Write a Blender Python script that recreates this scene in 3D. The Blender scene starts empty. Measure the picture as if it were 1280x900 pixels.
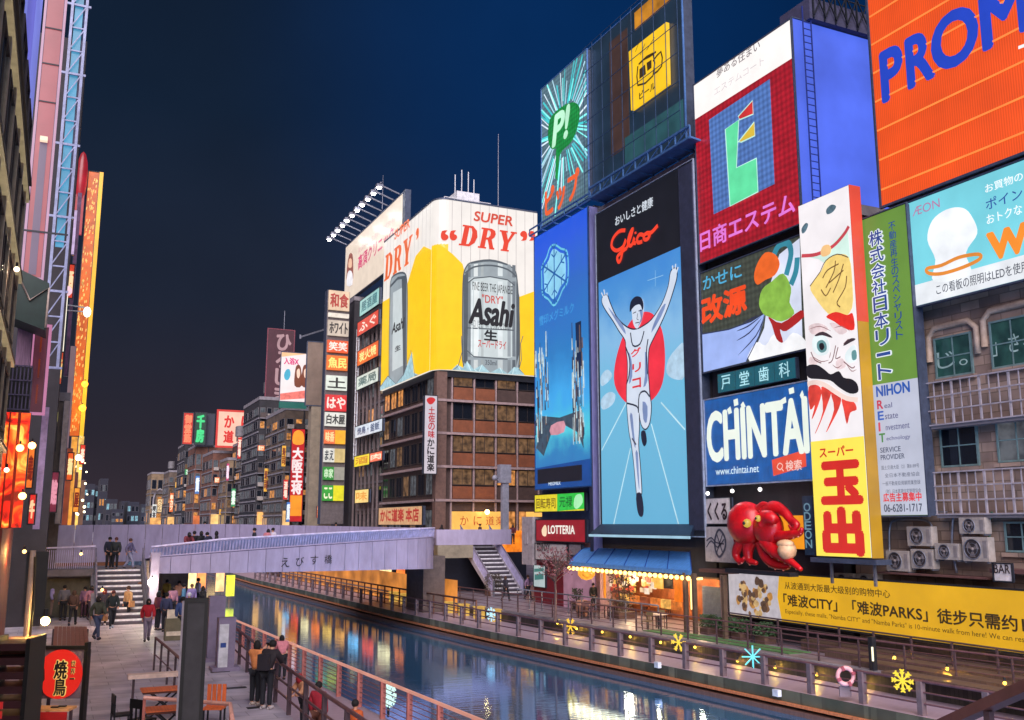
import bpy, bmesh, math, random
from mathutils import Vector, Matrix
from mathutils.geometry import tessellate_polygon
random.seed(7)
R = math.radians
SC = bpy.context.scene
COL = SC.collection

# ---------------------------------------------------------------- camera
FPX, IW, IH = 1190.0, 1280.0, 900.0
CAM = Vector((0.0, 0.0, 4.8))
PITCH = math.atan((655.0 - 450.0) / FPX)
YAW = math.atan((640.0 - 70.0) / (FPX / math.cos(PITCH)))
cam_d = bpy.data.cameras.new('camera')
cam = bpy.data.objects.new('camera', cam_d); COL.objects.link(cam)
cam.location = CAM
cam.rotation_euler = (R(90) + PITCH, 0, -YAW)
cam_d.sensor_width = 36.0
cam_d.lens = FPX / IW * 36.0
cam_d.clip_start = 0.1; cam_d.clip_end = 6000
SC.camera = cam

# ---------------------------------------------------------------- night sky
world = bpy.data.worlds.new('World'); SC.world = world; world.use_nodes = True
nt = world.node_tree; nt.nodes.clear()
N = nt.nodes.new
wo = N('ShaderNodeOutputWorld'); bg = N('ShaderNodeBackground'); nt.links.new(bg.outputs[0], wo.inputs[0])
def lin(c):
    return tuple(((v/255.0)/12.92 if v/255.0 <= 0.04045 else ((v/255.0+0.055)/1.055)**2.4) for v in c)
tc = N('ShaderNodeTexCoord'); sp = N('ShaderNodeSeparateXYZ'); nt.links.new(tc.outputs['Generated'], sp.inputs[0])
ra = N('ShaderNodeValToRGB'); nt.links.new(sp.outputs['Z'], ra.inputs[0])
e = ra.color_ramp.elements
for p_, c_ in ((0.0, (60, 50, 58)), (0.09, (46, 43, 54)), (0.22, (34, 41, 58)), (0.40, (20, 34, 54)), (0.75, (10, 24, 44))):
    x = e[0] if p_ == 0.0 else (e[1] if p_ == 0.09 else e.new(p_))
    x.position = p_; x.color = lin(c_) + (1,)
vm = N('ShaderNodeVectorMath'); vm.operation = 'DOT_PRODUCT'; nt.links.new(tc.outputs['Generated'], vm.inputs[0])
vm.inputs[1].default_value = (math.sin(R(40))*0.88, math.cos(R(40))*0.88, 0.47)
mr = N('ShaderNodeMapRange'); nt.links.new(vm.outputs['Value'], mr.inputs[0])
mr.inputs[1].default_value = 0.86; mr.inputs[2].default_value = 1.0; mr.interpolation_type = 'SMOOTHSTEP'
mx = N('ShaderNodeMixRGB'); nt.links.new(mr.outputs[0], mx.inputs[0]); nt.links.new(ra.outputs[0], mx.inputs[1])
mx.inputs[2].default_value = lin((6, 42, 88)) + (1,)
ns = N('ShaderNodeTexNoise'); ns.inputs['Scale'].default_value = 2.2; ns.inputs['Detail'].default_value = 5; nt.links.new(tc.outputs['Generated'], ns.inputs['Vector'])
m2 = N('ShaderNodeMapRange'); nt.links.new(ns.outputs[0], m2.inputs[0]); m2.inputs[1].default_value = 0.3; m2.inputs[2].default_value = 0.7; m2.inputs[3].default_value = 0.74; m2.inputs[4].default_value = 1.24
mm = N('ShaderNodeMixRGB'); mm.blend_type = 'MULTIPLY'; mm.inputs[0].default_value = 1
nt.links.new(mx.outputs[0], mm.inputs[1]); nt.links.new(m2.outputs[0], mm.inputs[2])
nt.links.new(mm.outputs[0], bg.inputs[0]); bg.inputs[1].default_value = 0.72

# the night's soft sky glow (city haze above the street) as one weak broad lamp
sun_d = bpy.data.lights.new('night_glow', 'SUN'); sun = bpy.data.objects.new('night_glow', sun_d); COL.objects.link(sun)
sun_d.energy = 4.5; sun_d.angle = R(60); sun_d.color = (1.0, 0.92, 0.96)
sun.rotation_euler = (R(54), 0, R(-26))

vs = SC.view_settings
vs.view_transform = 'Standard'; vs.look = 'None'; vs.exposure = 0.5; vs.gamma = 1.0; vs.use_curve_mapping = False
SC.cycles.use_denoising = True
SC.cycles.max_bounces = 5
SC.cycles.sample_clamp_indirect = 3.0

# ---------------------------------------------------------------- photograph geometry: a pixel of the 1280x900 photograph on a plane of the place
_f = Vector((math.sin(YAW)*math.cos(PITCH), math.cos(YAW)*math.cos(PITCH), math.sin(PITCH)))
_r = Vector((math.cos(YAW), -math.sin(YAW), 0))
_u = _r.cross(_f)
def ray(px, py): return _f + _r*((px-640)/FPX) + _u*((450-py)/FPX)
def atX(px, py, X): d = ray(px, py); return CAM + d*((X-CAM.x)/d.x)
def atY(px, py, Y): d = ray(px, py); return CAM + d*((Y-CAM.y)/d.y)
def atZ(px, py, Z): d = ray(px, py); return CAM + d*((Z-CAM.z)/d.z)
def atD(px, py, D): return CAM + ray(px, py)*D

# ---------------------------------------------------------------- materials
_mats = {}
def C(*c): return lin(c)
def mat(name, col, rough=0.6, metal=0.0, var=0.3, scale=3.0, bump=0.0, stretch=None, spec=0.5):
    if name in _mats: return _mats[name]
    m = bpy.data.materials.new(name); m.use_nodes = True; t = m.node_tree
    b = t.nodes['Principled BSDF']; b.inputs['Roughness'].default_value = rough; b.inputs['Metallic'].default_value = metal
    b.inputs['Specular IOR Level'].default_value = spec
    c = lin(col)
    tcn = t.nodes.new('ShaderNodeTexCoord'); n = t.nodes.new('ShaderNodeTexNoise')
    mp = t.nodes.new('ShaderNodeMapping'); t.links.new(tcn.outputs['Object'], mp.inputs[0]); t.links.new(mp.outputs[0], n.inputs['Vector'])
    if stretch: mp.inputs['Scale'].default_value = stretch
    n.inputs['Scale'].default_value = scale; n.inputs['Detail'].default_value = 6; n.inputs['Roughness'].default_value = 0.65
    r = t.nodes.new('ShaderNodeValToRGB'); t.links.new(n.outputs[0], r.inputs[0])
    r.color_ramp.elements[0].position = 0.28; r.color_ramp.elements[1].position = 0.72
    r.color_ramp.elements[0].color = tuple(v*(1-var) for v in c) + (1,)
    r.color_ramp.elements[1].color = tuple(min(1, v*(1+var)) for v in c) + (1,)
    t.links.new(r.outputs[0], b.inputs['Base Color'])
    if bump:
        bp = t.nodes.new('ShaderNodeBump'); bp.inputs['Strength'].default_value = bump; bp.inputs['Distance'].default_value = 0.02
        t.links.new(n.outputs[0], bp.inputs['Height']); t.links.new(bp.outputs[0], b.inputs['Normal'])
    _mats[name] = m; return m

def glow(col, s=1.0, var=0.14, scale=0.9, kind=None, rough=0.35):
    """a lit sign face, screen or lamp: light from behind the sheet, a little uneven. kind: tubes / grid"""
    s = s*0.72          # the exposure of the night photograph brings lit sheets back to their printed colour
    key = 'lit_%d_%d_%d_%.2f_%.2f_%.1f_%s' % (col[0], col[1], col[2], s, var, scale, kind or 'plain')
    if key in _mats: return _mats[key]
    m = bpy.data.materials.new(key); m.use_nodes = True; t = m.node_tree
    b = t.nodes['Principled BSDF']; b.inputs['Roughness'].default_value = rough
    c = lin(col); b.inputs['Base Color'].default_value = tuple(v*0.10+0.01 for v in c) + (1,)
    b.inputs['Emission Color'].default_value = c + (1,)
    tcn = t.nodes.new('ShaderNodeTexCoord'); n = t.nodes.new('ShaderNodeTexNoise'); t.links.new(tcn.outputs['Object'], n.inputs['Vector'])
    n.inputs['Scale'].default_value = scale; n.inputs['Detail'].default_value = 4
    r = t.nodes.new('ShaderNodeMapRange'); t.links.new(n.outputs[0], r.inputs[0]); r.inputs[1].default_value = 0.3; r.inputs[2].default_value = 0.7
    r.inputs[3].default_value = s*(1-var); r.inputs[4].default_value = s*(1+var)
    out = r.outputs[0]
    if kind in ('tubes', 'grid', 'bands'):
        sx = t.nodes.new('ShaderNodeSeparateXYZ'); t.links.new(tcn.outputs['Object'], sx.inputs[0])
        def wave(sock, freq, depth):
            a = t.nodes.new('ShaderNodeMath'); a.operation = 'MULTIPLY'; t.links.new(sock, a.inputs[0]); a.inputs[1].default_value = freq
            b2 = t.nodes.new('ShaderNodeMath'); b2.operation = 'SINE'; t.links.new(a.outputs[0], b2.inputs[0])
            d = t.nodes.new('ShaderNodeMapRange'); t.links.new(b2.outputs[0], d.inputs[0]); d.inputs[1].default_value = -1; d.inputs[2].default_value = 1
            d.inputs[3].default_value = 1-depth; d.inputs[4].default_value = 1+depth*0.4; return d.outputs[0]
        w = wave(sx.outputs['X'], 62.0 if kind == 'tubes' else (20.0 if kind == 'grid' else 0.8), 0.22 if kind != 'bands' else 0.3)
        k = t.nodes.new('ShaderNodeMath'); k.operation = 'MULTIPLY'; t.links.new(out, k.inputs[0]); t.links.new(w, k.inputs[1]); out = k.outputs[0]
        if kind == 'grid':
            w = wave(sx.outputs['Z'], 20.0, 0.22)
            k = t.nodes.new('ShaderNodeMath'); k.operation = 'MULTIPLY'; t.links.new(out, k.inputs[0]); t.links.new(w, k.inputs[1]); out = k.outputs[0]
    t.links.new(out, b.inputs['Emission Strength'])
    _mats[key] = m; return m

def glass_mat(name, col, rough=0.08, em=None, es=0.0):
    if name in _mats: return _mats[name]
    m = bpy.data.materials.new(name); m.use_nodes = True; t = m.node_tree; b = t.nodes['Principled BSDF']
    b.inputs['Base Color'].default_value = lin(col) + (1,); b.inputs['Roughness'].default_value = rough
    if em:
        n = t.nodes.new('ShaderNodeTexNoise'); n.inputs['Scale'].default_value = 2.2; n.inputs['Detail'].default_value = 5
        tcn = t.nodes.new('ShaderNodeTexCoord'); oi = t.nodes.new('ShaderNodeObjectInfo')
        ad = t.nodes.new('ShaderNodeVectorMath'); t.links.new(tcn.outputs['Object'], ad.inputs[0]); t.links.new(oi.outputs['Location'], ad.inputs[1])
        t.links.new(ad.outputs[0], n.inputs['Vector'])
        r = t.nodes.new('ShaderNodeMapRange'); t.links.new(n.outputs[0], r.inputs[0]); r.inputs[1].default_value = 0.35; r.inputs[2].default_value = 0.65
        r.inputs[3].default_value = es*0.3; r.inputs[4].default_value = es*1.5
        t.links.new(r.outputs[0], b.inputs['Emission Strength']); b.inputs['Emission Color'].default_value = lin(em) + (1,)
    _mats[name] = m; return m

M_STEEL = mat('grey_steel', (120, 122, 135), 0.45, 0.6)
M_DARK = mat('dark_metal', (34, 36, 44), 0.5, 0.3)
M_BLACK = mat('black_paint', (14, 14, 17), 0.5)
M_FRAME = mat('sign_frame', (70, 78, 98), 0.5, 0.4)
M_BODY = mat('dark_wall', (48, 44, 50), 0.8, scale=1.0, bump=0.2)
M_BLUEBODY = mat('blue_grey_wall', (62, 84, 128), 0.7, scale=0.8)
M_WHITE = mat('white_paint', (205, 205, 210), 0.5)
M_WOOD = mat('brown_wood', (120, 72, 42), 0.6, stretch=(8, 1, 1))
M_ORWOOD = mat('orange_wood', (215, 105, 55), 0.5, stretch=(8, 1, 1))
M_RAIL = mat('brown_rail', (112, 78, 84), 0.45, 0.4)
M_RAILD = mat('dark_brown_rail', (84, 66, 72), 0.5, 0.3)

# ---------------------------------------------------------------- mesh helpers
class MB:
    def __init__(s): s.v = []; s.f = []; s.sm = []
    def add(s, vs, fs, smooth=False):
        o = len(s.v); s.v += [tuple(q) for q in vs]; s.f += [tuple(i+o for i in f) for f in fs]; s.sm += [smooth]*len(fs); return s
    def box(s, x0, y0, z0, x1, y1, z1):
        v = [(x, y, z) for z in (z0, z1) for y in (y0, y1) for x in (x0, x1)]
        return s.add(v, [(0,2,3,1), (4,5,7,6), (0,1,5,4), (2,6,7,3), (0,4,6,2), (1,3,7,5)])
    def bar(s, a, b, w, h=None, up=(0, 0, 1)):
        a = Vector(a); b = Vector(b); h = h or w; d = (b-a).normalized(); u = Vector(up)
        if abs(d.dot(u)) > 0.98: u = Vector((1, 0, 0))
        r = d.cross(u).normalized(); u = r.cross(d)
        v = [p + r*(sx*w/2) + u*(sz*h/2) for p in (a, b) for sz in (-1, 1) for sx in (-1, 1)]
        return s.add(v, [(0,2,3,1), (4,5,7,6), (0,1,5,4), (2,6,7,3), (0,4,6,2), (1,3,7,5)])
    def tube(s, a, b, r, n=8, r2=None, caps=True):
        a = Vector(a); b = Vector(b); r2 = r if r2 is None else r2; d = (b-a).normalized()
        u = Vector((0, 0, 1)) if abs(d.z) < 0.95 else Vector((1, 0, 0)); p = d.cross(u).normalized(); q = d.cross(p)
        v = []
        for c, rr in ((a, r), (b, r2)):
            for i in range(n):
                t = 2*math.pi*i/n; v.append(c + p*(math.cos(t)*rr) + q*(math.sin(t)*rr))
        f = [(i, (i+1) % n, n+(i+1) % n, n+i) for i in range(n)]
        s.add(v, f, True)
        if caps: s.add(v[:n], [tuple(range(n))]); s.add(v[n:], [tuple(range(n))])
        return s
    def path(s, pts, r, n=8, radii=None):
        """one continuous tube along points"""
        P = [Vector(p) for p in pts]; k = len(P); v = []; last = None
        for i, p in enumerate(P):
            d = (P[min(i+1, k-1)] - P[max(i-1, 0)]).normalized()
            if last is None:
                u = Vector((0, 0, 1)) if abs(d.z) < 0.9 else Vector((1, 0, 0)); a = d.cross(u).normalized()
            else:
                a = (last - d*last.dot(d)).normalized()
            last = a; b = d.cross(a); rr = radii[i] if radii else r
            for j in range(n):
                t = 2*math.pi*j/n; v.append(p + a*(math.cos(t)*rr) + b*(math.sin(t)*rr))
        f = [(i*n+j, i*n+(j+1) % n, (i+1)*n+(j+1) % n, (i+1)*n+j) for i in range(k-1) for j in range(n)]
        f += [tuple(range(n)), tuple(range((k-1)*n, k*n))]
        return s.add(v, f, True)
    def lathe(s, c, prof, n=16):
        v = []; c = Vector(c)
        for r, z in prof:
            for i in range(n):
                t = 2*math.pi*i/n; v.append((c.x+r*math.cos(t), c.y+r*math.sin(t), c.z+z))
        f = [(k*n+i, k*n+(i+1) % n, (k+1)*n+(i+1) % n, (k+1)*n+i) for k in range(len(prof)-1) for i in range(n)]
        f += [tuple(range(n)), tuple(range((len(prof)-1)*n, len(prof)*n))]
        return s.add(v, f, True)
    def ball(s, c, r, n=10, sc=(1, 1, 1), m=None):
        m = m or max(4, n//2); v = []; c = Vector(c)
        for k in range(m+1):
            ph = math.pi*k/m
            for i in range(n):
                t = 2*math.pi*i/n
                v.append((c.x+sc[0]*r*math.sin(ph)*math.cos(t), c.y+sc[1]*r*math.sin(ph)*math.sin(t), c.z+sc[2]*r*math.cos(ph)))
        f = [(k*n+i, (k+1)*n+i, (k+1)*n+(i+1) % n, k*n+(i+1) % n) for k in range(m) for i in range(n)]
        return s.add(v, f, True)
    def torus(s, c, R_, r, n=24, m=8, axis='Y', sc=(1, 1, 1)):
        v = []; c = Vector(c)
        for i in range(n):
            t = 2*math.pi*i/n
            for j in range(m):
                q = 2*math.pi*j/m; a = (R_+r*math.cos(q))*math.cos(t); b = (R_+r*math.cos(q))*math.sin(t); h = r*math.sin(q)
                p = {'Y': (a, h, b), 'Z': (a, b, h), 'X': (h, a, b)}[axis]
                v.append((c.x+p[0]*sc[0], c.y+p[1]*sc[1], c.z+p[2]*sc[2]))
        f = [(i*m+j, ((i+1) % n)*m+j, ((i+1) % n)*m+(j+1) % m, i*m+(j+1) % m) for i in range(n) for j in range(m)]
        return s.add(v, f, True)
    def quad(s, a, b, c, d): return s.add([a, b, c, d], [(0, 1, 2, 3)])
    def flat(s, rings, y, depth=0.0):
        """flat shape in the xz plane at y (front), with edges going back by depth; rings = outer + holes"""
        tris = tessellate_polygon([[Vector((p[0], p[1], 0)) for p in r] for r in rings])
        pts = [p for r in rings for p in r]
        s.add([(p[0], y, p[1]) for p in pts], [tuple(t) for t in tris])
        if depth:
            for r in rings:
                k = len(r)
                s.add([(p[0], y, p[1]) for p in r] + [(p[0], y+depth, p[1]) for p in r], [(i, (i+1) % k, k+(i+1) % k, k+i) for i in range(k)])
        return s
    def wall_solid(s, pts, z0, z1):
        """extrude a plan polygon (x, y) from z0 to z1"""
        k = len(pts); tris = tessellate_polygon([[Vector((p[0], p[1], 0)) for p in pts]])
        s.add([(p[0], p[1], z1) for p in pts], [tuple(t) for t in tris])
        s.add([(p[0], p[1], z0) for p in pts], [tuple(t) for t in tris])
        return s.add([(p[0], p[1], z0) for p in pts] + [(p[0], p[1], z1) for p in pts], [(i, (i+1) % k, k+(i+1) % k, k+i) for i in range(k)])

def props(o, label=None, cat=None, group=None, kind=None):
    if label: o['label'] = label
    if cat: o['category'] = cat
    if group: o['group'] = group
    if kind: o['kind'] = kind
    return o
def tomesh(name, mb, m):
    me = bpy.data.meshes.new(name); me.from_pydata(mb.v, [], mb.f); me.validate(); 
    if len(me.polygons) == len(mb.sm): me.polygons.foreach_set('use_smooth', mb.sm)
    if m: me.materials.append(m)
    me.update(); return me
def obj(name, mb, m, parent=None, world=False, **k):
    me = mb if isinstance(mb, bpy.types.Mesh) else tomesh(name, mb, m)
    o = bpy.data.objects.new(name, me); COL.objects.link(o)
    if parent is not None:
        o.parent = parent
        if world: me.transform(root_mat(parent).inverted())
    return props(o, **k)
def root_mat(o):
    m = Matrix.Translation(o.location) @ o.rotation_euler.to_matrix().to_4x4()
    return (root_mat(o.parent) @ m) if o.parent else m
def thing(name, label, cat, loc=(0, 0, 0), rotz=0.0, group=None):
    o = bpy.data.objects.new(name, None); COL.objects.link(o); o.location = loc; o.rotation_euler = (0, 0, rotz); o.empty_display_size = 0.3
    return props(o, label, cat, group)
def solo(name, mb, m, label, cat, group=None, loc=None):
    o = obj(name, mb, m); props(o, label, cat, group)
    if loc is not None: o.location = loc
    return o
def struct(name, mb, m, parent=None): return obj(name, mb, m, parent, kind='structure') if parent is None else obj(name, mb, m, parent)
def dup(root, loc=None, rotz=None, label=None, parent=None, top=True):
    c = root.copy(); COL.objects.link(c)
    if parent is not None: c.parent = parent
    if top:
        if loc is not None: c.location = loc
        if rotz is not None: c.rotation_euler = (0, 0, rotz)
        if label: c['label'] = label
    for ch in list(root.children): dup(ch, parent=c, top=False)
    return c
def piece(name, me, parent, loc, rot=None, sc=None, **k):
    o = bpy.data.objects.new(name, me); COL.objects.link(o); o.parent = parent; o.location = loc
    if rot: o.rotation_euler = rot
    if sc: o.scale = sc
    return props(o, **k)
def catmull(pts, closed=True, n=4):
    k = len(pts); out = []
    rng = range(k) if closed else range(k-1)
    for i in rng:
        p = [pts[(i+j) % k] if closed else pts[max(0, min(k-1, i+j))] for j in (-1, 0, 1, 2)]
        for s in range(n):
            t = s/n
            out.append(tuple(0.5*((2*p[1][c]) + (-p[0][c]+p[2][c])*t + (2*p[0][c]-5*p[1][c]+4*p[2][c]-p[3][c])*t*t + (-p[0][c]+3*p[1][c]-3*p[2][c]+p[3][c])*t**3) for c in range(len(p[1]))))
    if not closed: out.append(tuple(pts[-1]))
    return out
_txt = {}
def text_mesh(s, bold=0.0, shear=0.0, res=4):
    bold = 0.0
    key = (s, bold, shear, res)
    if key in _txt: return _txt[key]
    cu = bpy.data.curves.new('t', 'FONT'); cu.body = s; cu.offset = bold; cu.shear = shear; cu.resolution_u = res; cu.space_line = 0.95
    o = bpy.data.objects.new('t', cu); COL.objects.link(o)
    dg = bpy.context.evaluated_depsgraph_get(); me = bpy.data.meshes.new_from_object(o.evaluated_get(dg))
    vs = [tuple(v.co) for v in me.vertices]; fs = [tuple(p.vertices) for p in me.polygons]
    bpy.data.objects.remove(o); bpy.data.curves.remove(cu); bpy.data.meshes.remove(me)
    if not vs: vs = [(0, 0, 0), (1, 0, 0), (1, 1, 0)]; fs = [(0, 1, 2)]
    x0 = min(v[0] for v in vs); x1 = max(v[0] for v in vs); y0 = min(v[1] for v in vs); y1 = max(v[1] for v in vs)
    r = ([((v[0]-x0)/max(1e-6, x1-x0), (v[1]-y0)/max(1e-6, y1-y0)) for v in vs], fs, (x1-x0)/max(1e-6, y1-y0))
    _txt[key] = r; return r

def heavy(mb, vs, fs, place, t, bold, unit):
    """add a glyph mesh; dense characters are thickened by shifted copies a hair apart in depth"""
    if bold > 0.004:
        n = 8 if bold > 0.025 else 4
        for k in range(n):
            a = 2*math.pi*k/n; dx, dz = math.cos(a)*bold*unit*0.8, math.sin(a)*bold*unit*0.8
            mb.add([place(v, dx, dz, -0.0012*k) for v in vs], fs)
    else: mb.add([place(v, 0, 0, 0) for v in vs], fs)

class Sign:
    """a flat sign standing in the place. kind X: wall along the canal on the right bank; Y: faces down the canal to the camera; W: left bank wall"""
    ROT = {'X': -math.pi/2, 'Y': 0.0, 'W': math.pi/2}
    def __init__(s, name, label, cat, kind, pos, L, Rr, thick=0.3, face=None, frame=None, group=None, fw=0.12, body=True):
        s.kind = kind; s.pos = pos
        h = atX if kind in 'XW' else atY
        a = h(L[0], L[1], pos); b = h(L[2], L[3], pos); c = h(Rr[0], Rr[1], pos)
        s.z1, s.z0 = a.z, b.z
        if kind == 'Y': s.o = Vector(((a.x+b.x)/2, pos, s.z0)); s.w = c.x - s.o.x
        elif kind == 'X': s.o = Vector((pos, (a.y+b.y)/2, s.z0)); s.w = s.o.y - c.y
        else: s.o = Vector((pos, (a.y+b.y)/2, s.z0)); s.w = c.y - s.o.y
        s.h = s.z1 - s.z0
        s.root = thing(name, label, cat, s.o, s.ROT[kind], group)
        if body:
            mb = MB().box(0, 0, 0, s.w, thick, s.h); obj('cabinet', mb, M_FRAME, s.root)
        if face is not None:
            f = 0.02; obj('face_panel', MB().box(f, -0.02, f, s.w-f, -0.002, s.h-f), face, s.root)
        if frame is not None:
            mb = MB(); t = fw
            mb.box(-t, -0.06, -t, s.w+t, 0.05, 0); mb.box(-t, -0.06, s.h, s.w+t, 0.05, s.h+t)
            mb.box(-t, -0.058, 0, 0, 0.048, s.h); mb.box(s.w, -0.058, 0, s.w+t, 0.048, s.h)
            obj('frame', mb, frame, s.root)
    def p(s, px, py):
        h = (atX if s.kind in 'XW' else atY)(px, py, s.pos)
        if s.kind == 'Y': return (h.x - s.o.x, h.z - s.o.z)
        if s.kind == 'X': return (s.o.y - h.y, h.z - s.o.z)
        return (h.y - s.o.y, h.z - s.o.z)
    def y(s, layer): return -0.02 - 0.014*layer
    def clip(s, q, on):
        return [(min(max(a, 0.02), s.w-0.02), min(max(b, 0.02), s.h-0.02)) for a, b in q] if on else q
    def poly(s, name, pts, m, layer=1, smooth=0, holes=(), loc=False, clip=True, depth=0.012, **k):
        q = pts if loc else [s.p(*t) for t in pts]
        hs = [(h if loc else [s.p(*t) for t in h]) for h in holes]
        if smooth: q = catmull(q, True, smooth); hs = [catmull(h, True, smooth) for h in hs]
        q = s.clip(q, clip)
        return obj(name, MB().flat([q]+hs, s.y(layer), depth), m, s.root, **k)
    def polys(s, name, lst, m, layer=1, smooth=0, loc=False, clip=True, **k):
        if k.get('kind') != 'stuff':
            for pts in lst: o = s.poly(name, pts, m, layer, smooth, (), loc, clip, **k)
            return o
        mb = MB()
        for pts in lst:
            q = pts if loc else [s.p(*t) for t in pts]
            if smooth: q = catmull(q, True, smooth)
            mb.flat([s.clip(q, clip)], s.y(layer), 0.012)
        return obj(name, mb, m, s.root, **k)
    def lines(s, name, lst, w, m, layer=1, smooth=0, closed=False, loc=False, taper=False, clip=True, **k):
        if len(lst) > 1:
            for pts in lst: o = s.lines(name, [pts], w, m, layer, smooth, closed, loc, taper, clip, **k)
            return o
        mb = MB()
        for pts in lst:
            q = [tuple(p) for p in pts] if loc else [s.p(*t) for t in pts]
            if smooth: q = catmull(q, closed, smooth)
            if closed: q = q + [q[0]]
            n = len(q); L = []; Rr = []
            for i in range(n):
                a = q[max(0, i-1)]; b = q[min(n-1, i+1)]
                if closed and i in (0, n-1): a = q[n-2]; b = q[1]
                dx, dz = b[0]-a[0], b[1]-a[1]; l = math.hypot(dx, dz) or 1
                ww = w/2
                if taper: ww *= max(0.15, 1-abs(2*i/(n-1)-1)**2*0.8)
                L.append((q[i][0]-dz/l*ww, q[i][1]+dx/l*ww)); Rr.append((q[i][0]+dz/l*ww, q[i][1]-dx/l*ww))
            L = s.clip(L, clip); Rr = s.clip(Rr, clip); y = s.y(layer)
            mb.add([(a[0], y, a[1]) for a in L] + [(a[0], y, a[1]) for a in Rr], [(i, i+1, n+i+1, n+i) for i in range(n-1)])
        return obj(name, mb, m, s.root, **k)
    def ptext(s, t, px, pyb, px1, hpx, m, layer=2, bold=0.02, **k):
        """text whose lower left corner is at (px, pyb), height hpx there, running along the sign to column px1"""
        a = s.p(px, pyb); z1 = s.p(px, pyb-hpx)[1]; y = pyb
        for _ in range(4):
            X = s.p(px1, y)[0]
            w = s.o + Vector({'X': (0, -X, a[1]), 'Y': (X, 0, a[1]), 'W': (0, X, a[1])}[s.kind])
            v = w - CAM; y = 450 - FPX*v.dot(_u)/v.dot(_f)
        return s.text(t, a[0], a[1], X, z1, m, layer, bold, loc=True, **k)
    def text(s, t, x0, y0, x1, y1, m, layer=2, bold=0.02, shear=0.0, loc=False, name='lettering', vertical=False, slant=0.0, **k):
        """(x0,y0) lower left and (x1,y1) upper right corner, photograph pixels unless loc"""
        a = (x0, y0) if loc else s.p(x0, y0); b = (x1, y1) if loc else s.p(x1, y1)
        mb = MB()
        if vertical:
            n = len(t); hh = (b[1]-a[1])/n
            for i, ch in enumerate(t):
                if ch == ' ': continue
                vs, fs, asp = text_mesh(ch, bold, shear)
                cw, chh = b[0]-a[0], hh*0.9; zb = b[1]-hh*(i+1)+hh*0.05; xb = a[0]
                if asp < 0.5: xb += cw*0.5*(1-max(asp, 0.15)); cw *= max(asp, 0.15)
                if asp > 2.2: zb += chh*0.4; chh *= 0.2
                heavy(mb, vs, fs, lambda v, dx, dz, dy, xb=xb, cw=cw, zb=zb, chh=chh: (xb+v[0]*cw+dx, s.y(layer)+dy, zb+v[1]*chh+dz), ch, bold, hh)
        else:
            vs, fs, asp = text_mesh(t, bold, shear)
            w, h = b[0]-a[0], b[1]-a[1]
            heavy(mb, vs, fs, lambda v, dx, dz, dy: (a[0]+v[0]*w+dx, s.y(layer)+dy, a[1]+v[1]*h+slant*v[0]*w+dz), t, bold, h)
        return obj(name, mb, m, s.root, **k)
# ================================================================ SETTING
def sweep(mb, line, prof, cap=True):
    """carry a profile of (dx, z) along plan points (x, y)"""
    n = len(prof); v = [(x+d, y, z) for x, y in line for d, z in prof]
    f = [(i*n+j, i*n+(j+1) % n, (i+1)*n+(j+1) % n, (i+1)*n+j) for i in range(len(line)-1) for j in range(n)]
    if cap: f += [tuple(range(n)), tuple(range((len(line)-1)*n, len(line)*n))]
    return mb.add(v, f)
def dense(line, step=2.0):
    out = []
    for a, b in zip(line, line[1:]):
        k = max(1, int(math.hypot(b[0]-a[0], b[1]-a[1])/step))
        out += [tuple(a[c]+(b[c]-a[c])*i/k for c in range(len(a))) for i in range(k)]
    return out + [line[-1]]
def xat(line, y):
    L = sorted(line, key=lambda p: p[1])
    if y <= L[0][1]: return L[0][0]
    for a, b in zip(L, L[1:]):
        if a[1] <= y <= b[1]: return a[0] + (b[0]-a[0])*(y-a[1])/(b[1]-a[1])
    return L[-1][0]
ZW, ZL, ZT = -2.0, -1.2, -0.5          # water, low walks, right terrace (left promenade is 0)
FAR = [(26.0, 4), (25.6, 18), (24.9, 26), (24.0, 37), (22.7, 51), (21.8, 65), (21.0, 90), (20.2, 110), (20.0, 160), (22.0, 240), (30.0, 420)]
TER = [(29.6, 4), (28.6, 18), (27.6, 26), (27.0, 36), (26.4, 45), (25.7, 55), (25.0, 65), (24.4, 90), (23.8, 110), (23.6, 160), (25.0, 240), (33.0, 420)]
NEAR = [(11.0, -8), (10.6, 10), (10.3, 20), (9.8, 30), (9.4, 38), (8.8, 52), (8.5, 70), (8.4, 110), (9.5, 160), (13.0, 240), (22.0, 420)]
UPN = [(5.5, -8), (5.6, 20), (5.75, 27), (6.15, 36), (6.2, 52), (6.2, 70), (6.2, 110), (7.4, 160), (11.0, 240), (20.0, 420)]

# water -----------------------------------------------------------
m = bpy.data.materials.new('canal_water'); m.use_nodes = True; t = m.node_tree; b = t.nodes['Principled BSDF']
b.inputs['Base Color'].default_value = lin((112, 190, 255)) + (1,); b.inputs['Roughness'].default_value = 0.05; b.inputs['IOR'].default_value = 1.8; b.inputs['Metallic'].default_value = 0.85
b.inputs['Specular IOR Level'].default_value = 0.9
tcn = t.nodes.new('ShaderNodeTexCoord'); mp = t.nodes.new('ShaderNodeMapping'); mp.inputs['Rotation'].default_value = (0, 0, YAW); mp.inputs['Scale'].default_value = (0.22, 2.2, 1)
n1 = t.nodes.new('ShaderNodeTexNoise'); n1.inputs['Scale'].default_value = 2.0; n1.inputs['Detail'].default_value = 4
bp = t.nodes.new('ShaderNodeBump'); bp.inputs['Strength'].default_value = 1.0; bp.inputs['Distance'].default_value = 0.0045
t.links.new(tcn.outputs['Object'], mp.inputs[0]); t.links.new(mp.outputs[0], n1.inputs['Vector']); t.links.new(n1.outputs[0], bp.inputs['Height']); t.links.new(bp.outputs[0], b.inputs['Normal'])
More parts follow.
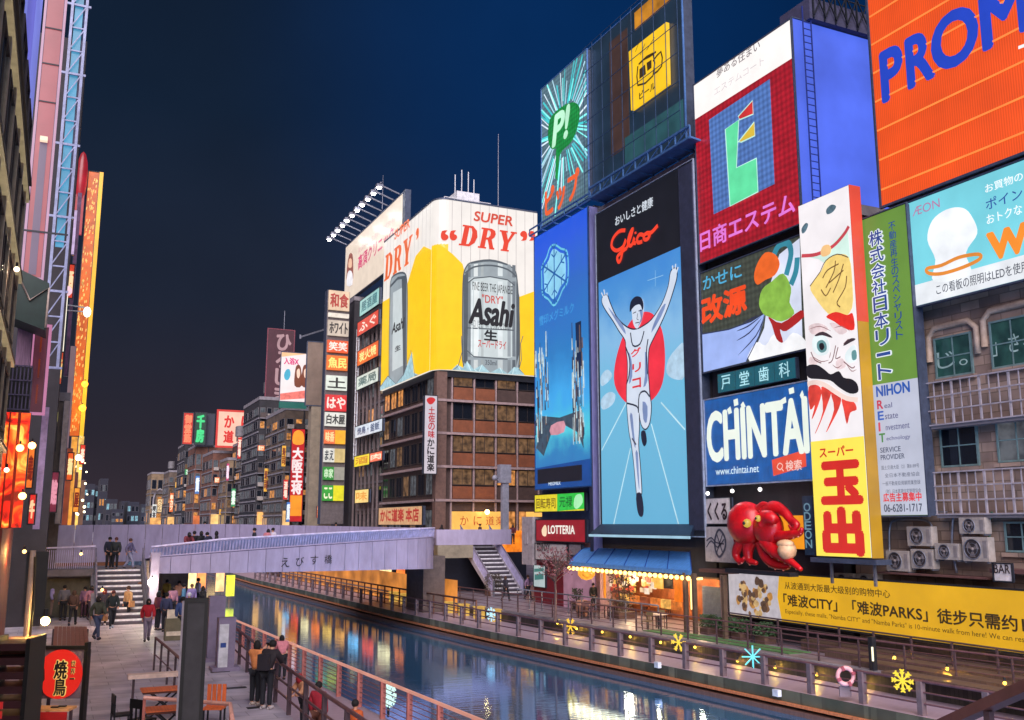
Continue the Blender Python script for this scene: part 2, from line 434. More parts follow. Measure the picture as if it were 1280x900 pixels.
struct('canal_water', MB().quad((-60, -40, ZW), (120, -40, ZW), (120, 900, ZW), (-60, 900, ZW)), m)

# paving ------------------------------------------------------------
def paving(name, c1, c2, w, h, rough=0.55, mortar=0.012):
    m = bpy.data.materials.new(name); m.use_nodes = True; t = m.node_tree; b = t.nodes['Principled BSDF']
    tcn = t.nodes.new('ShaderNodeTexCoord'); br = t.nodes.new('ShaderNodeTexBrick'); t.links.new(tcn.outputs['Object'], br.inputs['Vector'])
    br.inputs['Scale'].default_value = 1.0; br.inputs['Mortar Size'].default_value = mortar; br.inputs['Brick Width'].default_value = w; br.inputs['Row Height'].default_value = h
    br.inputs['Color1'].default_value = lin(c1) + (1,); br.inputs['Color2'].default_value = lin(c2) + (1,); br.inputs['Mortar'].default_value = tuple(v*0.45 for v in lin(c1)) + (1,)
    n = t.nodes.new('ShaderNodeTexNoise'); n.inputs['Scale'].default_value = 0.9; n.inputs['Detail'].default_value = 8; t.links.new(tcn.outputs['Object'], n.inputs['Vector'])
    r = t.nodes.new('ShaderNodeMapRange'); t.links.new(n.outputs[0], r.inputs[0]); r.inputs[1].default_value = 0.3; r.inputs[2].default_value = 0.7; r.inputs[3].default_value = 0.65; r.inputs[4].default_value = 1.25
    mx = t.nodes.new('ShaderNodeMixRGB'); mx.blend_type = 'MULTIPLY'; mx.inputs[0].default_value = 1; t.links.new(br.outputs[0], mx.inputs[1]); t.links.new(r.outputs[0], mx.inputs[2])
    t.links.new(mx.outputs[0], b.inputs['Base Color']); 
    r2 = t.nodes.new('ShaderNodeMapRange'); t.links.new(n.outputs[0], r2.inputs[0]); r2.inputs[3].default_value = rough+0.15; r2.inputs[4].default_value = rough-0.2; t.links.new(r2.outputs[0], b.inputs['Roughness'])
    return m
M_PAVE = paving('promenade_paving', (190, 180, 190), (166, 158, 174), 1.2, 0.6)
M_TILE = paving('terrace_paving', (148, 132, 142), (128, 116, 126), 0.6, 0.6, 0.4)
M_DECK = mat('walk_deck', (160, 138, 152), 0.4, var=0.2, stretch=(1, 6, 1), bump=0.15)
M_STONE = paving('quay_stone', (108, 104, 84), (64, 66, 52), 0.28, 1.0, 0.7, 0.05)
M_CONC = mat('concrete', (118, 112, 118), 0.75, scale=1.3, bump=0.15)
M_PURPLE = mat('lilac_panel', (168, 158, 186), 0.45, var=0.2, scale=1.1, stretch=(1.5, 1.5, .5), bump=.1)
M_BEIGE = mat('beige_stone', (140, 130, 112), 0.7, scale=1.5)

# solid banks: left promenade, left low walk, right low walk, right terrace
mb = MB().wall_solid([(-400, -40)] + UPN[:1] + dense(UPN, 8)[1:] + [(60, 900), (-400, 900)], -3.0, 0.0)
struct('promenade_paving', mb, M_PAVE)
mb = MB(); sweep(mb, dense(UPN, 8), [(0.004, -3), (0.004, ZL), (0.35, ZL+0.004), (0.35, -3)])
mb = MB()
U = dense(UPN, 6); Nn = [(xat(NEAR, y), y) for x, y in U]
k = len(U); mb.add([(x+0.003, y, ZL) for x, y in U] + [(x, y, ZL) for x, y in Nn], [(i, i+1, k+i+1, k+i) for i in range(k-1)])
mb.add([(x, y, ZL) for x, y in Nn] + [(x, y, -3) for x, y in Nn], [(i, i+1, k+i+1, k+i) for i in range(k-1)])
struct('left_low_walk', mb, M_DECK)
F_ = dense(FAR, 6); T_ = [(xat(TER, y), y) for x, y in F_]; k = len(F_)
mb = MB(); mb.add([(x, y, ZL) for x, y in F_] + [(x, y, ZL) for x, y in T_], [(i, i+1, k+i+1, k+i) for i in range(k-1)])
struct('right_low_walk', mb, M_DECK)
mb = MB(); sweep(mb, F_, [(0.0, ZL-0.004), (0.0, ZL-0.42), (0.6, ZL-0.42), (0.6, ZL-0.004)])
struct('right_quay_wall', mb, M_STONE)
mb = MB(); sweep(mb, F_, [(-0.12, ZL-0.424), (-0.12, ZL-0.52), (0.7, ZL-0.52), (0.7, ZL-0.424)])
struct('right_quay_ledge', mb, mat('rust_ledge', (190, 112, 70), 0.6, var=0.35, stretch=(1, 4, 1)))  # orange light falling on the ledge is put into its colour
mb = MB(); sweep(mb, F_, [(0.25, ZL-0.524), (0.25, -3), (0.9, -3), (0.9, ZL-0.524)])
struct('right_quay_recess', mb, M_BLACK)
mb = MB(); sweep(mb, F_, [(-0.2, ZW+0.16), (-0.2, ZW-0.1), (0.2, ZW-0.1), (0.2, ZW+0.16)])
struct('right_quay_fender', mb, mat('fender_timber', (104, 74, 66), 0.7, stretch=(1, 5, 1), bump=0.2))
M_RSTONE = paving('terrace_wall_stone', (66, 58, 54), (42, 38, 36), 0.5, 0.16, 0.7, 0.02)
mb = MB(); mb.add([(x, y, ZL-0.1) for x, y in T_] + [(x, y, ZT-0.12) for x, y in T_], [(i, i+1, k+i+1, k+i) for i in range(k-1)])
struct('terrace_retaining_wall', mb, M_RSTONE)
mb = MB(); sweep(mb, T_, [(-0.1, ZT-0.12), (-0.1, ZT), (0.2, ZT), (0.2, ZT-0.12)])
struct('terrace_kerb', mb, M_CONC)
mb = MB(); mb.add([(x+0.2, y, ZT-0.002) for x, y in T_] + [(200, y, ZT-0.002) for x, y in T_], [(i, i+1, k+i+1, k+i) for i in range(k-1)])
struct('terrace_paving', mb, M_TILE)
# stepped timber deck at the near end of the terrace
for i in range(4):
    mb = MB()
    a = atZ(1010+i*28, 806+i*16, ZT); b_ = atZ(1290, 826+i*17, ZT)
    yy0, yy1 = 31.0-i*1.9, 14.0
    sweep(mb, [(30.0-0.75*i, 33.0-i*2.2), (30.3-0.75*i, 12.0)], [(-0.7, ZT), (-0.7, ZT+0.42-0.1*i), (0.7 if i else 1.6, ZT+0.42-0.1*i), (0.7 if i else 1.6, ZT)])
    struct('terrace_step', mb, mat('deck_board', (92, 72, 62), 0.55, var=0.35, stretch=(1, 9, 1), scale=2.0, bump=0.3))
# a strip of green turf on the terrace
mb = MB(); T2 = [(x, y) for x, y in dense(TER, 1.0) if 31 < y < 43]
sweep(mb, T2, [(0.5, ZT), (0.5, ZT+0.03), (1.7, ZT+0.03), (1.7, ZT)])
struct('terrace_turf', mb, mat('turf', (70, 112, 62), 0.9, scale=14, bump=0.6))

# ================================================================ BRIDGE
bridge = thing('footbridge', 'curved lilac panelled footbridge crossing the canal with baluster parapets', 'bridge', (12, 60, 2.0))
GP = [(4.6, 54.0), (6.6, 53.9), (9.0, 54.0), (12.0, 54.6), (15.0, 55.5), (18.0, 56.7), (20.5, 58.0), (22.0, 59.2), (22.9, 60.8), (23.2, 62.5)]
GD = catmull(GP, False, 6)
def px_of(x, y, z=4.8):
    v = Vector((x, y, z)) - CAM; a = v.dot(_f); return 640 + FPX*v.dot(_r)/a, 450 - FPX*v.dot(_u)/a
def lerp_tab(tab, x):
    if x <= tab[0][0]: return tab[0][1]
    for a, b in zip(tab, tab[1:]):
        if x <= b[0]: return a[1] + (b[1]-a[1])*(x-a[0])/(b[0]-a[0])
    return tab[-1][1]
def z_at(x, y, py):
    """height at which the vertical at (x, y) meets photograph row py"""
    lo, hi = -5.0, 60.0
    for _ in range(40):
        md = (lo+hi)/2
        if px_of(x, y, md)[1] > py: lo = md
        else: hi = md
    return lo
TB = [(190, 717), (300, 716), (400, 714), (545, 711)]; TP = [(190, 698), (280, 691), (400, 682), (545, 672)]; TT = [(190, 684), (280, 674), (400, 667), (545, 660)]
gz = []
for x, y in GD:
    p = px_of(x, y)[0]; p = min(p, 545)
    gz.append((z_at(x, y, lerp_tab(TB, p)), z_at(x, y, lerp_tab(TP, p)), z_at(x, y, lerp_tab(TT, p))))
# freeze the heights past the turn of the corner
last = max(i for i, (x, y) in enumerate(GD) if px_of(x, y)[0] < 544)
for i in range(last+1, len(gz)): gz[i] = gz[last]
# girder panels: one object each
def along(i, f):
    a, b = GD[i], GD[min(i+1, len(GD)-1)]
    return (a[0]+(b[0]-a[0])*f, a[1]+(b[1]-a[1])*f)
seg = [0.0]
for a, b in zip(GD, GD[1:]): seg.append(seg[-1] + math.hypot(b[0]-a[0], b[1]-a[1]))
def at_len(s):
    s = max(0, min(seg[-1]-1e-4, s))
    for i in range(len(seg)-1):
        if seg[i] <= s <= seg[i+1]:
            f = (s-seg[i])/(seg[i+1]-seg[i]); p = along(i, f); z = tuple(gz[i][c]+(gz[i+1][c]-gz[i][c])*f for c in range(3)); return p, z
NP = 22
for q in range(NP):
    s0, s1 = seg[-1]*q/NP+0.012, seg[-1]*(q+1)/NP-0.012
    pts = [at_len(s0 + (s1-s0)*j/3) for j in range(4)]
    v = []
    for (p, z) in pts:
        for dy, zz in ((0, z[0]), (0, z[1]), (0.12, z[1]), (0.12, z[0])): v.append((p[0], p[1]+dy, zz))
    f = [(i*4+j, i*4+(j+1) % 4, (i+1)*4+(j+1) % 4, (i+1)*4+j) for i in range(3) for j in range(4)] + [(0, 1, 2, 3), (12, 13, 14, 15)]
    obj('girder_panel', MB().add(v, f), M_PURPLE, bridge, world=True)
mb = MB(); v = []
for (x, y), z in zip(GD, gz):
    for dy, zz in ((0.08, z[0]+0.03), (0.08, z[1]+0.06), (0.5, z[1]+0.06), (0.5, z[0]+0.03)): v.append((x, y+dy, zz))
k = len(GD); mb.add(v, [(i*4+j, i*4+(j+1) % 4, (i+1)*4+(j+1) % 4, (i+1)*4+j) for i in range(k-1) for j in range(4)])
obj('girder', mb, mat('girder_steel', (84, 76, 104), 0.6), bridge, world=True)
# balusters (too many and thin to pick apart: one part), with bottom and top rails
mb = MB(); s = 0.1
while s < seg[-1]:
    p, z = at_len(s); mb.bar((p[0], p[1]+0.15, z[1]+0.05), (p[0], p[1]-0.12, z[2]-0.03), 0.085, 0.05); s += 0.17
obj('balusters', mb, mat('pale_baluster', (186, 178, 214), 0.45), bridge, world=True, kind='stuff')
def rail_along(name, dy, key, r, m, dz=0.0):
    mb = MB(); mb.path([(x, y+dy, z[key]+dz) for (x, y), z in zip(GD, gz)], r, 6); return obj(name, mb, m, bridge, world=True)
mb = MB(); v = []
for (x, y), z in zip(GD, gz): v += [(x, y+.32, z[1]), (x, y+.32, z[2]-.1)]
mb.add(v, [(2*i, 2*i+1, 2*i+3, 2*i+2) for i in range(len(GD)-1)]); obj('back_panel', mb, mat('pale_blue_panel', (130, 140, 182), .3), bridge, world=True)
rail_along('handrail', -0.12, 2, 0.07, mat('pale_rail', (206, 196, 226), 0.4)); rail_along('lower_rail', 0.12, 1, 0.05, M_PURPLE, 0.06)
# characters of the bridge name on the girder
for ch, px, py in (('え', 357, 703), ('び', 375, 702), ('す', 393, 700), ('橋', 410, 699)):
    vs_, fs_, _a = text_mesh(ch, 0.02); x0 = min(range(len(GD)), key=lambda i: abs(px_of(*GD[i])[0]-px)); gx, gy = GD[x0]
    d = (Vector(GD[x0+1]) - Vector(GD[x0-1])).normalized(); pzz = z_at(gx, gy, py)
    # exact place on the curve
    c = atY(px, py, gy-0.02)
    mb = MB().add([(c.x + d.x*(v[0]-0.5)*0.5, gy-0.03+(c.x-gx)*d.y/d.x + d.y*(v[0]-0.5)*0.5, pzz+(v[1]-0.5)*0.5) for v in vs_], fs_)
    obj('lettering', mb, mat('sign_black', (28, 24, 30), 0.5), bridge, world=True)
# far parapet of lilac panels, and the deck
FP = [(-3.2, 61.0), (2.0, 61.6), (8.0, 64.0), (14.0, 67.0), (20.0, 71.0), (26.0, 76.0), (29.5, 78.0)]
FD = catmull(FP, False, 6)
for q in range(len(FD)-1):
    a, b_ = FD[q], FD[q+1]; d = (Vector(b_)-Vector(a)); g = d.normalized()*0.015
    x0, y0, x1, y1 = a[0]+g.x, a[1]+g.y, b_[0]-g.x, b_[1]-g.y
    zt0, zt1 = (z_at(x0, y0, lerp_tab([(0, 657), (280, 655), (545, 660)], px_of(x0, y0)[0])), z_at(x1, y1, lerp_tab([(0, 657), (280, 655), (545, 660)], px_of(x1, y1)[0])))
    v = [(x0, y0, 2.6), (x1, y1, 2.6), (x1, y1, zt1), (x0, y0, zt0), (x0, y0+0.15, 2.6), (x1, y1+0.15, 2.6), (x1, y1+0.15, zt1), (x0, y0+0.15, zt0)]
    obj('parapet_panel', MB().add(v, [(0,1,2,3), (4,5,6,7), (3,2,6,7), (0,1,5,4), (0,3,7,4), (1,2,6,5)]), M_PURPLE, bridge, world=True)
mb = MB(); k = 24
A = [at_len(seg[-1]*i/k) for i in range(k+1)]; B = []
for i in range(k+1):
    f = 9+i/k*(len(FD)-10); j = min(int(f), len(FD)-2); B.append((FD[j][0]+(FD[j+1][0]-FD[j][0])*(f-j), FD[j][1]+(FD[j+1][1]-FD[j][1])*(f-j)))
# deck runs from the near girder to the far parapet
v = [(p[0], p[1]+0.2, z[1]+0.02) for p, z in A] + [(q[0], q[1], min(3.6, 2.6+0.06*i+0.1)) for i, q in enumerate(B)]
mb.add(v, [(i, i+1, k+2+i, k+1+i) for i in range(k)])
v2 = [(a_, b2, c_-0.45) for a_, b2, c_ in v]; mb.add(v2, [(i, i+1, k+2+i, k+1+i) for i in range(k)])
obj('deck', mb, mat('deck_paving', (150, 132, 160), 0.6, scale=2), bridge, world=True)
# landing on the left above the stairs
mb = MB().box(-3.2, 56.2, 2.0, 4.6, 61.6, 2.4); obj('landing', mb, M_CONC, bridge, world=True)
# bridge piers below on the far side
for x, y in ((23.2, 63.5), (6.4, 66.0)):
    obj('pier', MB().box(x, y, -1.2, x+1.6, y+3.5, 2.6), mat('pier_concrete', (96, 84, 82), 0.8, bump=0.2), bridge, world=True)
# right abutment with parapet band, beige beam and dark opening below
ab = thing('bridge_abutment', 'grey and beige abutment block joining the bridge to the right hand stairs', 'abutment', (26, 70, -0.5))
pa = atY(546, 664, 70.0); pb = atY(592, 664, 70.0)
def ypx(px0, py0, px1, py1, Y): a = atY(px0, py0, Y); b = atY(px1, py1, Y); return a.x, a.z, b.x, b.z
x0, z1, x1, z0 = ypx(546, 662, 590, 681, 70.0)
obj('parapet', MB().box(x0, 70.0, z0, x1+3.4, 70.3, z1), M_PURPLE, ab, world=True)
x0, z1, x1, z0b = ypx(546, 681.5, 590, 697, 70.0)
obj('beam', MB().box(x0, 69.8, z0b, x1, 70.6, z0-0.01), M_BEIGE, ab, world=True)
obj('back_wall', MB().box(x0-1.5, 72.6, -1.2, x1+6, 73.0, z0b+0.3), mat('void_blue', (22, 26, 44), 0.8), ab, world=True)
obj('column', MB().box(x1+1.75, 70.8, ZT, x1+2.0, 71.1, z0b-0.9), M_CONC, ab, world=True)

# ---------------------------------------------------------------- stairs
def stairs(name, label, x0, x1, ya, za, yb, zb, n, m, mn, rails=True, baluster=None, side=None):
    """treads from (ya, za) low to (yb, zb) high"""
    t = thing(name, label, 'stairs', ((x0+x1)/2, ya, za)); dy, dz = (yb-ya)/n, (zb-za)/n
    me = tomesh('tread', MB().box(0, 0, -0.14, x1-x0, dy*1.15, 0), m); ne = tomesh('nosing', MB().box(0.05, -0.02, 0.002, x1-x0-0.05, 0.06, 0.02).box(0.05, -0.02, -0.07, x1-x0-0.05, -0.004, 0.001), mn)
    re = tomesh('riser', MB().box(0, 0.01, -dz-0.01, x1-x0, 0.05, -0.14), mat('riser', (70, 64, 72), 0.7))
    for i in range(n):
        tr = piece('tread', me, t, (x0-(x0+x1)/2, dy*i, dz*(i+1)))
        piece('nosing', ne, tr, (0, 0, 0)); piece('riser', re, tr, (0, 0, 0))
    for sx in (x0-0.12, x1+0.02):
        mb = MB(); v = [(sx, ya-0.1, za-0.05), (sx, ya-0.1, za+0.3), (sx, yb, zb+0.25), (sx, yb, zb-0.35)]; v += [(a+0.1, b, c) for a, b, c in v]
        mb.add(v, [(0,1,2,3), (4,5,6,7), (0,1,5,4), (1,2,6,5), (2,3,7,6), (3,0,4,7)]); obj('stringer', mb, side or M_STEEL, t, world=True)
    if rails:
        for sx in (x0-0.07, x1+0.07):
            mb = MB(); mb.bar((sx, ya-0.2, za+1.1), (sx, yb, zb+1.1), 0.08, 0.07); obj('handrail', mb, mat('stair_rail', (150, 142, 160), 0.4, 0.5), t, world=True)
            mb = MB(); k = int((yb-ya)/0.11)
            for i in range(k+1):
                y = ya-0.1 + (yb-ya)*i/k; z = za+(zb-za)*i/k; mb.bar((sx, y, z+0.2), (sx, y, z+1.08), 0.05)
            obj('balusters', mb, baluster or M_STEEL, t, world=True, kind='stuff')
            mb = MB().box(sx-0.06, ya-0.3, za, sx+0.06, ya-0.18, za+1.15); obj('newel_post', mb, M_STEEL, t, world=True)
    return t
M_NOSE = mat('white_nosing', (228, 224, 232), 0.5)
stairs('bridge_stairs', 'grey steel stairs with white nosings coming down from the bridge by the right bank shops', 29.7, 32.1, 66.2, ZT, 72.6, 3.6, 14, mat('stair_tread', (112, 104, 118), 0.6), M_NOSE, side=mat('pale_stringer', (176, 168, 180), .5), baluster=mat('pale_baluster', (1, 1, 1)))
# solid grey panel of the outer balustrade
stairs('promenade_stairs', 'stairs with pale nosings rising from the left promenade to the bridge landing', 2.1, 4.3, 51.0, 0.0, 56.2, 2.4, 10, mat('stair_tread_left', (92, 84, 96), 0.6), M_NOSE, side=M_CONC)
# balustrade of the landing, left of the stairs, and newel post on its right
t = thing('landing_railing', 'pale baluster railing on the landing left of the promenade stairs', 'railing', (0, 56.0, 2.4))
a = atY(84, 683, 56.0)
mb = MB()
for i in range(40):
    x = -2.0 + i*0.1; mb.bar((x, 56.0, 2.5), (x, 56.0, 3.45), 0.035)
obj('balusters', mb, mat('pale_baluster', (1, 1, 1)), t, world=True, kind='stuff')
obj('handrail', MB().bar((-2.1, 56, 3.5), (2.0, 56, 3.65), 0.08), mat('pale_rail', (1, 1, 1)), t, world=True)
obj('base_beam', MB().box(-2.6, 55.9, 2.1, 2.0, 56.15, 2.45), M_CONC, t, world=True)
solo('stair_pillar', MB().box(4.35, 50.6, 0, 4.75, 51.0, 3.3).box(4.3, 50.55, 3.3, 4.8, 51.05, 3.42), M_PURPLE, 'pale lilac pillar between the promenade stairs and the bridge girder', 'pillar')
solo('recess_wall', MB().box(-2.4, 56.3, 0, 2.0, 56.6, 2.1), mat('olive_wall', (92, 88, 74), 0.8, bump=0.2), 'olive brown wall under the landing beside the promenade stairs', 'wall')
solo('stair_flank_wall', MB().add([(2.0, 51.0, 0), (2.0, 56.3, 0), (2.0, 56.3, 2.4), (2.0, 51.0, 0.3), (1.85, 51.0, 0), (1.85, 56.3, 0), (1.85, 56.3, 2.4), (1.85, 51.0, 0.3)], [(0,1,2,3), (4,5,6,7), (0,3,7,4), (3,2,6,7), (0,1,5,4), (1,2,6,5)]), M_CONC, 'sloping concrete flank wall on the left of the promenade stairs', 'wall')
# ================================================================ BUILDINGS ON THE RIGHT BANK
M_WFRAME = mat('window_frame', (96, 92, 96), 0.5, 0.3)
M_WFRAME_D = mat('dark_window_frame', (52, 44, 44), 0.5, 0.3)
G_DARK = glass_mat('dark_pane', (24, 28, 36))
G_DIM = glass_mat('dim_pane', (40, 36, 34), 0.1, (150, 112, 78), 0.35)
G_WARM = glass_mat('warm_pane', (60, 40, 20), 0.15, (240, 160, 88), 0.5)
G_GREY = glass_mat('grey_pane', (50, 56, 62), 0.1, (110, 112, 116), 0.3)
G_COOL = glass_mat('cool_pane', (40, 60, 70), 0.1, (150, 200, 215), 0.5)
_wm = {}
def window_meshes(w, h, nx=1, nz=1, fm=None, t=0.07):
    fm = fm or M_WFRAME; key = (round(w, 2), round(h, 2), nx, nz, fm.name)
    if key in _wm: return _wm[key]
    mb = MB(); y0, y1 = -0.07, 0.03
    mb.box(0, y0, 0, w, y1, t); mb.box(0, y0, h-t, w, y1, h); mb.box(0, y0+0.001, t, t, y1-0.001, h-t); mb.box(w-t, y0+0.001, t, w, y1-0.001, h-t)
    for i in range(1, nx): mb.box(w*i/nx-t/3, y0+0.02, t, w*i/nx+t/3, y1-0.002, h-t)
    for i in range(1, nz): mb.box(t, y0+0.022, h*i/nz-t/3, w-t, y1-0.003, h*i/nz+t/3)
    p = MB().box(t, -0.025, t, w-t, 0.0, h-t)
    r = (tomesh('window', mb, fm), tomesh('pane', p, G_DARK)); _wm[key] = r; return r
def window(parent, kind, X, u, z, w, h, pane, nx=1, nz=1, fm=None, base=None):
    """kind X: on a wall facing the canal at x = X, left edge at y = u; Y: on a wall facing the camera at y = X, left edge at x = u"""
    a, p = window_meshes(w, h, nx, nz, fm)
    b = parent.location
    loc = (X-b.x, u-b.y, z-b.z) if kind == 'X' else (u-b.x, X-b.y, z-b.z)
    o = piece('window', a, parent, loc, (0, 0, Sign.ROT[kind]))
    q = piece('pane', p, o, (0, 0, 0))
    if pane is not G_DARK: q.material_slots[0].link = 'OBJECT'; q.material_slots[0].material = pane
    return o
def building(name, label, x0, x1, y0, y1, z1, m, cat='building', z0=-1.0, nwin=None, wwin=None, lit=0.3, fm=None, roof=True, rng=None, panes=None, wh=1.5):
    rng = rng or random.Random(int(y0*13+x0)); t = thing(name, label, cat, (x0, y0, z0))
    obj('wall', MB().box(x0, y0, z0, x1, y1, z1), m, t, world=True)
    if roof: obj('parapet', MB().box(x0-0.08, y0-0.08, z1, x1+0.08, y1+0.08, z1+0.5), M_CONC, t, world=True)
    panes = panes or [G_WARM, G_DIM, G_GREY]
    def pick(): return rng.choice(panes) if rng.random() < lit else rng.choice([G_DARK, G_DARK, G_GREY])
    if nwin:
        c, r, za, zb = nwin; dy = (y1-y0)/c; dz = (zb-za)/r
        for i in range(c):
            for j in range(r): window(t, 'X', x0-0.03, y0+dy*(i+0.88), za+dz*(j+0.25), dy*0.76, min(dz*0.6, 3), pick(), 2, 1, fm)
        for j in range(r): obj('floor_band', MB().box(x0-0.12, y0, za+dz*j-0.1, x0-0.001, y1, za+dz*j+0.12), M_CONC, t, world=True)
    if wwin:
        c, r, za, zb, xw = wwin; dx = (xw-x0)/c; dz = (zb-za)/r
        for i in range(c):
            for j in range(r): window(t, 'Y', y0-0.03, x0+dx*(i+0.12), za+dz*(j+0.25), dx*0.76, min(dz*0.55, 3), pick(), 1, 1, fm)
    return t
# bodies behind the big signs
M_BROWN = paving('brown_stone_wall', (158, 134, 120), (122, 102, 94), 0.85, 0.36, 0.85, 0.02)
for n_ in list(M_BROWN.node_tree.nodes):
    if n_.type == 'TEX_BRICK':
        cx_ = M_BROWN.node_tree.nodes.new('ShaderNodeSeparateXYZ'); cb_ = M_BROWN.node_tree.nodes.new('ShaderNodeCombineXYZ'); tcx = [q for q in M_BROWN.node_tree.nodes if q.type == 'TEX_COORD'][0]
        M_BROWN.node_tree.links.new(tcx.outputs['Object'], cx_.inputs[0]); M_BROWN.node_tree.links.new(cx_.outputs['Y'], cb_.inputs['X']); M_BROWN.node_tree.links.new(cx_.outputs['Z'], cb_.inputs['Y']); M_BROWN.node_tree.links.new(cb_.outputs[0], n_.inputs['Vector'])
        bmp = M_BROWN.node_tree.nodes.new('ShaderNodeBump'); bmp.inputs['Strength'].default_value = .6; bmp.inputs['Distance'].default_value = .03; M_BROWN.node_tree.links.new(n_.outputs[0], bmp.inputs['Height']); M_BROWN.node_tree.links.new(bmp.outputs[0], M_BROWN.node_tree.nodes['Principled BSDF'].inputs['Normal'])
        break
b1 = building('sign_building', 'dark building carrying the tall running athlete sign over the blue awning', 30.6, 46, 40.4, 51.9, 24.6, M_BODY, z0=2.6-0.5)
building('sign_building', 'narrow blue grey building behind the snow crystal screen', 30.6, 46, 52.1, 59.9, 25.0, M_BLUEBODY, z0=4.2)
building('sign_building', 'dark building carrying the red neon and blue letter signs above the octopus', 30.6, 46, 31.6, 40.2, 19.0, M_BODY, z0=-0.5)
brown = building('stone_building', 'old brown stone building with arched window heads behind the yellow banner', 30.9, 46, 8.0, 31.2, 17.5, M_BROWN, z0=-0.5, roof=False)

# ---------------------------------------------------------------- windows, grilles and condensers of the stone building
def facade_pt(px, py, X=30.9): h = atX(px, py, X); return h.y, h.z
def st_window(pxl, pxr, pyt, pyb, nx, nz, pane, arch=True, yleft_b=None):
    yl, zt = facade_pt(pxl, pyt); yr, _ = facade_pt(pxr, pyt); _, zb = facade_pt(pxl, pyb)
    w = window(brown, 'X', 30.88, yl, zb, yl-yr, zt-zb, pane, nx, nz, mat('teal_window_frame', (96, 120, 122), 0.5))
    obj('sill', MB().box(30.7, yr-0.1, zb-0.16, 30.9, yl+0.1, zb-0.02), M_BROWN, brown, world=True)
    if arch:
        mb = MB(); c = (yl+yr)/2; hw = (yl-yr)/2+0.25
        pts = [(yl+0.25, zt-0.9), (yl+0.25, zt+0.1), (c+hw*0.7, zt+0.42), (c-hw*0.7, zt+0.42), (yr-0.25, zt+0.1), (yr-0.25, zt-0.9)]
        mb.path([(30.86, p[0], p[1]) for p in pts], 0.13, 6); obj('arch_moulding', mb, mat('moulding_stone', (168, 146, 130), 0.8, bump=0.3), brown, world=True)
    return w, yl, yr, zb, zt
G_TEAL = glass_mat('teal_pane', (24, 50, 50), 0.12, (50, 90, 84), 0.2)
for a in ((1168, 1215, 424, 475, 2, 2), (1237, 1292, 403, 463, 2, 2)):
    w, yl, yr, zb, zt = st_window(*a, G_TEAL)
# lettering on the upper windows
for s_, (xa, ya, xb, yb) in (('じ。', (1172, 462, 1208, 434)), ('」さろ', (1241, 446, 1292, 412))):
    a = atX(xa, ya, 30.84); b_ = atX(xb, yb, 30.84); vs_, fs_, _q = text_mesh(s_, 0.0)
    mb = MB().add([(30.845, a.y-v[0]*(a.y-b_.y), a.z+v[1]*(b_.z-a.z)) for v in vs_], fs_); obj('lettering', mb, mat('pale_lettering', (150, 176, 170), 0.6), brown, world=True)
for a in ((1175, 1222, 533, 585, 2, 2, G_DARK, False), (1245, 1296, 524, 579, 2, 2, G_GREY, False), (1256, 1300, 652, 690, 2, 2, G_DARK, False)): st_window(*a)
def grille(pxl, pyt, pyb, pxr, nv, nh):
    yl, zt = facade_pt(pxl, pyt, 30.3); _, zb = facade_pt(pxl, pyb, 30.3); yr, _ = facade_pt(pxr, pyt, 30.3)
    t = thing('balcony_grille', 'pale steel balcony grille %s on the brown stone wall' % ('between the upper and middle windows' if pyt < 520 else 'above the air conditioners'), 'railing', (30.3, yl, zb))
    for i in range(nh+1): obj('rail_bar', MB().bar((30.3, yl, zb+(zt-zb)*i/nh), (30.3, yr, zb+(zt-zb)*i/nh), 0.05), mat('pale_steel', (168, 160, 168), 0.5, 0.3), t, world=True)
    for i in range(nv+1): obj('upright', MB().bar((30.34, yl+(yr-yl)*i/nv, zb), (30.34, yl+(yr-yl)*i/nv, zt), 0.07 if i % 3 == 0 else 0.035), mat('pale_steel', (168, 160, 168), 0.5, 0.3), t, world=True)
    for i in (0, nv): obj('bracket', MB().bar((30.3, yl+(yr-yl)*i/nv, zb+0.1), (30.9, yl+(yr-yl)*i/nv, zb+0.1), 0.06), M_STEEL, t, world=True)
    obj('floor_ledge', MB().box(30.36, yr, zb-0.14, 30.895, yl, zb-0.02), M_CONC, t, world=True)
grille(1155, 480, 533, 1300, 12, 3); grille(1166, 591, 643, 1300, 12, 3)

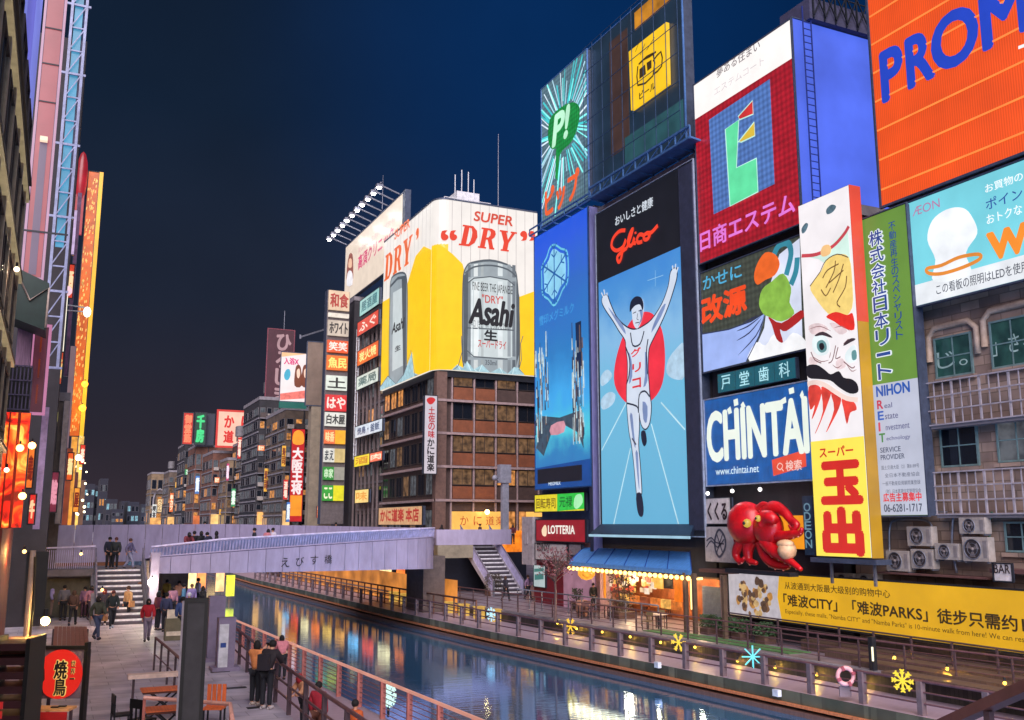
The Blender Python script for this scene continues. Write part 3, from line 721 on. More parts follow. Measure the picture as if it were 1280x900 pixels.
def condenser(pxl, pyt, pyb, pxr, label, X=30.2):
    a = atX(pxl, pyt, X); b_ = atX(pxl, pyb, X); c = atX(pxr, pyt, X); w = a.y-c.y; h = a.z-b_.z
    t = thing('air_conditioner', label, 'air conditioner', (X, a.y, b_.z), -math.pi/2, 'air conditioner condensers on the stone wall')
    obj('casing', MB().box(0, 0, 0, w, 0.35, h), mat('casing_cream', (150, 140, 134), 0.5, var=0.3), t)
    r = min(w*0.33, h*0.42); cx, cz = w*0.4, h*0.5
    mb = MB(); n = 16; mb.add([(cx+r*math.cos(6.283*i/n), -0.006, cz+r*math.sin(6.283*i/n)) for i in range(n)], [tuple(range(n))]); obj('fan_opening', mb, mat('fan_dark', (46, 38, 40), 0.7), t)
    obj('fan_guard', MB().torus((cx, -0.02, cz), r, 0.018, 18, 5).torus((cx, -0.02, cz), r*0.6, 0.01, 14, 4), M_STEEL, t)
    mb = MB()
    for k in range(3):
        q = k*2.094; mb.add([(cx, -0.012, cz), (cx+r*0.85*math.cos(q), -0.014, cz+r*0.85*math.sin(q)), (cx+r*0.85*math.cos(q+0.9), -0.01, cz+r*0.85*math.sin(q+0.9))], [(0, 1, 2)])
    mb.ball((cx, -0.02, cz), r*0.2, 8); obj('fan', mb, mat('fan_grey', (110, 100, 100), 0.6), t)
    obj('foot_rail', MB().box(0.03, 0.02, -0.06, 0.1, 0.33, -0.001).box(w-0.1, 0.02, -0.06, w-0.03, 0.33, -0.001), M_STEEL, t)
    obj('vent_slats', MB().box(w*0.8, -0.008, h*0.15, w*0.95, -0.002, h*0.85), mat('slat_grey', (120, 112, 112), 0.6), t)
condenser(1133, 658, 682, 1163, 'small air conditioner topmost of the cluster under the green vertical sign')
condenser(1107, 688, 713, 1135, 'air conditioner at the lower left of the cluster under the green vertical sign')
condenser(1138, 686, 710, 1165, 'air conditioner at the lower right of the cluster under the green vertical sign')
condenser(1168, 679, 699, 1197, 'low squat air conditioner just right of the cluster of three')
condenser(1198, 647, 667, 1230, 'air conditioner stacked on top of a larger one by the pipes')
condenser(1202, 671, 701, 1234, 'largest air conditioner, under a smaller one by the pipes')
condenser(1043, 716, 734, 1066, 'dark shaded air conditioner at the left below the yellow pachinko sign', 30.4)
condenser(1070, 717, 735, 1095, 'dark shaded air conditioner at the right below the yellow pachinko sign', 30.4)
a = atX(1104, 713, 30.4); b_ = atX(1240, 701, 30.4)
solo('wall_shelf', MB().box(30.05, b_.y, a.z-0.1, 30.89, a.y, a.z-0.035).box(30.1, b_.y-6, a.z+0.15, 30.89, b_.y-0.1, a.z+0.3), mat('rust_shelf', (92, 58, 54), 0.7), 'rusty steel shelf carrying the air conditioners on the stone wall', 'shelf')
for k, (pts, lab) in enumerate((([(1112, 690), (1112, 660), (1120, 650), (1155, 650), (1166, 662), (1170, 700)], 'bent grey conduit looping round the cluster of air conditioners'), ([(1192, 640), (1190, 680), (1196, 716)], 'straight grey pipe beside the stacked air conditioners'), ([(1240, 640), (1236, 660), (1240, 700)], 'green tinted pipe right of the stacked air conditioners'))):
    mb = MB().path([tuple(atX(x, y, 30.6)) for x, y in catmull(pts, False, 4)], 0.05, 6); solo('wall_pipe', mb, M_STEEL if k < 2 else mat('green_pipe', (60, 120, 96), 0.6), lab, 'pipe')

# ================================================================ SIGNS, RIGHT BANK, NEAR TO FAR
K = glow
# -- orange lender sign
s = Sign('billboard', 'huge orange billboard with blue capital letters at the top right', 'billboard', 'X', 30.0, (1080, -150, 1097, 260), (1420, 120), 0.5, K((242, 84, 22), 0.95, 0.12, 0.5, 'tubes'), M_FRAME, fw=0.1)
for k in range(1, 12):
    z = s.h*(k/11.5) - 0.6
    if z > 0.3: obj('panel_seam', MB().box(0.05, -0.05, z-0.035, s.w-0.05, -0.022, z+0.035), K((255, 138, 62), 1.0), s.root)
G_BLUE = K((30, 66, 188), 1.0, 0.08)
def letter_text(t, pxl, pyb, pxr, pyt, m, bold=0.03, **k): s.text(t, pxl, pyb, pxr, pyt, m, bold=bold, **k)
# letters set along the sign: lower left of P about (1103,125); they shrink leftwards by perspective only
for ch, a_ in (('P', (1106, 127, 1130, 61)), ('R', (1138, 110, 1168, 61)), ('O', (1170, 94, 1224, 66)), ('M', (1232, 62, 1287, 66)), ('I', (1297, 28, 1305, 70)), ('S', (1312, 20, 1346, 72)), ('E', (1355, -5, 1385, 75))):
    s.ptext(ch, *a_, G_BLUE, 2, 0.06, name='letter')
s.lines('underline', [[(1274, 60), (1320, 42)]], 0.12, K((235, 235, 235), 1.0), 2, clip=False)
# -- pale blue retail billboard
s = Sign('billboard', 'pale blue billboard with an orange ring and point advert above the stone building', 'billboard', 'X', 30.1, (1130, 256, 1142, 384), (1420, 200), 0.35, K((122, 212, 226), 0.95, 0.12, 0.4), M_FRAME, fw=0.06)
hb = s.h*0.20
s.poly('caption_strip', [(0.02, 0.02), (s.w-0.02, 0.02), (s.w-0.02, hb), (0.02, hb)], K((226, 230, 234), 1.0), 1, loc=True)
s.ptext('この看板の照明はLEDを使用しています', 1172, 369, 1340, 13, K((70, 74, 86), 1.0), 2, 0.005)
s.ptext('ÆON', 1142, 271, 1176, 11, K((176, 120, 160), 1.0), 2, 0.0)
s.ptext('お買物の', 1233, 242, 1280, 11, K((240, 248, 250), 1.0), 2, 0.01)
s.ptext('ポイント', 1234, 263, 1295, 14, K((40, 76, 150), 1.0), 2, 0.01)
s.ptext('おトクな', 1235, 281, 1279, 12, K((240, 248, 250), 1.0), 2, 0.01)
s.ptext('waon', 1238, 326, 1400, 34, K((240, 140, 40), 1.0), 2, 0.07)
# the printed animal is left out; its orange ring and a plain white arch shape stay
s.poly('white_shape', [(1168, 352), (1170, 325), (1160, 300), (1166, 276), (1184, 262), (1204, 260), (1216, 272), (1222, 292), (1208, 316), (1213, 344)], K((240, 244, 248), 1.0), 1, 4)
s.lines('orange_ring', [[(1163, 342), (1160, 336), (1178, 332), (1200, 322), (1224, 318), (1226, 324), (1206, 334), (1180, 342)]], 0.14, K((226, 138, 50), 1.0), 3, 4, True)
# -- green and white vertical sign
s = Sign('vertical_sign', 'tall green and white company sign with dark blue vertical characters', 'sign', 'X', 29.9, (1075, 276, 1101, 645), (1146, 440), 0.5, K((106, 148, 60), 0.9, 0.1, 0.6), M_FRAME, fw=0.05)
zs = s.p(1090, 482)[1]
s.poly('white_panel', [(0.03, 0.03), (s.w-0.03, 0.03), (s.w-0.03, zs), (0.03, zs)], K((186, 190, 208), 0.95, 0.1, 0.6), 1, loc=True)
navy = K((28, 66, 140), 1.0); wht = K((224, 232, 240), 1.0)
def vtext(t, px, pyt, pyb, wl, m, layer, bold=0.03, name='lettering', xoff=0.0):
    x, z1 = s.p(px, pyt); _, z0 = s.p(px, pyb); s.text(t, x-wl/2+xoff, z0, x+wl/2+xoff, z1, m, layer, bold, loc=True, vertical=True, name=name)
x0_, _z = s.p(1097, 280)
zt = s.p(1090, 285)[1]; zb = s.p(1100, 476)[1]
s.text('株式会社日本リート', 0.42, zb, 1.17, zt-0.15, wht, 2, 0.09, loc=True, vertical=True, name='lettering_outline')
s.text('株式会社日本リート', 0.45, zb, 1.14, zt-0.15, navy, 3, 0.02, loc=True, vertical=True)
s.text('不動産再生のスペシャリスト', 1.5, zb+1.5, 1.85, zt-0.05, navy, 3, 0.01, loc=True, vertical=True)
W_ = s.w
def row(t, zf, x0, x1, h, col, bold=0.02): s.text(t, W_*x0, zs*zf, W_*x1, zs*zf+h, K(col, 1.0), 2, bold, loc=True)
row('NIHON', .905, .12, .82, 0.42, (36, 84, 170), .05)
for i, (c, r_, col) in enumerate((('R', 'eal', (190, 50, 80)), ('E', 'state', (40, 90, 180)), ('I', 'nvestment', (200, 70, 90)), ('T', 'echnology', (70, 130, 70)))):
    row(c, .81-.085*i, .12, .15 if c == 'I' else .24, 0.34, col, .05); row(r_, .81-.085*i, .27, .27+.055*len(r_), 0.2, (90, 90, 130), .01)
row('SERVICE', .475, .12, .55, 0.2, (70, 76, 100)); row('PROVIDER', .42, .12, .62, 0.2, (70, 76, 100))
for i, tt in enumerate(('国土交通大臣（2）第8189号', '全日本不動産協会', '一般不動産投資顧問業登録', '（財）日本賃貸住宅管理協会')):
    row(tt, .345-.06*i, .12+.06*(i % 2), .9, 0.17, (70, 76, 96), .0)
row('広告主募集中', .105, .12, .9, 0.34, (214, 50, 56), .03); row('06-6281-1717', .03, .12, .9, 0.3, (60, 66, 86), .02)
# -- yellow pachinko sign with printed doll and cat
s = Sign('vertical_sign', 'tall yellow sign with red 玉出 characters below a printed red doll face', 'sign', 'X', 29.2, (1000, 257, 1019, 695), (1076, 470), 0.62, K((244, 238, 240), 0.95, 0.08, 0.7), None)
obj('side_panel', MB().box(s.w, 0.0, 0.0, s.w+0.02, 0.6, s.h), K((198, 146, 24), 0.85, 0.3, 0.35), s.root)
obj('side_panel', MB().box(s.w+0.001, -0.018, s.h*0.62, s.w+0.03, 0.6, s.h), K((226, 74, 50), 0.9, 0.2, 0.4), s.root, label='red orange upper side panel')
xs = s.w; H_ = s.h
def q(px, py): return s.p(px, py)
zy = s.p(1035, 550)[1]
s.poly('yellow_panel', [(0.02, 0.02), (xs-0.02, 0.02), (xs-0.02, zy), (0.02, zy)], K((250, 226, 84), 1.0, 0.06), 1, loc=True)
red = K((206, 38, 30), 1.0, 0.05)
s.text('スーパー', 1026, 572, 1067, 556, red, 2, 0.04)
s.text('玉', 1030, 628, 1075, 577, red, 2, 0.09); s.text('出', 1033, 690, 1076, 637, red, 2, 0.1)
pale = K((206, 234, 222), 1.0); gold = K((240, 208, 120), 1.0, 0.12, 3); blk = K((24, 22, 30), 1.0, 0.0); rr = K((222, 44, 34), 1.0, 0.2, 2)
s.poly('pale_ground', [(1003, 320), (1030, 316), (1060, 285), (1064, 330), (1062, 350), (1024, 324)], pale, 1, 0)
s.lines('red_collar', [[(1003, 320), (1022, 318), (1042, 308), (1056, 293), (1062, 283)]], 0.16, K((198, 70, 80), 1.0), 2, 4)
s.polys('cat_eye', [[(1034, 262), (1040, 256), (1046, 258), (1042, 265), (1035, 268)], [(1003, 286), (1008, 279), (1011, 281), (1008, 289), (1004, 292)]], K((84, 110, 124), 1.0, 0.4, 6), 2, 3)
s.poly('bell', [(1027, 316), (1030, 308), (1037, 306), (1040, 311), (1038, 318), (1030, 321)], K((236, 190, 130), 1.0), 3, 3)
s.poly('gold_coin', [(1027, 340), (1034, 326), (1048, 318), (1062, 322), (1066, 350), (1066, 385), (1052, 398), (1036, 392), (1020, 372), (1014, 358)], gold, 2, 3)
s.lines('coin_outline', [[(1027, 340), (1034, 326), (1048, 318), (1062, 322)], [(1014, 358), (1027, 340)]], 0.045, K((90, 70, 60), 1.0), 4, 3)
s.lines('coin_writing', [[(1046, 326), (1044, 340), (1034, 360)], [(1030, 348), (1036, 338), (1050, 330)], [(1056, 330), (1050, 350), (1043, 366)], [(1038, 354), (1056, 338)], [(1060, 345), (1058, 360), (1048, 378), (1052, 384)], [(1028, 362), (1034, 370), (1040, 360)]], 0.06, K((120, 88, 50), 1.0), 4, 3)
s.poly('doll_hood', [(1034, 396), (1046, 390), (1060, 394), (1067, 392), (1069, 412), (1056, 410), (1044, 402)], rr, 3, 3)
s.polys('eye_white', [[(1017, 424), (1024, 417), (1034, 422), (1038, 434), (1034, 443), (1024, 444), (1017, 436)], [(1058, 442), (1064, 434), (1070, 432), (1072, 448), (1064, 454), (1058, 450)]], K((226, 238, 240), 1.0), 2, 3)
s.polys('iris', [[(1023, 428), (1029, 425), (1034, 430), (1034, 438), (1028, 441), (1023, 436)], [(1066, 440), (1071, 438), (1072, 448), (1067, 450)]], K((96, 142, 146), 1.0), 3, 3)
s.polys('pupil', [[(1026, 430), (1030, 429), (1032, 434), (1029, 438), (1026, 435)]], blk, 4, 3)
s.lines('brow', [[(1020, 420), (1030, 417), (1042, 422)], [(1056, 432), (1064, 426), (1071, 424)]], 0.16, K((60, 44, 52), 1.0), 4, 3, taper=True)
s.lines('face_line', [[(1046, 432), (1042, 450), (1037, 454)], [(1049, 434), (1046, 448), (1052, 446)], [(1015, 440), (1020, 450), (1028, 454)], [(1056, 452), (1066, 460), (1070, 458)], [(1056, 430), (1062, 424)]], 0.05, K((130, 92, 96), 1.0), 3, 3)
s.poly('moustache', [(1010, 458), (1022, 456), (1032, 462), (1040, 468), (1050, 464), (1056, 472), (1066, 474), (1073, 480), (1074, 490), (1064, 492), (1050, 484), (1040, 476), (1026, 474), (1012, 472)], blk, 4, 3)
s.polys('face_shade', [[(1012, 408), (1024, 404), (1036, 410), (1030, 416), (1016, 418)], [(1038, 404), (1052, 406), (1060, 414), (1050, 418)], [(1046, 452), (1054, 448), (1058, 458), (1048, 462)], [(1014, 446), (1024, 450), (1020, 456), (1012, 454)]], K((226, 204, 206), 1.0, .2, 3), 2, 3)
s.lines('wrinkle', [[(1012, 412), (1026, 408), (1040, 414)], [(1044, 410), (1054, 408), (1064, 414)], [(1018, 446), (1028, 452), (1038, 450)], [(1060, 456), (1066, 464), (1072, 462)], [(1040, 440), (1038, 448)], [(1042, 456), (1048, 460), (1054, 456)]], 0.04, K((150, 110, 112), 1.0), 3, 3, taper=True)
s.lines('lip', [[(1011, 480), (1022, 478), (1034, 482), (1046, 490), (1060, 498), (1074, 500)]], 0.2, K((240, 214, 204), 1.0), 4, 3)
s.polys('beard_stroke', [[(1012, 484), (1024, 482), (1028, 492), (1022, 512), (1016, 524), (1020, 506), (1014, 512)], [(1028, 484), (1040, 488), (1036, 504), (1026, 530), (1020, 542), (1030, 514)], [(1040, 490), (1052, 496), (1050, 510), (1040, 530), (1034, 540), (1044, 512)], [(1054, 498), (1068, 502), (1072, 512), (1064, 516), (1060, 530), (1056, 512)]], K((222, 66, 54), 1.0, 0.3, 2), 3, 3)
obj('bottom_ledge', MB().box(-0.3, -0.1, -0.25, s.w+0.3, 0.7, -0.05), M_FRAME, s.root)
for xx in (0.5, s.w-0.2): obj('strut', MB().box(xx, 0.2, -1.1, xx+0.1, 0.3, -0.26), M_STEEL, s.root)
# -- red neon sign with a blue panel
s = Sign('billboard', 'red neon billboard with a green letter emblem on a blue panel under a white header', 'billboard', 'X', 30.0, (868, 107, 875, 330), (995, 150), 0.3, K((176, 22, 40), 0.9, 0.25, 1.5, 'grid'), M_FRAME, fw=0.06)
zh = s.p(870, 149)[1]
s.poly('white_header', [(0.02, zh), (s.w-0.02, zh), (s.w-0.02, s.h-0.02), (0.02, s.h-0.02)], K((250, 244, 240), 1.0, 0.05), 1, loc=True)
s.ptext('夢ある住まい', 897, 98, 951, 12, K((120, 112, 116), 1.0), 2, 0.01)
s.ptext('エステムコート', 894, 120, 956, 9, K((208, 200, 204), 1.0), 2, 0.0)
s.poly('blue_panel', [(887, 150), (963, 99), (969, 230), (893, 268)], K((84, 122, 190), 0.95, 0.12, 1.5, 'grid'), 2)
s.poly('emblem_green', [(908, 162), (925, 150), (923, 182), (922, 210), (947, 198), (949, 240), (914, 258)], K((96, 218, 158), 1.0), 3)
s.lines('emblem_outline', [[(908, 162), (925, 150), (922, 210), (947, 198), (949, 240), (914, 258)], [(924, 146), (942, 126), (943, 143), (926, 150)], [(924, 178), (944, 153), (945, 170), (928, 178)]], 0.07, K((190, 240, 226), 1.0), 4, 0, True)
s.poly('emblem_red', [(924, 146), (942, 126), (943, 143), (926, 150)], K((206, 50, 50), 1.0), 3)
s.poly('emblem_yellow', [(924, 178), (944, 153), (945, 170), (928, 178)], K((216, 184, 60), 1.0), 3)
s.ptext('日商エステム', 877, 315, 995, 24, K((224, 120, 214), 1.0), 3, 0.03)
# its blue side wall facing the camera, ladder and roof equipment
x_ = Sign('lit_wall', 'plain glowing blue side wall of the red neon billboard with a ladder', 'billboard', 'Y', s.o.y-s.w-0.05, (988, 22, 1006, 300), (1110, 60), 0.2, K((82, 110, 236), 0.9, 0.35, 0.18), M_FRAME, fw=0.05)  # wall glows blue by itself in place of blue lights shining on it
mb = MB(); w_ = x_.w
for xx in (0.45, 0.95): mb.bar((xx, -0.25, 0.0), (xx, -0.25, x_.h+0.6), 0.05)
obj('ladder_rail', mb, mat('navy_steel', (30, 44, 110), 0.5), x_.root); mb = MB()
for i in range(int(x_.h/0.35)): mb.bar((0.45, -0.25, 0.3+i*0.35), (0.95, -0.25, 0.3+i*0.35), 0.035)
obj('ladder_rungs', mb, mat('navy_steel', (1, 1, 1)), x_.root, kind='stuff')
# roof lattice above the blue wall
t = thing('roof_lattice', 'dark steel lattice on the roof left of the orange billboard', 'lattice', (31, 31.6, 26)); base = atY(1000, 30, 32.0)
mb = MB(); zt_ = x_.o.z + x_.h
for i in range(6):
    xx = x_.o.x+1.0+i*0.7
    obj('post', MB().bar((xx, 31.9, zt_+0.05), (xx, 31.9, zt_+3.2), 0.07), M_DARK, t, world=True); obj('brace', MB().bar((xx, 31.86, zt_+0.2), (xx+0.7, 31.86, zt_+1.6), 0.05).bar((xx+0.7, 31.83, zt_+0.2), (xx, 31.83, zt_+1.6), 0.05), M_DARK, t, world=True)
obj('plinth', MB().box(x_.o.x+0.8, 31.95, zt_+0.02, x_.o.x+5.5, 34.0, zt_+1.1), mat('plinth_grey', (60, 58, 84), 0.8), t, world=True)
for i in range(3): obj('rail', MB().bar((x_.o.x+0.8, 31.95, zt_+1.5+i*0.8), (x_.o.x+5.5, 31.95, zt_+1.5+i*0.8), 0.05), M_DARK, t, world=True)
# -- medicine sign (its printed figure is a known character and is left out)
s = Sign('billboard', 'dark olive billboard with cyan and orange characters and a flowing pale blue sack', 'billboard', 'X', 30.0, (877, 342, 879, 466), (1003, 300), 0.3, K((74, 80, 70), 0.8, 0.2, 3, 'grid'), M_FRAME, fw=0.06)
s.poly('white_ground', [(941, 444), (956, 410), (962, 360), (975, 318), (1000, 298), (1004, 438)], K((214, 220, 240), 1.0), 1)
s.poly('cloud', [(938, 452), (946, 428), (958, 432), (968, 418), (980, 428), (992, 416), (1006, 424), (1006, 440)], K((244, 244, 246), 1.0), 2, 3)
s.poly('sack', [(878, 418), (912, 412), (940, 402), (957, 392), (950, 420), (934, 452), (879, 466)], K((156, 178, 236), 1.0, 0.1, 1), 2)
s.lines('fold_line', [[(952, 396), (936, 408), (922, 414)], [(953, 398), (938, 416), (922, 426)], [(955, 400), (946, 420), (924, 444)], [(950, 394), (930, 404)]], 0.07, K((40, 44, 80), 1.0), 3, 3, taper=True)
s.lines('sack_outline', [[(878, 418), (912, 412), (940, 402), (957, 392), (950, 420), (934, 452)]], 0.06, K((40, 50, 90), 1.0), 3)
s.lines('scarf', [[(966, 326), (974, 308), (986, 304), (990, 318), (984, 344)], [(990, 356), (996, 340), (998, 322)]], 0.34, K((52, 132, 152), 1.0), 3, 4)
s.poly('sash_red', [(962, 396), (978, 404), (1002, 388), (1006, 396), (984, 414), (976, 412), (980, 428), (972, 424), (966, 406)], K((168, 34, 34), 1.0), 3, 3)
s.poly('plain_green_form', [(950, 380), (954, 362), (966, 352), (980, 342), (990, 360), (988, 378), (994, 392), (978, 402), (962, 396), (955, 392)], K((134, 180, 70), 1.0, 0.2, 2), 3, 3)
s.poly('plain_orange_form', [(944, 346), (948, 330), (958, 316), (970, 318), (976, 330), (970, 344), (958, 350), (948, 356)], K((230, 100, 34), 1.0, 0.15, 2), 4, 3)
s.ptext('かせに', 880, 363, 928, 16, K((78, 172, 214), 1.0), 2, 0.02)
s.ptext('改源', 879, 406, 934, 32, K((236, 74, 28), 1.0), 2, 0.06)
# -- dental sign
s = Sign('sign', 'row of four teal character panels 戸堂歯科 between two large signs', 'sign', 'X', 30.0, (897, 468, 898, 492), (994, 440), 0.2, K((22, 74, 92), 0.8), None)
s.root['label'] = 'row of four small teal character panels above the blue letter billboard'
for i, ch in enumerate('戸堂歯科'):
    w4 = s.w/4; obj('panel', MB().box(i*w4+0.04, -0.045, 0.04, (i+1)*w4-0.04, -0.021, s.h-0.04), K((24, 92, 108), 0.9), s.root)
    s.text(ch, i*w4+w4*.25, s.h*.15, i*w4+w4*.75, s.h*.85, K((170, 220, 230), 1.0), 3, 0.01, loc=True)
# -- blue letter billboard
s = Sign('billboard', 'blue billboard with tall white letters and an orange search button above the octopus', 'billboard', 'X', 30.0, (881, 501, 884, 607), (1012, 480), 0.3, K((26, 92, 168), 0.9, 0.25, 2, 'tubes'), mat('white_frame', (170, 180, 200), 0.4, 0.4), fw=0.06)
wl = K((232, 240, 228), 1.0, 0.04)
s.ptext('CHINTAI', 887, 577, 1012, 60, wl, 3, 0.045)
s.polys('dot_square', [[(910, 512), (914, 508), (916, 516), (912, 518)], [(918, 500), (923, 498), (924, 506), (919, 508)], [(927, 506), (930, 502), (933, 508), (929, 513)], [(977, 500), (983, 496), (984, 503), (978, 506)], [(987, 486), (993, 484), (994, 491), (988, 493)], [(1001, 494), (1004, 488), (1006, 494), (1003, 499)]], wl, 3)
s.ptext('www.chintai.net', 896, 594, 950, 9, K((206, 226, 236), 1.0), 3, 0.01)
s.poly('search_button', [(966, 575), (1008, 562), (1009, 583), (968, 595)], K((226, 78, 56), 1.0), 3)
s.ptext('検索', 984, 589, 1004, 13, K((240, 200, 190), 1.0), 4, 0.02); s.lines('search_glass', [[(973, 584), (976, 579), (980, 582), (977, 587)]], 0.05, K((240, 200, 190), 1.0), 4, 3, True)
s.lines('search_handle', [[(979, 586), (981, 589)]], 0.05, K((240, 200, 190), 1.0), 4)
# -- white boards left of the octopus
s = Sign('sign', 'upper square white board with brush written characters left of the octopus', 'sign', 'X', 30.0, (880, 623, 881, 655), (914, 640), 0.15, mat('board_white', (196, 186, 184), 0.6), M_DARK, fw=0.03)
s.text('くくる', 886, 650, 909, 628, mat('ink', (40, 20, 24), 0.6), 2, 0.04)
s = Sign('sign', 'lower grey board with a dark oval crest left of the octopus', 'sign', 'X', 29.9, (881, 658, 882, 702), (922, 680), 0.15, mat('board_grey', (172, 162, 160), 0.6), None)
s.lines('crest_ring', [[(900, 662), (907, 672), (907, 686), (900, 696), (895, 686), (895, 672)]], 0.12, mat('crest_grey', (70, 70, 84), 0.6), 2, 4, True)
s.lines('crest_line', [[(884, 676), (890, 672), (896, 678), (906, 680)], [(884, 684), (890, 676), (898, 684), (906, 674)], [(897, 668), (904, 690)], [(904, 668), (897, 690)]], 0.07, mat('crest_grey', (1, 1, 1)), 2, 3)
s = Sign('sign', 'plain glowing orange panel right of the octopus', 'sign', 'X', 30.3, (974, 644, 975, 686), (1006, 660), 0.1, K((240, 150, 30), 0.95), None)
s = Sign('vertical_sign', 'narrow dark blue vertical sign between the octopus and the yellow pachinko sign', 'sign', 'X', 29.8, (1003, 620, 1006, 694), (1017, 650), 0.2, mat('navy_board', (28, 58, 84), 0.5), None)
s.text('ODEON', .12, .3, s.w-.12, s.h-.3, K((110, 150, 170), .8), 2, 0.02, loc=True, vertical=True)
s = Sign('sign', 'small square white BAR sign low on the stone wall', 'sign', 'X', 29.95, (1242, 704, 1243, 726), (1265, 710), 0.1, mat('board_white', (1, 1, 1)), M_DARK, fw=0.03)
s.text('BAR', 1244, 716, 1263, 706, mat('ink', (1, 1, 1)), 2, 0.01);
# -- long yellow banner with a picture of food at its left end
s = Sign('banner', 'long yellow mall advert banner along the terrace with black characters', 'banner', 'X', 29.75, (911, 713, 912, 768), (1345, 760), 0.12, K((236, 178, 24), 0.8, 0.12, 0.5), M_DARK, fw=0.05)
s.poly('photo_panel', [(0.03, 0.03), (s.p(976, 740)[0], 0.03), (s.p(972, 740)[0], s.h*.5), (s.p(974, 715)[0], s.h-0.03), (0.03, s.h-0.03)], K((206, 198, 206), 0.75, 0.15, 3), 1, loc=True)
rg = random.Random(4); mb_ = {}
for i in range(70):
    a_ = rg.random()*6.283; d_ = rg.random()**0.5; cx = s.p(943, 742)[0] + math.cos(a_)*d_*s.p(970, 742)[0]*0.36; cz = s.h*0.46 + math.sin(a_)*d_*s.h*0.4
    r_ = 0.08+rg.random()*0.13; n_ = 7; pts = [(cx+r_*math.cos(6.283*j/n_)*(0.7+rg.random()*0.5), cz+r_*math.sin(6.283*j/n_)*(0.7+rg.random()*0.5)) for j in range(n_)]
    mb_.setdefault(i % 4, []).append((pts, i))
for j, c_ in enumerate(((196, 140, 74), (136, 96, 66), (214, 176, 120), (96, 72, 60))):
    s.polys('food_print', [p for p, _ in mb_[j]], K(c_, 0.75, 0.3, 6), 2+j, 2, loc=True, kind='stuff')
ink = K((60, 40, 22), 0.5, 0)
s.ptext('从波通到大阪最大级别的购物中心', 982, 736, 1114, 9, ink, 2, 0.01)
s.ptext('「难波CITY」「难波PARKS」徒步只需约10分钟', 981, 757, 1345, 15, ink, 2, 0.03)
s.ptext('Especially, these malls, "Namba CITY" and "Namba Parks" is 10-minute walk from here! We can reserve', 983, 768, 1300, 7, ink, 2, 0.0)
# ---------------------------------------------------------------- running athlete sign
def gradient_glow(name, stops, h, s=1.0, noise=0.1):
    """printed picture whose ink changes colour with height on the sheet"""
    m = bpy.data.materials.new(name); m.use_nodes = True; t = m.node_tree; b = t.nodes['Principled BSDF']; b.inputs['Roughness'].default_value = 0.35
    tcn = t.nodes.new('ShaderNodeTexCoord'); sx = t.nodes.new('ShaderNodeSeparateXYZ'); t.links.new(tcn.outputs['Object'], sx.inputs[0])
    n = t.nodes.new('ShaderNodeTexNoise'); t.links.new(tcn.outputs['Object'], n.inputs['Vector']); n.inputs['Scale'].default_value = 0.5; n.inputs['Detail'].default_value = 5
    a = t.nodes.new('ShaderNodeMath'); a.operation = 'DIVIDE'; t.links.new(sx.outputs['Z'], a.inputs[0]); a.inputs[1].default_value = h
    c = t.nodes.new('ShaderNodeMath'); c.operation = 'MULTIPLY_ADD'; t.links.new(n.outputs[0], c.inputs[0]); c.inputs[1].default_value = noise*2; t.links.new(a.outputs[0], c.inputs[2])
    d = t.nodes.new('ShaderNodeMath'); d.operation = 'SUBTRACT'; t.links.new(c.outputs[0], d.inputs[0]); d.inputs[1].default_value = noise
    r = t.nodes.new('ShaderNodeValToRGB'); t.links.new(d.outputs[0], r.inputs[0]); e = r.color_ramp.elements
    for i, (p_, c_) in enumerate(stops):
        x = e[i] if i < 2 else e.new(p_); x.position = p_; x.color = lin(c_) + (1,)
    t.links.new(r.outputs[0], b.inputs['Emission Color']); b.inputs['Emission Strength'].default_value = s*0.72; b.inputs['Base Color'].default_value = (0.05, 0.06, 0.08, 1)
    return m
s = Sign('led_sign', 'tall lit sign of a running athlete with raised arms before a red disc', 'sign', 'X', 29.9, (746, 268, 750, 668), (874, 430), 0.6, K((22, 24, 34), 0.8, 0.2), mat('white_frame', (1, 1, 1)), fw=0.05)
wpx = lambda x: s.p(x, 500)[0]
pl, pr = s.p(751, 500)[0], s.p(857, 500)[0]; zt = s.p(750, 353)[1]; zb = s.p(755, 656)[1]
G_SKY = gradient_glow('athlete_sky', ((0.0, (92, 170, 206)), (0.42, (104, 182, 216)), (0.58, (128, 182, 222)), (0.70, (62, 140, 208)), (0.82, (36, 122, 204))), s.h, 1.0, 0.08)
s.poly('picture_panel', [(pl, zb), (pr, zb), (pr, zt), (pl, zt)], G_SKY, 1, loc=True)
G_BODYW = K((206, 216, 232), 1.0, 0.06); G_INK = K((26, 34, 60), 0.8, 0)
s.poly('red_disc', [(769, 480), (771, 448), (784, 410), (800, 392), (816, 392), (828, 412), (832, 445), (829, 478), (818, 498), (800, 508), (782, 502)], K((230, 48, 66), 1.0), 2, 4)
SH = K((120, 140, 184), 1.0, .15)
s.polys('muscle_shade', [[(762, 384), (766, 392), (776, 408), (784, 418), (780, 406), (770, 394)], [(834, 380), (828, 396), (816, 416), (820, 402), (829, 384)], [(787, 440), (789, 460), (788, 480), (792, 470), (791, 450)], [(808, 440), (808, 470), (806, 484), (811, 476), (811, 448)], [(789, 520), (793, 550), (796, 560), (794, 540), (792, 518)], [(796, 566), (799, 600), (801, 612), (800, 590), (799, 566)], [(805, 502), (806, 524), (810, 528), (811, 508)], [(801, 388), (803, 398), (799, 408), (804, 400), (805, 388)]], SH, 5.5, 2)
s.polys('cloud_print', [[(752, 500), (762, 490), (770, 494), (766, 506), (754, 512)], [(836, 450), (846, 436), (856, 430), (857, 470), (844, 474), (834, 466)], [(752, 470), (760, 462), (766, 470), (758, 480), (752, 482)]], K((176, 206, 228), .95, .2, 2), 1.6, 3)
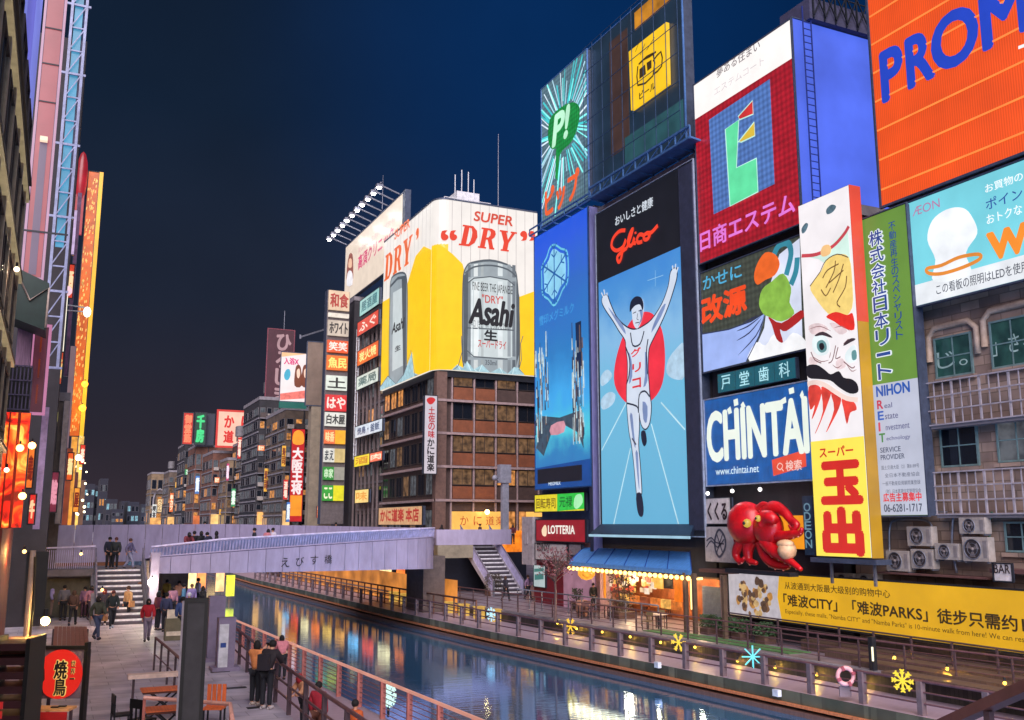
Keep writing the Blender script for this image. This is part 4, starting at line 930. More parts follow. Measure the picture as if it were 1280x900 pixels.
s.lines('lane_line', [[(753, 563), (787, 497)], [(768, 655), (789, 560)], [(815, 530), (849, 655)], [(827, 503), (857, 537)]], 0.09, K((190, 222, 232), 1.0), 2)
rn = [(755, 371), (754, 378), (759, 388), (768, 401), (775, 413), (783, 425), (784, 436), (786, 452), (786, 470), (785, 482), (785, 503), (786, 520), (788, 540), (791, 556), (794, 580), (797, 614), (798, 618), (802, 618), (803, 612), (801, 580), (799, 556), (800, 535), (800, 514), (803, 530), (808, 536), (813, 528), (815, 508), (813, 494), (812, 480), (811, 466), (811, 452), (812, 436), (817, 424), (827, 404), (836, 383), (844, 358), (847, 345), (846, 336), (840, 340), (837, 358), (829, 380), (816, 400), (804, 409), (797, 412), (790, 412), (781, 407), (771, 396), (763, 378), (760, 370)]
s.poly('runner', rn, G_BODYW, 4, 3)
s.lines('runner_outline', [rn], 0.17, G_INK, 3, 3, True)
s.poly('head', [(791, 384), (793, 376), (799, 371), (805, 375), (806, 388), (803, 402), (798, 411), (793, 404)], G_BODYW, 5, 3)
s.poly('hair', [(789, 390), (790, 378), (796, 371), (803, 372), (806, 380), (805, 388), (802, 381), (796, 382), (792, 386)], G_INK, 6, 3)
s.lines('face_line', [[(793, 392), (797, 390)], [(800, 389), (804, 388)], [(799, 392), (798, 399), (800, 400)], [(796, 404), (801, 403)]], 0.05, G_INK, 6)
s.lines('body_line', [[(790, 416), (793, 432), (802, 430), (807, 414)], [(784, 434), (789, 450), (788, 470), (785, 480)], [(812, 424), (810, 440), (811, 468)], [(785, 504), (798, 508), (800, 516)], [(800, 514), (801, 494), (808, 489), (814, 496)], [(792, 548), (797, 556)]], 0.1, G_INK, 6, 3)
s.lines('finger', [[(756, 372), (753, 366)], [(758, 371), (756, 362)], [(760, 371), (760, 366)], [(845, 340), (846, 330)], [(843, 341), (842, 332)], [(847, 341), (849, 334)]], 0.11, G_BODYW, 4)
s.poly('shoe', [(797, 618), (803, 617), (806, 634), (805, 645), (801, 645), (798, 636)], G_INK, 5, 3)
s.poly('shoe', [(803, 540), (808, 539), (810, 552), (807, 558), (804, 552)], G_INK, 5, 3)
for ch, x0, y0, x1, y1 in (('グ', 791, 447, 803, 434), ('リ', 793, 466, 803, 453), ('コ', 793, 486, 803, 472)): s.text(ch, x0, y0, x1, y1, K((216, 50, 60), 1.0), 7, 0.06)
s.ptext('おいしさと健康', 770, 283, 817, 12, K((208, 216, 226), 1.0), 2, 0.02)
gl = lambda l: [(660+x/3, 260+y/3) for x, y in l]
for st in ([(368, 84), (345, 88), (322, 115), (317, 145), (335, 160), (360, 145), (370, 118), (360, 150), (352, 190), (343, 203), (338, 184), (354, 166), (374, 150)], [(374, 150), (388, 110), (396, 78), (384, 100), (378, 130), (388, 142), (398, 128), (402, 112), (398, 130), (408, 132)], [(436, 102), (422, 100), (412, 116), (416, 130), (432, 126)], [(450, 94), (438, 104), (440, 118), (452, 116), (460, 100), (450, 94), (466, 92), (490, 66)]):
    s.lines('letter_stroke', [gl(st)], 0.24, K((244, 66, 40), 1.0), 3, 4)
s.poly('letter_dot', gl([(402, 92), (408, 88), (410, 96), (404, 99)]), K((244, 66, 40), 1.0), 3)
s.lines('sun_glint', [[(820, 338), (820, 358)], [(810, 351), (830, 344)]], 0.12, K((170, 214, 236), 1.0), 2, 0, taper=True)
obj('side_column', MB().box(pr+0.12, -0.12, 0.3, s.w, -0.03, s.h-0.15), mat('dark_column', (48, 52, 72), 0.6), s.root)
obj('lower_hood', MB().add([(0.05, -0.03, 0.62), (s.w-0.9, -0.03, 0.62), (s.w-0.1, -0.9, 0.05), (0.2, -0.9, 0.05), (0.05, -0.03, 0.05), (s.w-0.9, -0.03, 0.05)], [(0, 1, 2, 3), (0, 3, 4), (1, 5, 2), (3, 2, 5, 4)]), mat('hood_navy', (34, 48, 72), 0.5), s.root)
obj('hood_light', MB().box(0.2, -0.97, -0.12, s.w-0.1, -0.87, 0.02), K((160, 200, 220), 0.9), s.root)

# ---------------------------------------------------------------- catwalk truss between athlete sign and glass box
t = thing('catwalk', 'steel blue truss catwalk above the running athlete sign', 'catwalk', (29.6, 40.5, 25))
a = atX(742, 262, 29.6); b_ = atX(868, 170, 29.6); c_ = atX(742, 270, 29.6)
yA, yB = a.y, b_.y; z_ = 25.3; MBL = mat('steel_blue', (76, 116, 168), 0.5, 0.4)
for zz in (z_, z_+0.65): obj('chord', MB().bar((29.3, yA, zz), (29.3, yB, zz), 0.12), MBL, t, world=True)
for i in range(9):
    y = yA + (yB-yA)*i/8; obj('upright', MB().bar((29.3, y, z_), (29.3, y, z_+0.65), 0.08), MBL, t, world=True); obj('bracket', MB().bar((29.3, y, z_), (30.6, y, z_-0.15), 0.1), MBL, t, world=True)
    if i < 8: obj('brace', MB().bar((29.32, y, z_), (29.32, y+(yB-yA)/8, z_+0.65), 0.05), MBL, t, world=True)
obj('floor_plate', MB().box(29.25, yB, z_-0.09, 30.58, yA, z_-0.05), mat('floor_blue', (52, 80, 128), 0.5), t, world=True)

# ---------------------------------------------------------------- glass box billboard with the yellow panel
s = Sign('glass_billboard', 'tall dark glass billboard frame with a hanging yellow panel inside, at the top', 'billboard', 'X', 30.2, (735, 63, 736, 250), (855, 90), 0.7, None, mat('glass_frame', (90, 130, 190), 0.4, 0.4), fw=0.06)
bz = s.h
obj('back_panel', MB().box(0.02, -0.03, 0.02, s.w-0.02, -0.004, bz-0.02), K((26, 48, 68), 0.75, 0.3, 0.6), s.root)
obj('lit_strip', MB().box(s.w*.55, -0.05, bz*.86, s.w-0.3, -0.032, bz-0.3), K((196, 128, 30), 0.8, 0.5, 0.9), s.root)
obj('brown_strip', MB().box(s.w*.27, -0.05, bz*.18, s.w*.47, -0.032, bz*.92), K((74, 52, 46), 0.7, 0.3, 0.8), s.root)
obj('teal_strip', MB().box(s.w*.42, -0.06, bz*.08, s.w-0.1, -0.052, bz*.24), K((40, 84, 92), 0.8, 0.3, 0.8), s.root)
for i in range(10):
    x = s.w*i/9; obj('mullion', MB().bar((x, -0.35, 0), (x, -0.35, bz), 0.035), mat('mullion', (44, 66, 96), 0.5), s.root)
for i in range(7): obj('transom', MB().bar((0, -0.36, bz*i/6), (s.w, -0.36, bz*i/6), 0.035), mat('mullion', (1, 1, 1)), s.root)
P_ = [(791, 66), (838, 29), (840, 106), (794, 139)]; q = [s.p(*p) for p in P_]
mb = MB().flat([q], -0.3, 0.22); obj('yellow_panel', mb, K((246, 196, 26), 1.0, 0.08), s.root)
gk = K((70, 50, 16), 0.8, 0)
def ly(px, py): x, z = s.p(px, py); return x, z
def bline(name, lst, w, lay=22): s.lines(name, lst, w, gk, lay, 2)
bline('mug_outline', [[(803, 84), (803, 108), (822, 96), (822, 68), (806, 80)], [(804, 82), (810, 76), (818, 72), (826, 66)], [(822, 78), (832, 66), (833, 84), (823, 94)]], 0.13)
s.polys('mug_shading', [[(805, 88), (812, 82), (813, 94), (805, 100)], [(814, 80), (820, 76), (820, 86), (815, 90)]], gk, 22)
s.ptext('ビール', 805, 126, 825, 9, gk, 22, 0.04)
bline('glint_line', [[(806, 70), (812, 56)], [(814, 64), (824, 48)], [(800, 66), (806, 50)]], 0.05)

# ---------------------------------------------------------------- green leaf neon sign
s = Sign('neon_sign', 'neon sign with a green round emblem bursting in rays over orange characters', 'sign', 'X', 29.9, (676, 113, 679, 282), (735, 160), 0.4, K((92, 122, 136), 0.95, 0.25, 1.2, 'grid'), mat('glass_frame', (1, 1, 1)), fw=0.05)
rg = random.Random(3); cx, cz = s.p(705, 163)
for i in range(64):
    a_ = 6.283*i/64 + rg.uniform(-.05, .05); r0 = 1.6+rg.random()*0.6; r1 = 3.0+rg.random()*3.2
    p0 = (cx+math.cos(a_)*r0, cz+math.sin(a_)*r0); p1 = (cx+math.cos(a_)*r1, cz+math.sin(a_)*r1)
    p1 = (min(max(p1[0], 0.05), s.w-0.05), min(max(p1[1], 0.05), s.h-0.05))
    if math.hypot(p1[0]-p0[0], p1[1]-p0[1]) < 0.3 or not (0.02 < p0[0] < s.w-0.02): continue
    s.lines('neon_ray', [[p0, p1]], 0.07+rg.random()*0.12, K(rg.choice([(130, 240, 236), (214, 232, 244), (64, 190, 196), (170, 210, 226)]), 1.15), 2, loc=True)
s.poly('emblem', [(686, 174), (688, 150), (700, 136), (716, 128), (725, 134), (724, 154), (716, 176), (704, 188), (699, 196), (697, 186), (690, 186)], K((22, 138, 62), 1.0, 0.2, 2, 'grid'), 3, 3)
s.poly('emblem_stem', [(696, 186), (700, 188), (698, 226), (695, 222)], K((22, 138, 62), 1.0, 0.2), 3)
s.ptext('P!', 692, 184, 713, 36, K((190, 244, 210), 1.0), 4, 0.07, shear=0.2)
s.ptext('ピップ', 683, 272, 725, 34, K((236, 96, 48), 1.0, 0.15), 4, 0.05)

# ---------------------------------------------------------------- snow crystal led screen
s = Sign('led_screen', 'tall blue led screen with a white snow crystal and a waterfall picture', 'screen', 'X', 29.85, (669.5, 297, 669, 612), (737, 430), 0.4, None, mat('screen_frame', (50, 90, 150), 0.4, 0.4), fw=0.06)
obj('face_panel', MB().box(0.02, -0.02, 0.02, s.w-0.02, -0.002, s.h-0.02), gradient_glow('screen_blue', ((0.0, (18, 92, 172)), (0.12, (28, 122, 180)), (0.2, (70, 196, 212)), (0.34, (50, 160, 226)), (0.5, (20, 116, 186)), (0.75, (24, 96, 186)), (0.95, (16, 80, 214))), s.h, 1.05, 0.1), s.root)
flake = [(694, 306), (702, 311), (709, 314), (711, 330), (710, 352), (704, 362), (699, 374), (693, 382), (686, 374), (679, 368), (678, 350), (678, 334), (684, 322), (688, 310)]
s.lines('crystal_border', [flake], 0.14, K((110, 196, 222), 1.0), 2, 3, True)
s.poly('crystal_field', [(694, 311), (701, 316), (706, 318), (708, 332), (707, 350), (701, 359), (697, 368), (692, 374), (687, 368), (682, 364), (681, 348), (681, 336), (687, 325), (690, 315)], K((140, 206, 236), 1.0), 3, 3)
cx, cz = s.p(694, 342)
for k in range(6):
    a_ = math.pi/2 + k*math.pi/3; ca, sa = math.cos(a_), math.sin(a_); L_ = 2.1
    s.lines('crystal_arm', [[(cx, cz), (cx+ca*L_, cz+sa*L_)]], 0.13, K((40, 96, 164), 1.0), 4, loc=True)
    for f_ in (0.55, 0.85):
        for sg in (-0.9, 0.9):
            p0 = (cx+ca*L_*f_, cz+sa*L_*f_); s.lines('crystal_branch', [[p0, (p0[0]+math.cos(a_+sg)*0.5, p0[1]+math.sin(a_+sg)*0.5)]], 0.1, K((40, 96, 164), 1.0), 4, loc=True)
s.ptext('雪印メグミルク', 675, 408, 718, 12, K((70, 150, 214), 1.0), 2, 0.02)
rg = random.Random(9)
zz0, zz1 = s.p(700, 560)[1], s.p(700, 440)[1]
lst = []
for i in range(150):
    side = rg.random() < 0.5; x = (rg.random()*0.26 if side else 0.70+rg.random()*0.2)*s.w; z = zz0+(zz1-zz0)*rg.random()*1.0; h_ = 0.3+rg.random()*1.6; w2 = 0.05+rg.random()*0.14; lst.append([(x, z), (x+w2, z), (x+w2*0.6, z+h_), (x, z+h_)])
s.polys('cliff_print', lst[:60], K((58, 62, 84), 0.8, 0.3, 3), 2, loc=True, kind='stuff')
s.polys('cliff_print', lst[60:110], K((196, 216, 220), 0.9, 0.3, 3), 3, loc=True, kind='stuff')
s.polys('cliff_print', lst[110:], K((120, 96, 90), 0.8, 0.3, 3), 3, loc=True, kind='stuff')
s.poly('cliff_shade', [(671, 560), (678, 520), (700, 522), (728, 512), (730, 560), (722, 540), (704, 530), (690, 540), (680, 570)], K((70, 90, 110), 0.7, 0.4, 2), 1)
s.poly('pink_patch', [(690, 532), (706, 526), (706, 540), (690, 544)], K((214, 150, 164), 0.9, 0.3), 4, 2)
s.poly('dark_tower', [(720, 404), (727, 401), (728, 470), (722, 474)], K((20, 44, 84), 0.8), 2)
s.poly('lower_panel', [(0.03, 0.03), (s.w-0.03, 0.03), (s.w-0.03, s.p(700, 578)[1]), (0.03, s.p(700, 582)[1])], K((16, 74, 150), 0.9), 3, loc=True)
s.poly('dark_panel', [(0.4, s.p(700, 603)[1]), (s.w*0.86, s.p(700, 603)[1]), (s.w*0.86, s.p(700, 584)[1]), (0.4, s.p(700, 584)[1])], K((20, 22, 38), 0.8), 4, loc=True)
s.ptext('MEGMILK', 687, 607, 702, 4, K((210, 226, 240), 1.0), 4, 0.02)
s.root['label'] = 'tall blue led screen with a white snow crystal emblem near its top'
# lilac lit column at its right
t = thing('lit_column', 'slim lilac lit column between the snow crystal screen and the athlete sign', 'column', (29.95, 51.9, 2.5))
a = atX(737, 262, 29.95)
obj('shaft', MB().box(29.9, 51.95, 2.5, 30.5, a.y-0.05, 25.2), mat('lilac_shaft', (128, 126, 176), 0.5, stretch=(6, 6, .4)), t, world=True)
obj('dark_edge', MB().box(29.85, 51.6, 2.5, 30.4, 51.94, 25.2), mat('dark_column', (1, 1, 1)), t, world=True)
# cables/bars linking neon sign down to the screen
mb = thing('steel_outrigger', 'steel outrigger poles reaching left from the top of the snow crystal screen', 'outrigger', (29.5, 60, 25.6))
a = atX(662, 296, 29.3); b_ = atX(738, 256, 29.3)
for dz in (0, 0.45): obj('pole', MB().bar((29.3, a.y, 25.2+dz), (29.3, b_.y, 25.2+dz), 0.09), MBL, mb, world=True)
for i in range(6): obj('tie', MB().bar((29.3, b_.y+(a.y-b_.y)*i/5, 25.2), (29.3, b_.y+(a.y-b_.y)*i/5, 25.65), 0.06).bar((29.3, b_.y+(a.y-b_.y)*i/5, 25.2), (30.6, b_.y+(a.y-b_.y)*i/5, 25.1), 0.06), MBL, mb, world=True)

# ---------------------------------------------------------------- shop signs below the screen
t = building('shop_building', 'pinkish grey street front under the snow crystal screen with small shop signs', 30.6, 46, 52.1, 59.9, 4.15, mat('pink_wall', (150, 122, 136), 0.8), z0=-0.5, roof=False)
s = Sign('shop_sign', 'small lit sign half yellow and half green above the red burger sign', 'sign', 'X', 30.1, (668.5, 619, 669, 640), (731, 625), 0.25, K((226, 206, 40), 1.0, .15, 3), M_DARK, fw=0.04)
s.poly('green_half', [(697, 617), (731, 615), (731, 636), (697, 639)], K((44, 190, 66), 1.0, 0.15, 3), 1)
s.text('回転寿司', 671, 636, 695, 622, K((110, 84, 10), 1.0), 2, 0.02); s.text('元禄', 700, 634, 716, 620, K((16, 96, 40), 1.0), 2, 0.02)
s.poly('white_shape', [(718, 632), (720, 620), (727, 618), (729, 628), (722, 636)], K((170, 240, 180), 1.0), 2, 3)
s = Sign('shop_sign', 'dark red sign with white capital letters and a small flame mark', 'sign', 'X', 30.0, (670, 650, 671, 676), (732, 660), 0.3, K((150, 20, 34), 0.9, 0.15, 2), M_DARK, fw=0.05)
s.text('LOTTERIA', 686, 667, 719, 657, K((240, 236, 226), 1.0), 2, 0.04)
s.poly('flame_mark', [(678, 662), (682, 656), (684, 662), (683, 670), (679, 669)], K((244, 214, 180), 1.0), 2, 3)
s = Sign('shop_sign', 'plain white board with black letters partly hidden by a bare street tree', 'sign', 'X', 30.0, (669, 679, 670, 699), (709, 690), 0.2, mat('board_white', (1, 1, 1)), M_DARK, fw=0.03)
s.text('EDINXY', 672, 688, 688, 680, mat('ink', (1, 1, 1)), 2, 0.02)
s = Sign('shop_sign', 'small pale poster box left of the blue awning', 'sign', 'X', 30.0, (711, 680, 712, 694), (727, 686), 0.2, mat('poster_grey', (130, 120, 126), 0.6, scale=6, var=0.5), M_DARK, fw=0.03)
s = Sign('shop_poster', 'white and teal poster on the dark red shop wall by the stairs foot', 'poster', 'X', 30.2, (667, 706, 668, 733), (682, 716), 0.1, K((190, 210, 214), 0.7), M_DARK, fw=0.03)
s.polys('teal_bar', [[(668.5, 711), (680, 710), (680, 714), (668.5, 715)], [(669, 718), (680, 717), (680, 724), (669, 725)]], K((40, 120, 120), 0.8), 2)
solo('red_wall', MB().box(30.3, 56.4, -0.5, 30.55, 60.6, 2.6), mat('crimson_wall', (120, 24, 40), 0.6), 'dark red shop wall strip beside the foot of the bridge stairs', 'wall')
solo('pink_wall_panel', MB().box(30.3, 52.6, -0.5, 30.55, 56.3, 2.0), K((206, 150, 176), 0.45, 0.3, 1.2), 'pink lit shop window panel between the red wall and the blue awning', 'shop window')
solo('white_pillar', MB().box(30.0, 60.2, 2.0, 31.6, 61.9, 5.3).box(29.95, 60.9, 3.4, 29.99, 61.4, 4.2), mat('pillar_white', (170, 160, 164), 0.7), 'pale boxy street unit left of the yellow and green shop sign', 'pillar')

# ================================================================ BEER BILLBOARD BUILDING
t = building('corner_building', 'brown corner restaurant building with dark bands below the white and yellow beer billboard', 30.6, 40.6, 80.5, 96.5, 18.6, mat('dark_brown_wall', (70, 52, 48), 0.7), z0=2.0, fm=M_WFRAME_D, roof=False)
zf = [3.6, 6.9, 9.9, 12.9, 15.9, 18.6]
M_ORBAND = mat('orange_band', (122, 68, 42), 0.7, var=0.3, scale=1.5); M_TRIM = mat('pale_trim', (150, 128, 128), 0.6)
for j, z in enumerate(zf[1:-1]):
    obj('trim', MB().box(30.3, 80.1, z-0.12, 40.9, 80.48, z+0.1), M_TRIM, t, world=True); obj('trim', MB().box(30.25, 80.5, z-0.12, 30.55, 96.5, z+0.1), M_TRIM, t, world=True)
rg = random.Random(12)
panes = {0: [G_WARM, G_WARM, G_DIM], 1: [G_DARK, G_DIM, G_WARM], 2: [G_DIM, G_GREY, G_DIM], 3: [G_DARK, G_DIM, G_GREY], 4: [G_GREY, G_DIM, G_DARK]}
for j in range(5):
    for i in range(4):
        xx = 32.0 + i*2.2; z = zf[j]
        if j: 
            obj('balcony_panel', MB().box(xx, 80.3, z+0.15, xx+1.95, 80.42, z+1.25), M_ORBAND if i < 2 or j in (2, 3) else mat('dark_brown_wall', (1, 1, 1)), t, world=True)
            window(t, 'Y', 80.47, xx, z+1.35, 1.95, 1.5, rg.choice(panes[j]), 2, 1, M_WFRAME_D)
        else: window(t, 'Y', 80.47, xx, z+0.2, 1.95, 2.2, G_WARM, 2, 1, M_WFRAME_D)
    for i in range(7):
        yy = 96.2 - i*2.15; z = zf[j]
        window(t, 'X', 30.57, yy, z+0.5, 1.8, 2.0, rg.choice([G_DARK, G_DARK, G_GREY, G_DIM] if not (j == 4 and i in (0, 1, 2)) else [G_WARM]), 2, 1, M_WFRAME_D)
for i in range(5): obj('pilaster', MB().box(31.78+i*2.2, 80.25, 3.0, 31.92+i*2.2, 80.46, 18.5), M_TRIM, t, world=True)
obj('corner_column', MB().box(30.3, 80.15, 2.0, 31.3, 80.9, 18.5), mat('corner_column', (104, 78, 70), 0.6), t, world=True)
obj('lit_fascia', MB().box(31.9, 79.9, 4.3, 37.0, 80.2, 5.9), K((250, 190, 92), 1.0, 0.2, 0.9), t, world=True)
obj('lit_fascia', MB().box(39.3, 79.9, 4.3, 40.8, 80.2, 5.9), K((250, 190, 92), 1.0, 0.2, 0.9), t, world=True)
obj('lit_entrance', MB().box(31.9, 80.1, 2.0, 40.6, 80.4, 4.2), K((250, 132, 30), 1.0, 0.5, 1.3), t, world=True)
for ch, x in (('か', 32.6), ('に', 33.9), ('道', 35.1), ('楽', 36.1)):
    vs_, fs_, _a = text_mesh(ch); obj('lettering', MB().add([(x+v[0]*0.8, 79.88, 4.7+v[1]*0.8) for v in vs_], fs_), K((200, 60, 30), 0.9), t, world=True)
# billboard with a rounded corner
X0, X1, Y0, Y1, Z0, Z1 = 30.0, 40.5, 80.0, 96.0, 18.65, 34.85
bb = thing('beer_billboard', 'big white and yellow beer can billboard wrapping the corner of the brown building', 'billboard', (30, 80, Z0))
arc = [(X0+1.2-1.2*math.cos(a_), Y0+1.2-1.2*math.sin(a_)) for a_ in [math.pi/2*i/6 for i in range(7)]]
plan = [(X0, Y1)] + arc + [(X1, Y0), (X1, Y1)]
obj('cabinet', MB().wall_solid(plan, Z0, Z1), K((238, 232, 226), 0.95, 0.05, 0.6), bb, world=True)  # board given its own glow instead of spotlights from the front
obj('top_rim', MB().wall_solid([(p[0]-0.05, p[1]-0.05) if i < 9 else p for i, p in enumerate(plan)], Z1+0.003, Z1+0.15), M_FRAME, bb, world=True)
obj('base_band', MB().wall_solid([(X0+0.2, Y1)] + [(p[0]+0.15, p[1]+0.15) for p in arc] + [(X1, Y0+0.2), (X1, Y1)], Z0-0.6, Z0-0.01), M_DARK, bb, world=True)
def seam(x, y, m=None): return MB().box(x-0.04, y-0.02, Z0, x+0.04, y+0.02, Z1)
for i in range(1, 11): obj('panel_seam', MB().box(X0+0.6+i*0.95-0.03, Y0-0.006, Z0, X0+0.6+i*0.95+0.03, Y0+0.02, Z1-0.02), K((196, 188, 186), 0.9), bb, world=True)
for i in range(1, 14): obj('panel_seam', MB().box(X0-0.006, Y1-i*1.1-0.03, Z0, X0+0.02, Y1-i*1.1+0.03, Z1-0.02), K((196, 188, 186), 0.9), bb, world=True)
YEL = K((250, 200, 16), 1.0, 0.06, 0.8)
class Flat(Sign):
    """drawing surface of an existing thing"""
    def __init__(s, root, kind, pos, o, w, h):
        s.kind = kind; s.pos = pos; s.o = Vector(o); s.w = w; s.h = h; s.root0 = root
        e_ = bpy.data.objects.new('printed_face', None); COL.objects.link(e_); e_.parent = root; e_.location = s.o - root.location; e_.rotation_euler = (0, 0, Sign.ROT[kind]); s.root = e_
fw = Flat(bb, 'Y', Y0, (X0, Y0, Z0), X1-X0, Z1-Z0)
fw.poly('yellow_field', [(545, 477), (545, 305), (553, 308), (566, 318), (578, 330), (582, 345), (582, 474)], YEL, 1)
fw.poly('yellow_field', [(646, 372), (652, 370), (668, 364), (668, 482), (646, 478)], YEL, 1)
# rounded corner carries the field round
for a_, b2 in zip(arc, arc[1:]):
    obj('yellow_field', MB().add([(a_[0]-0.015, a_[1]-0.015, Z0), (b2[0]-0.015, b2[1]-0.015, Z0), (b2[0]-0.015, b2[1]-0.015, Z0+11.9), (a_[0]-0.015, a_[1]-0.015, Z0+11.8)], [(0, 1, 2, 3)]), YEL, bb, world=True)
CAN = K((150, 160, 166), 1.0, 0.12, 0.8); CAND = K((84, 92, 100), 0.9, 0.1); CANL = K((196, 206, 208), 1.0, 0.06)
can = [(579, 345), (583, 333), (590, 328), (612, 325), (632, 330), (643, 338), (646, 350), (648, 380), (649, 420), (648, 462), (640, 474), (600, 474), (580, 462), (578, 420), (578, 380)]
fw.poly('can_body', can, CAN, 2, 3); fw.lines('can_outline', [can], 0.12, CAND, 3, 3, True)
fw.poly('can_label', [(584, 352), (590, 347), (612, 345), (636, 351), (644, 358), (645, 400), (644, 446), (632, 448), (590, 446), (583, 440)], CANL, 3, 0)
fw.lines('label_outline', [[(584, 354), (592, 348), (612, 346), (634, 350), (643, 357)], [(583, 438), (592, 446), (634, 449)], [(583, 410), (642, 413)]], 0.12, CAND, 4)
for xa_, xb_, cc in ((584.5, 588, (120, 128, 134)), (592, 597, (224, 230, 230)), (601, 604, (176, 184, 186)), (622, 628, (214, 222, 224)), (634, 638, (150, 158, 164)), (640, 644, (112, 120, 128))):
    fw.poly('can_reflex', [(xa_, 352), (xb_, 352), (xb_, 446), (xa_, 446)], K(cc, 1.0, 0.1), 3.5); fw.poly('can_reflex', [(xa_, 450), (xb_, 450), (xb_, 466), (xa_, 466)], K(tuple(v-24 for v in cc), 1.0, 0.1), 3.5); fw.poly('can_reflex', [(xa_, 328+abs(xa_-612)*.12), (xb_, 328+abs(xb_-612)*.12), (xb_, 344+abs(xb_-612)*.1), (xa_, 344+abs(xa_-612)*.1)], K(tuple(v-10 for v in cc), 1.0, 0.1), 3.5)
fw.poly('can_shade', [(579, 345), (585, 340), (584, 460), (579, 452)], CAND, 4); fw.poly('can_shade', [(645, 352), (649, 372), (649, 440), (645, 458)], CAND, 4)
fw.lines('can_rim', [[(581, 342), (592, 334), (614, 332), (634, 337), (645, 346)], [(588, 329), (612, 326), (634, 331)]], 0.16, CAND, 4, 3)
fw.lines('can_glint', [[(590, 356), (589, 440)], [(598, 356), (597, 440)]], 0.14, K((222, 230, 232), 1.0), 4)
BK = K((34, 34, 40), 0.8, 0)
fw.text('Asahi', 586, 404, 642, 379, BK, 6, 0.05, shear=0.25)
fw.text('"DRY"', 602, 378, 628, 371, K((196, 70, 60), 1.0), 6, 0.02); fw.text('FINE BEER THE JAPANESE', 590, 366, 640, 358, BK, 6, 0.0)
fw.text('生', 605, 425, 621, 414, BK, 6, 0.06); fw.text('スーパードライ', 597, 434, 632, 427, K((190, 50, 44), 1.0), 6, 0.02)
fw.text('350ml', 606, 456, 620, 451, CAND, 6, 0.02); fw.text('辛口〈生ビール〉がうまいので飲む', 588, 409, 636, 404, BK, 6, 0.0)
ICE = K((160, 196, 206), 1.0, 0.25, 2.5)
fw.poly('ice', [(545, 478), (546, 472), (556, 474), (564, 467), (571, 456), (578, 460), (583, 452), (592, 462), (602, 456), (612, 467), (624, 460), (634, 468), (642, 459), (648, 460), (655, 470), (668, 472), (668, 484), (545, 481)], ICE, 7)
fw.lines('ice_shard', [[(556, 474), (562, 480)], [(571, 456), (575, 478)], [(583, 452), (588, 478)], [(602, 456), (598, 478)], [(612, 467), (616, 480)], [(624, 460), (628, 480)], [(642, 459), (640, 480)], [(592, 462), (596, 470), (592, 480)]], 0.08, K((206, 230, 234), 1.0), 8)
fw.lines('ice_edge', [[(546, 470), (556, 474), (566, 468), (572, 458), (577, 440), (576, 420)], [(648, 462), (651, 450), (650, 430), (653, 420)], [(648, 462), (656, 472), (668, 470)]], 0.07, K((90, 100, 110), 0.9), 8)
RED = K((222, 62, 36), 1.0, 0.06)
def glyphs(fr, word, x0, z0, x1, z1, m, lay, slant_in_local):
    """bold slanted serif capitals"""
    G = {'D': [[(0, 0), (.62, 0), (.9, .2), (1, .5), (.9, .8), (.62, 1), (0, 1), (0, .92), (.12, .92), (.12, .08), (0, .08)], [[(.42, .1), (.56, .12), (.64, .3), (.66, .5), (.64, .7), (.56, .88), (.42, .9)]]],
         'R': [[(0, 0), (.5, 0), (.5, .08), (.4, .08), (.4, .44), (.5, .44), (.72, 0), (1.0, 0), (1.0, .08), (.92, .1), (.74, .48), (.88, .6), (.92, .76), (.84, .92), (.62, 1), (0, 1), (0, .92), (.12, .92), (.12, .08), (0, .08)], [[(.4, .54), (.52, .56), (.6, .66), (.6, .8), (.52, .9), (.4, .9)]]],
         'Y': [[(.26, 0), (.76, 0), (.76, .08), (.66, .08), (.66, .42), (.94, .92), (1.05, .92), (1.05, 1), (.66, 1), (.66, .92), (.74, .92), (.58, .58), (.4, .92), (.48, .92), (.48, 1), (-.02, 1), (-.02, .92), (.08, .92), (.36, .42), (.36, .08), (.26, .08)], []]}
    n = len(word); cw = (x1-x0)/n
    for i, ch in enumerate(word):
        f = lambda p: (x0+cw*(i+0.04)+p[0]*cw*0.88+slant_in_local*p[1]*(z1-z0), z0+p[1]*(z1-z0))
        outer, holes = G[ch]; fr.poly('letter', [f(p) for p in outer], m, lay, loc=True, holes=[[f(p) for p in h] for h in holes])
a_ = fw.p(572, 305); c_ = fw.p(645, 283)
zlow = fw.p(606, 311)[1]; zhigh = fw.p(606, 285)[1]
glyphs(fw, 'DRY', a_[0], zlow, fw.p(642, 300)[0], zhigh, RED, 4, 0.2)
quo = [(0, 0), (.25, .05), (.3, .3), (.2, .42), (.05, .4), (-.05, .28), (0, .18), (.1, .15), (.05, .05)]
for k, px in enumerate((552, 563)): 
    x, z = fw.p(px, 299); fw.poly('quote_mark', [(x+.75-p[0]*2.2-.2, z+.9-p[1]*2.4) for p in quo], RED, 4, 2, loc=True)
for k, px in enumerate((651, 661)): 
    x, z = fw.p(px, 301); fw.poly('quote_mark', [(x+p[0]*2.2, z+p[1]*2.4) for p in quo], RED, 4, 2, loc=True)
fw.ptext('SUPER', 592, 276, 640, 12, K((206, 70, 48), 1.0), 4, 0.05, shear=0.15)
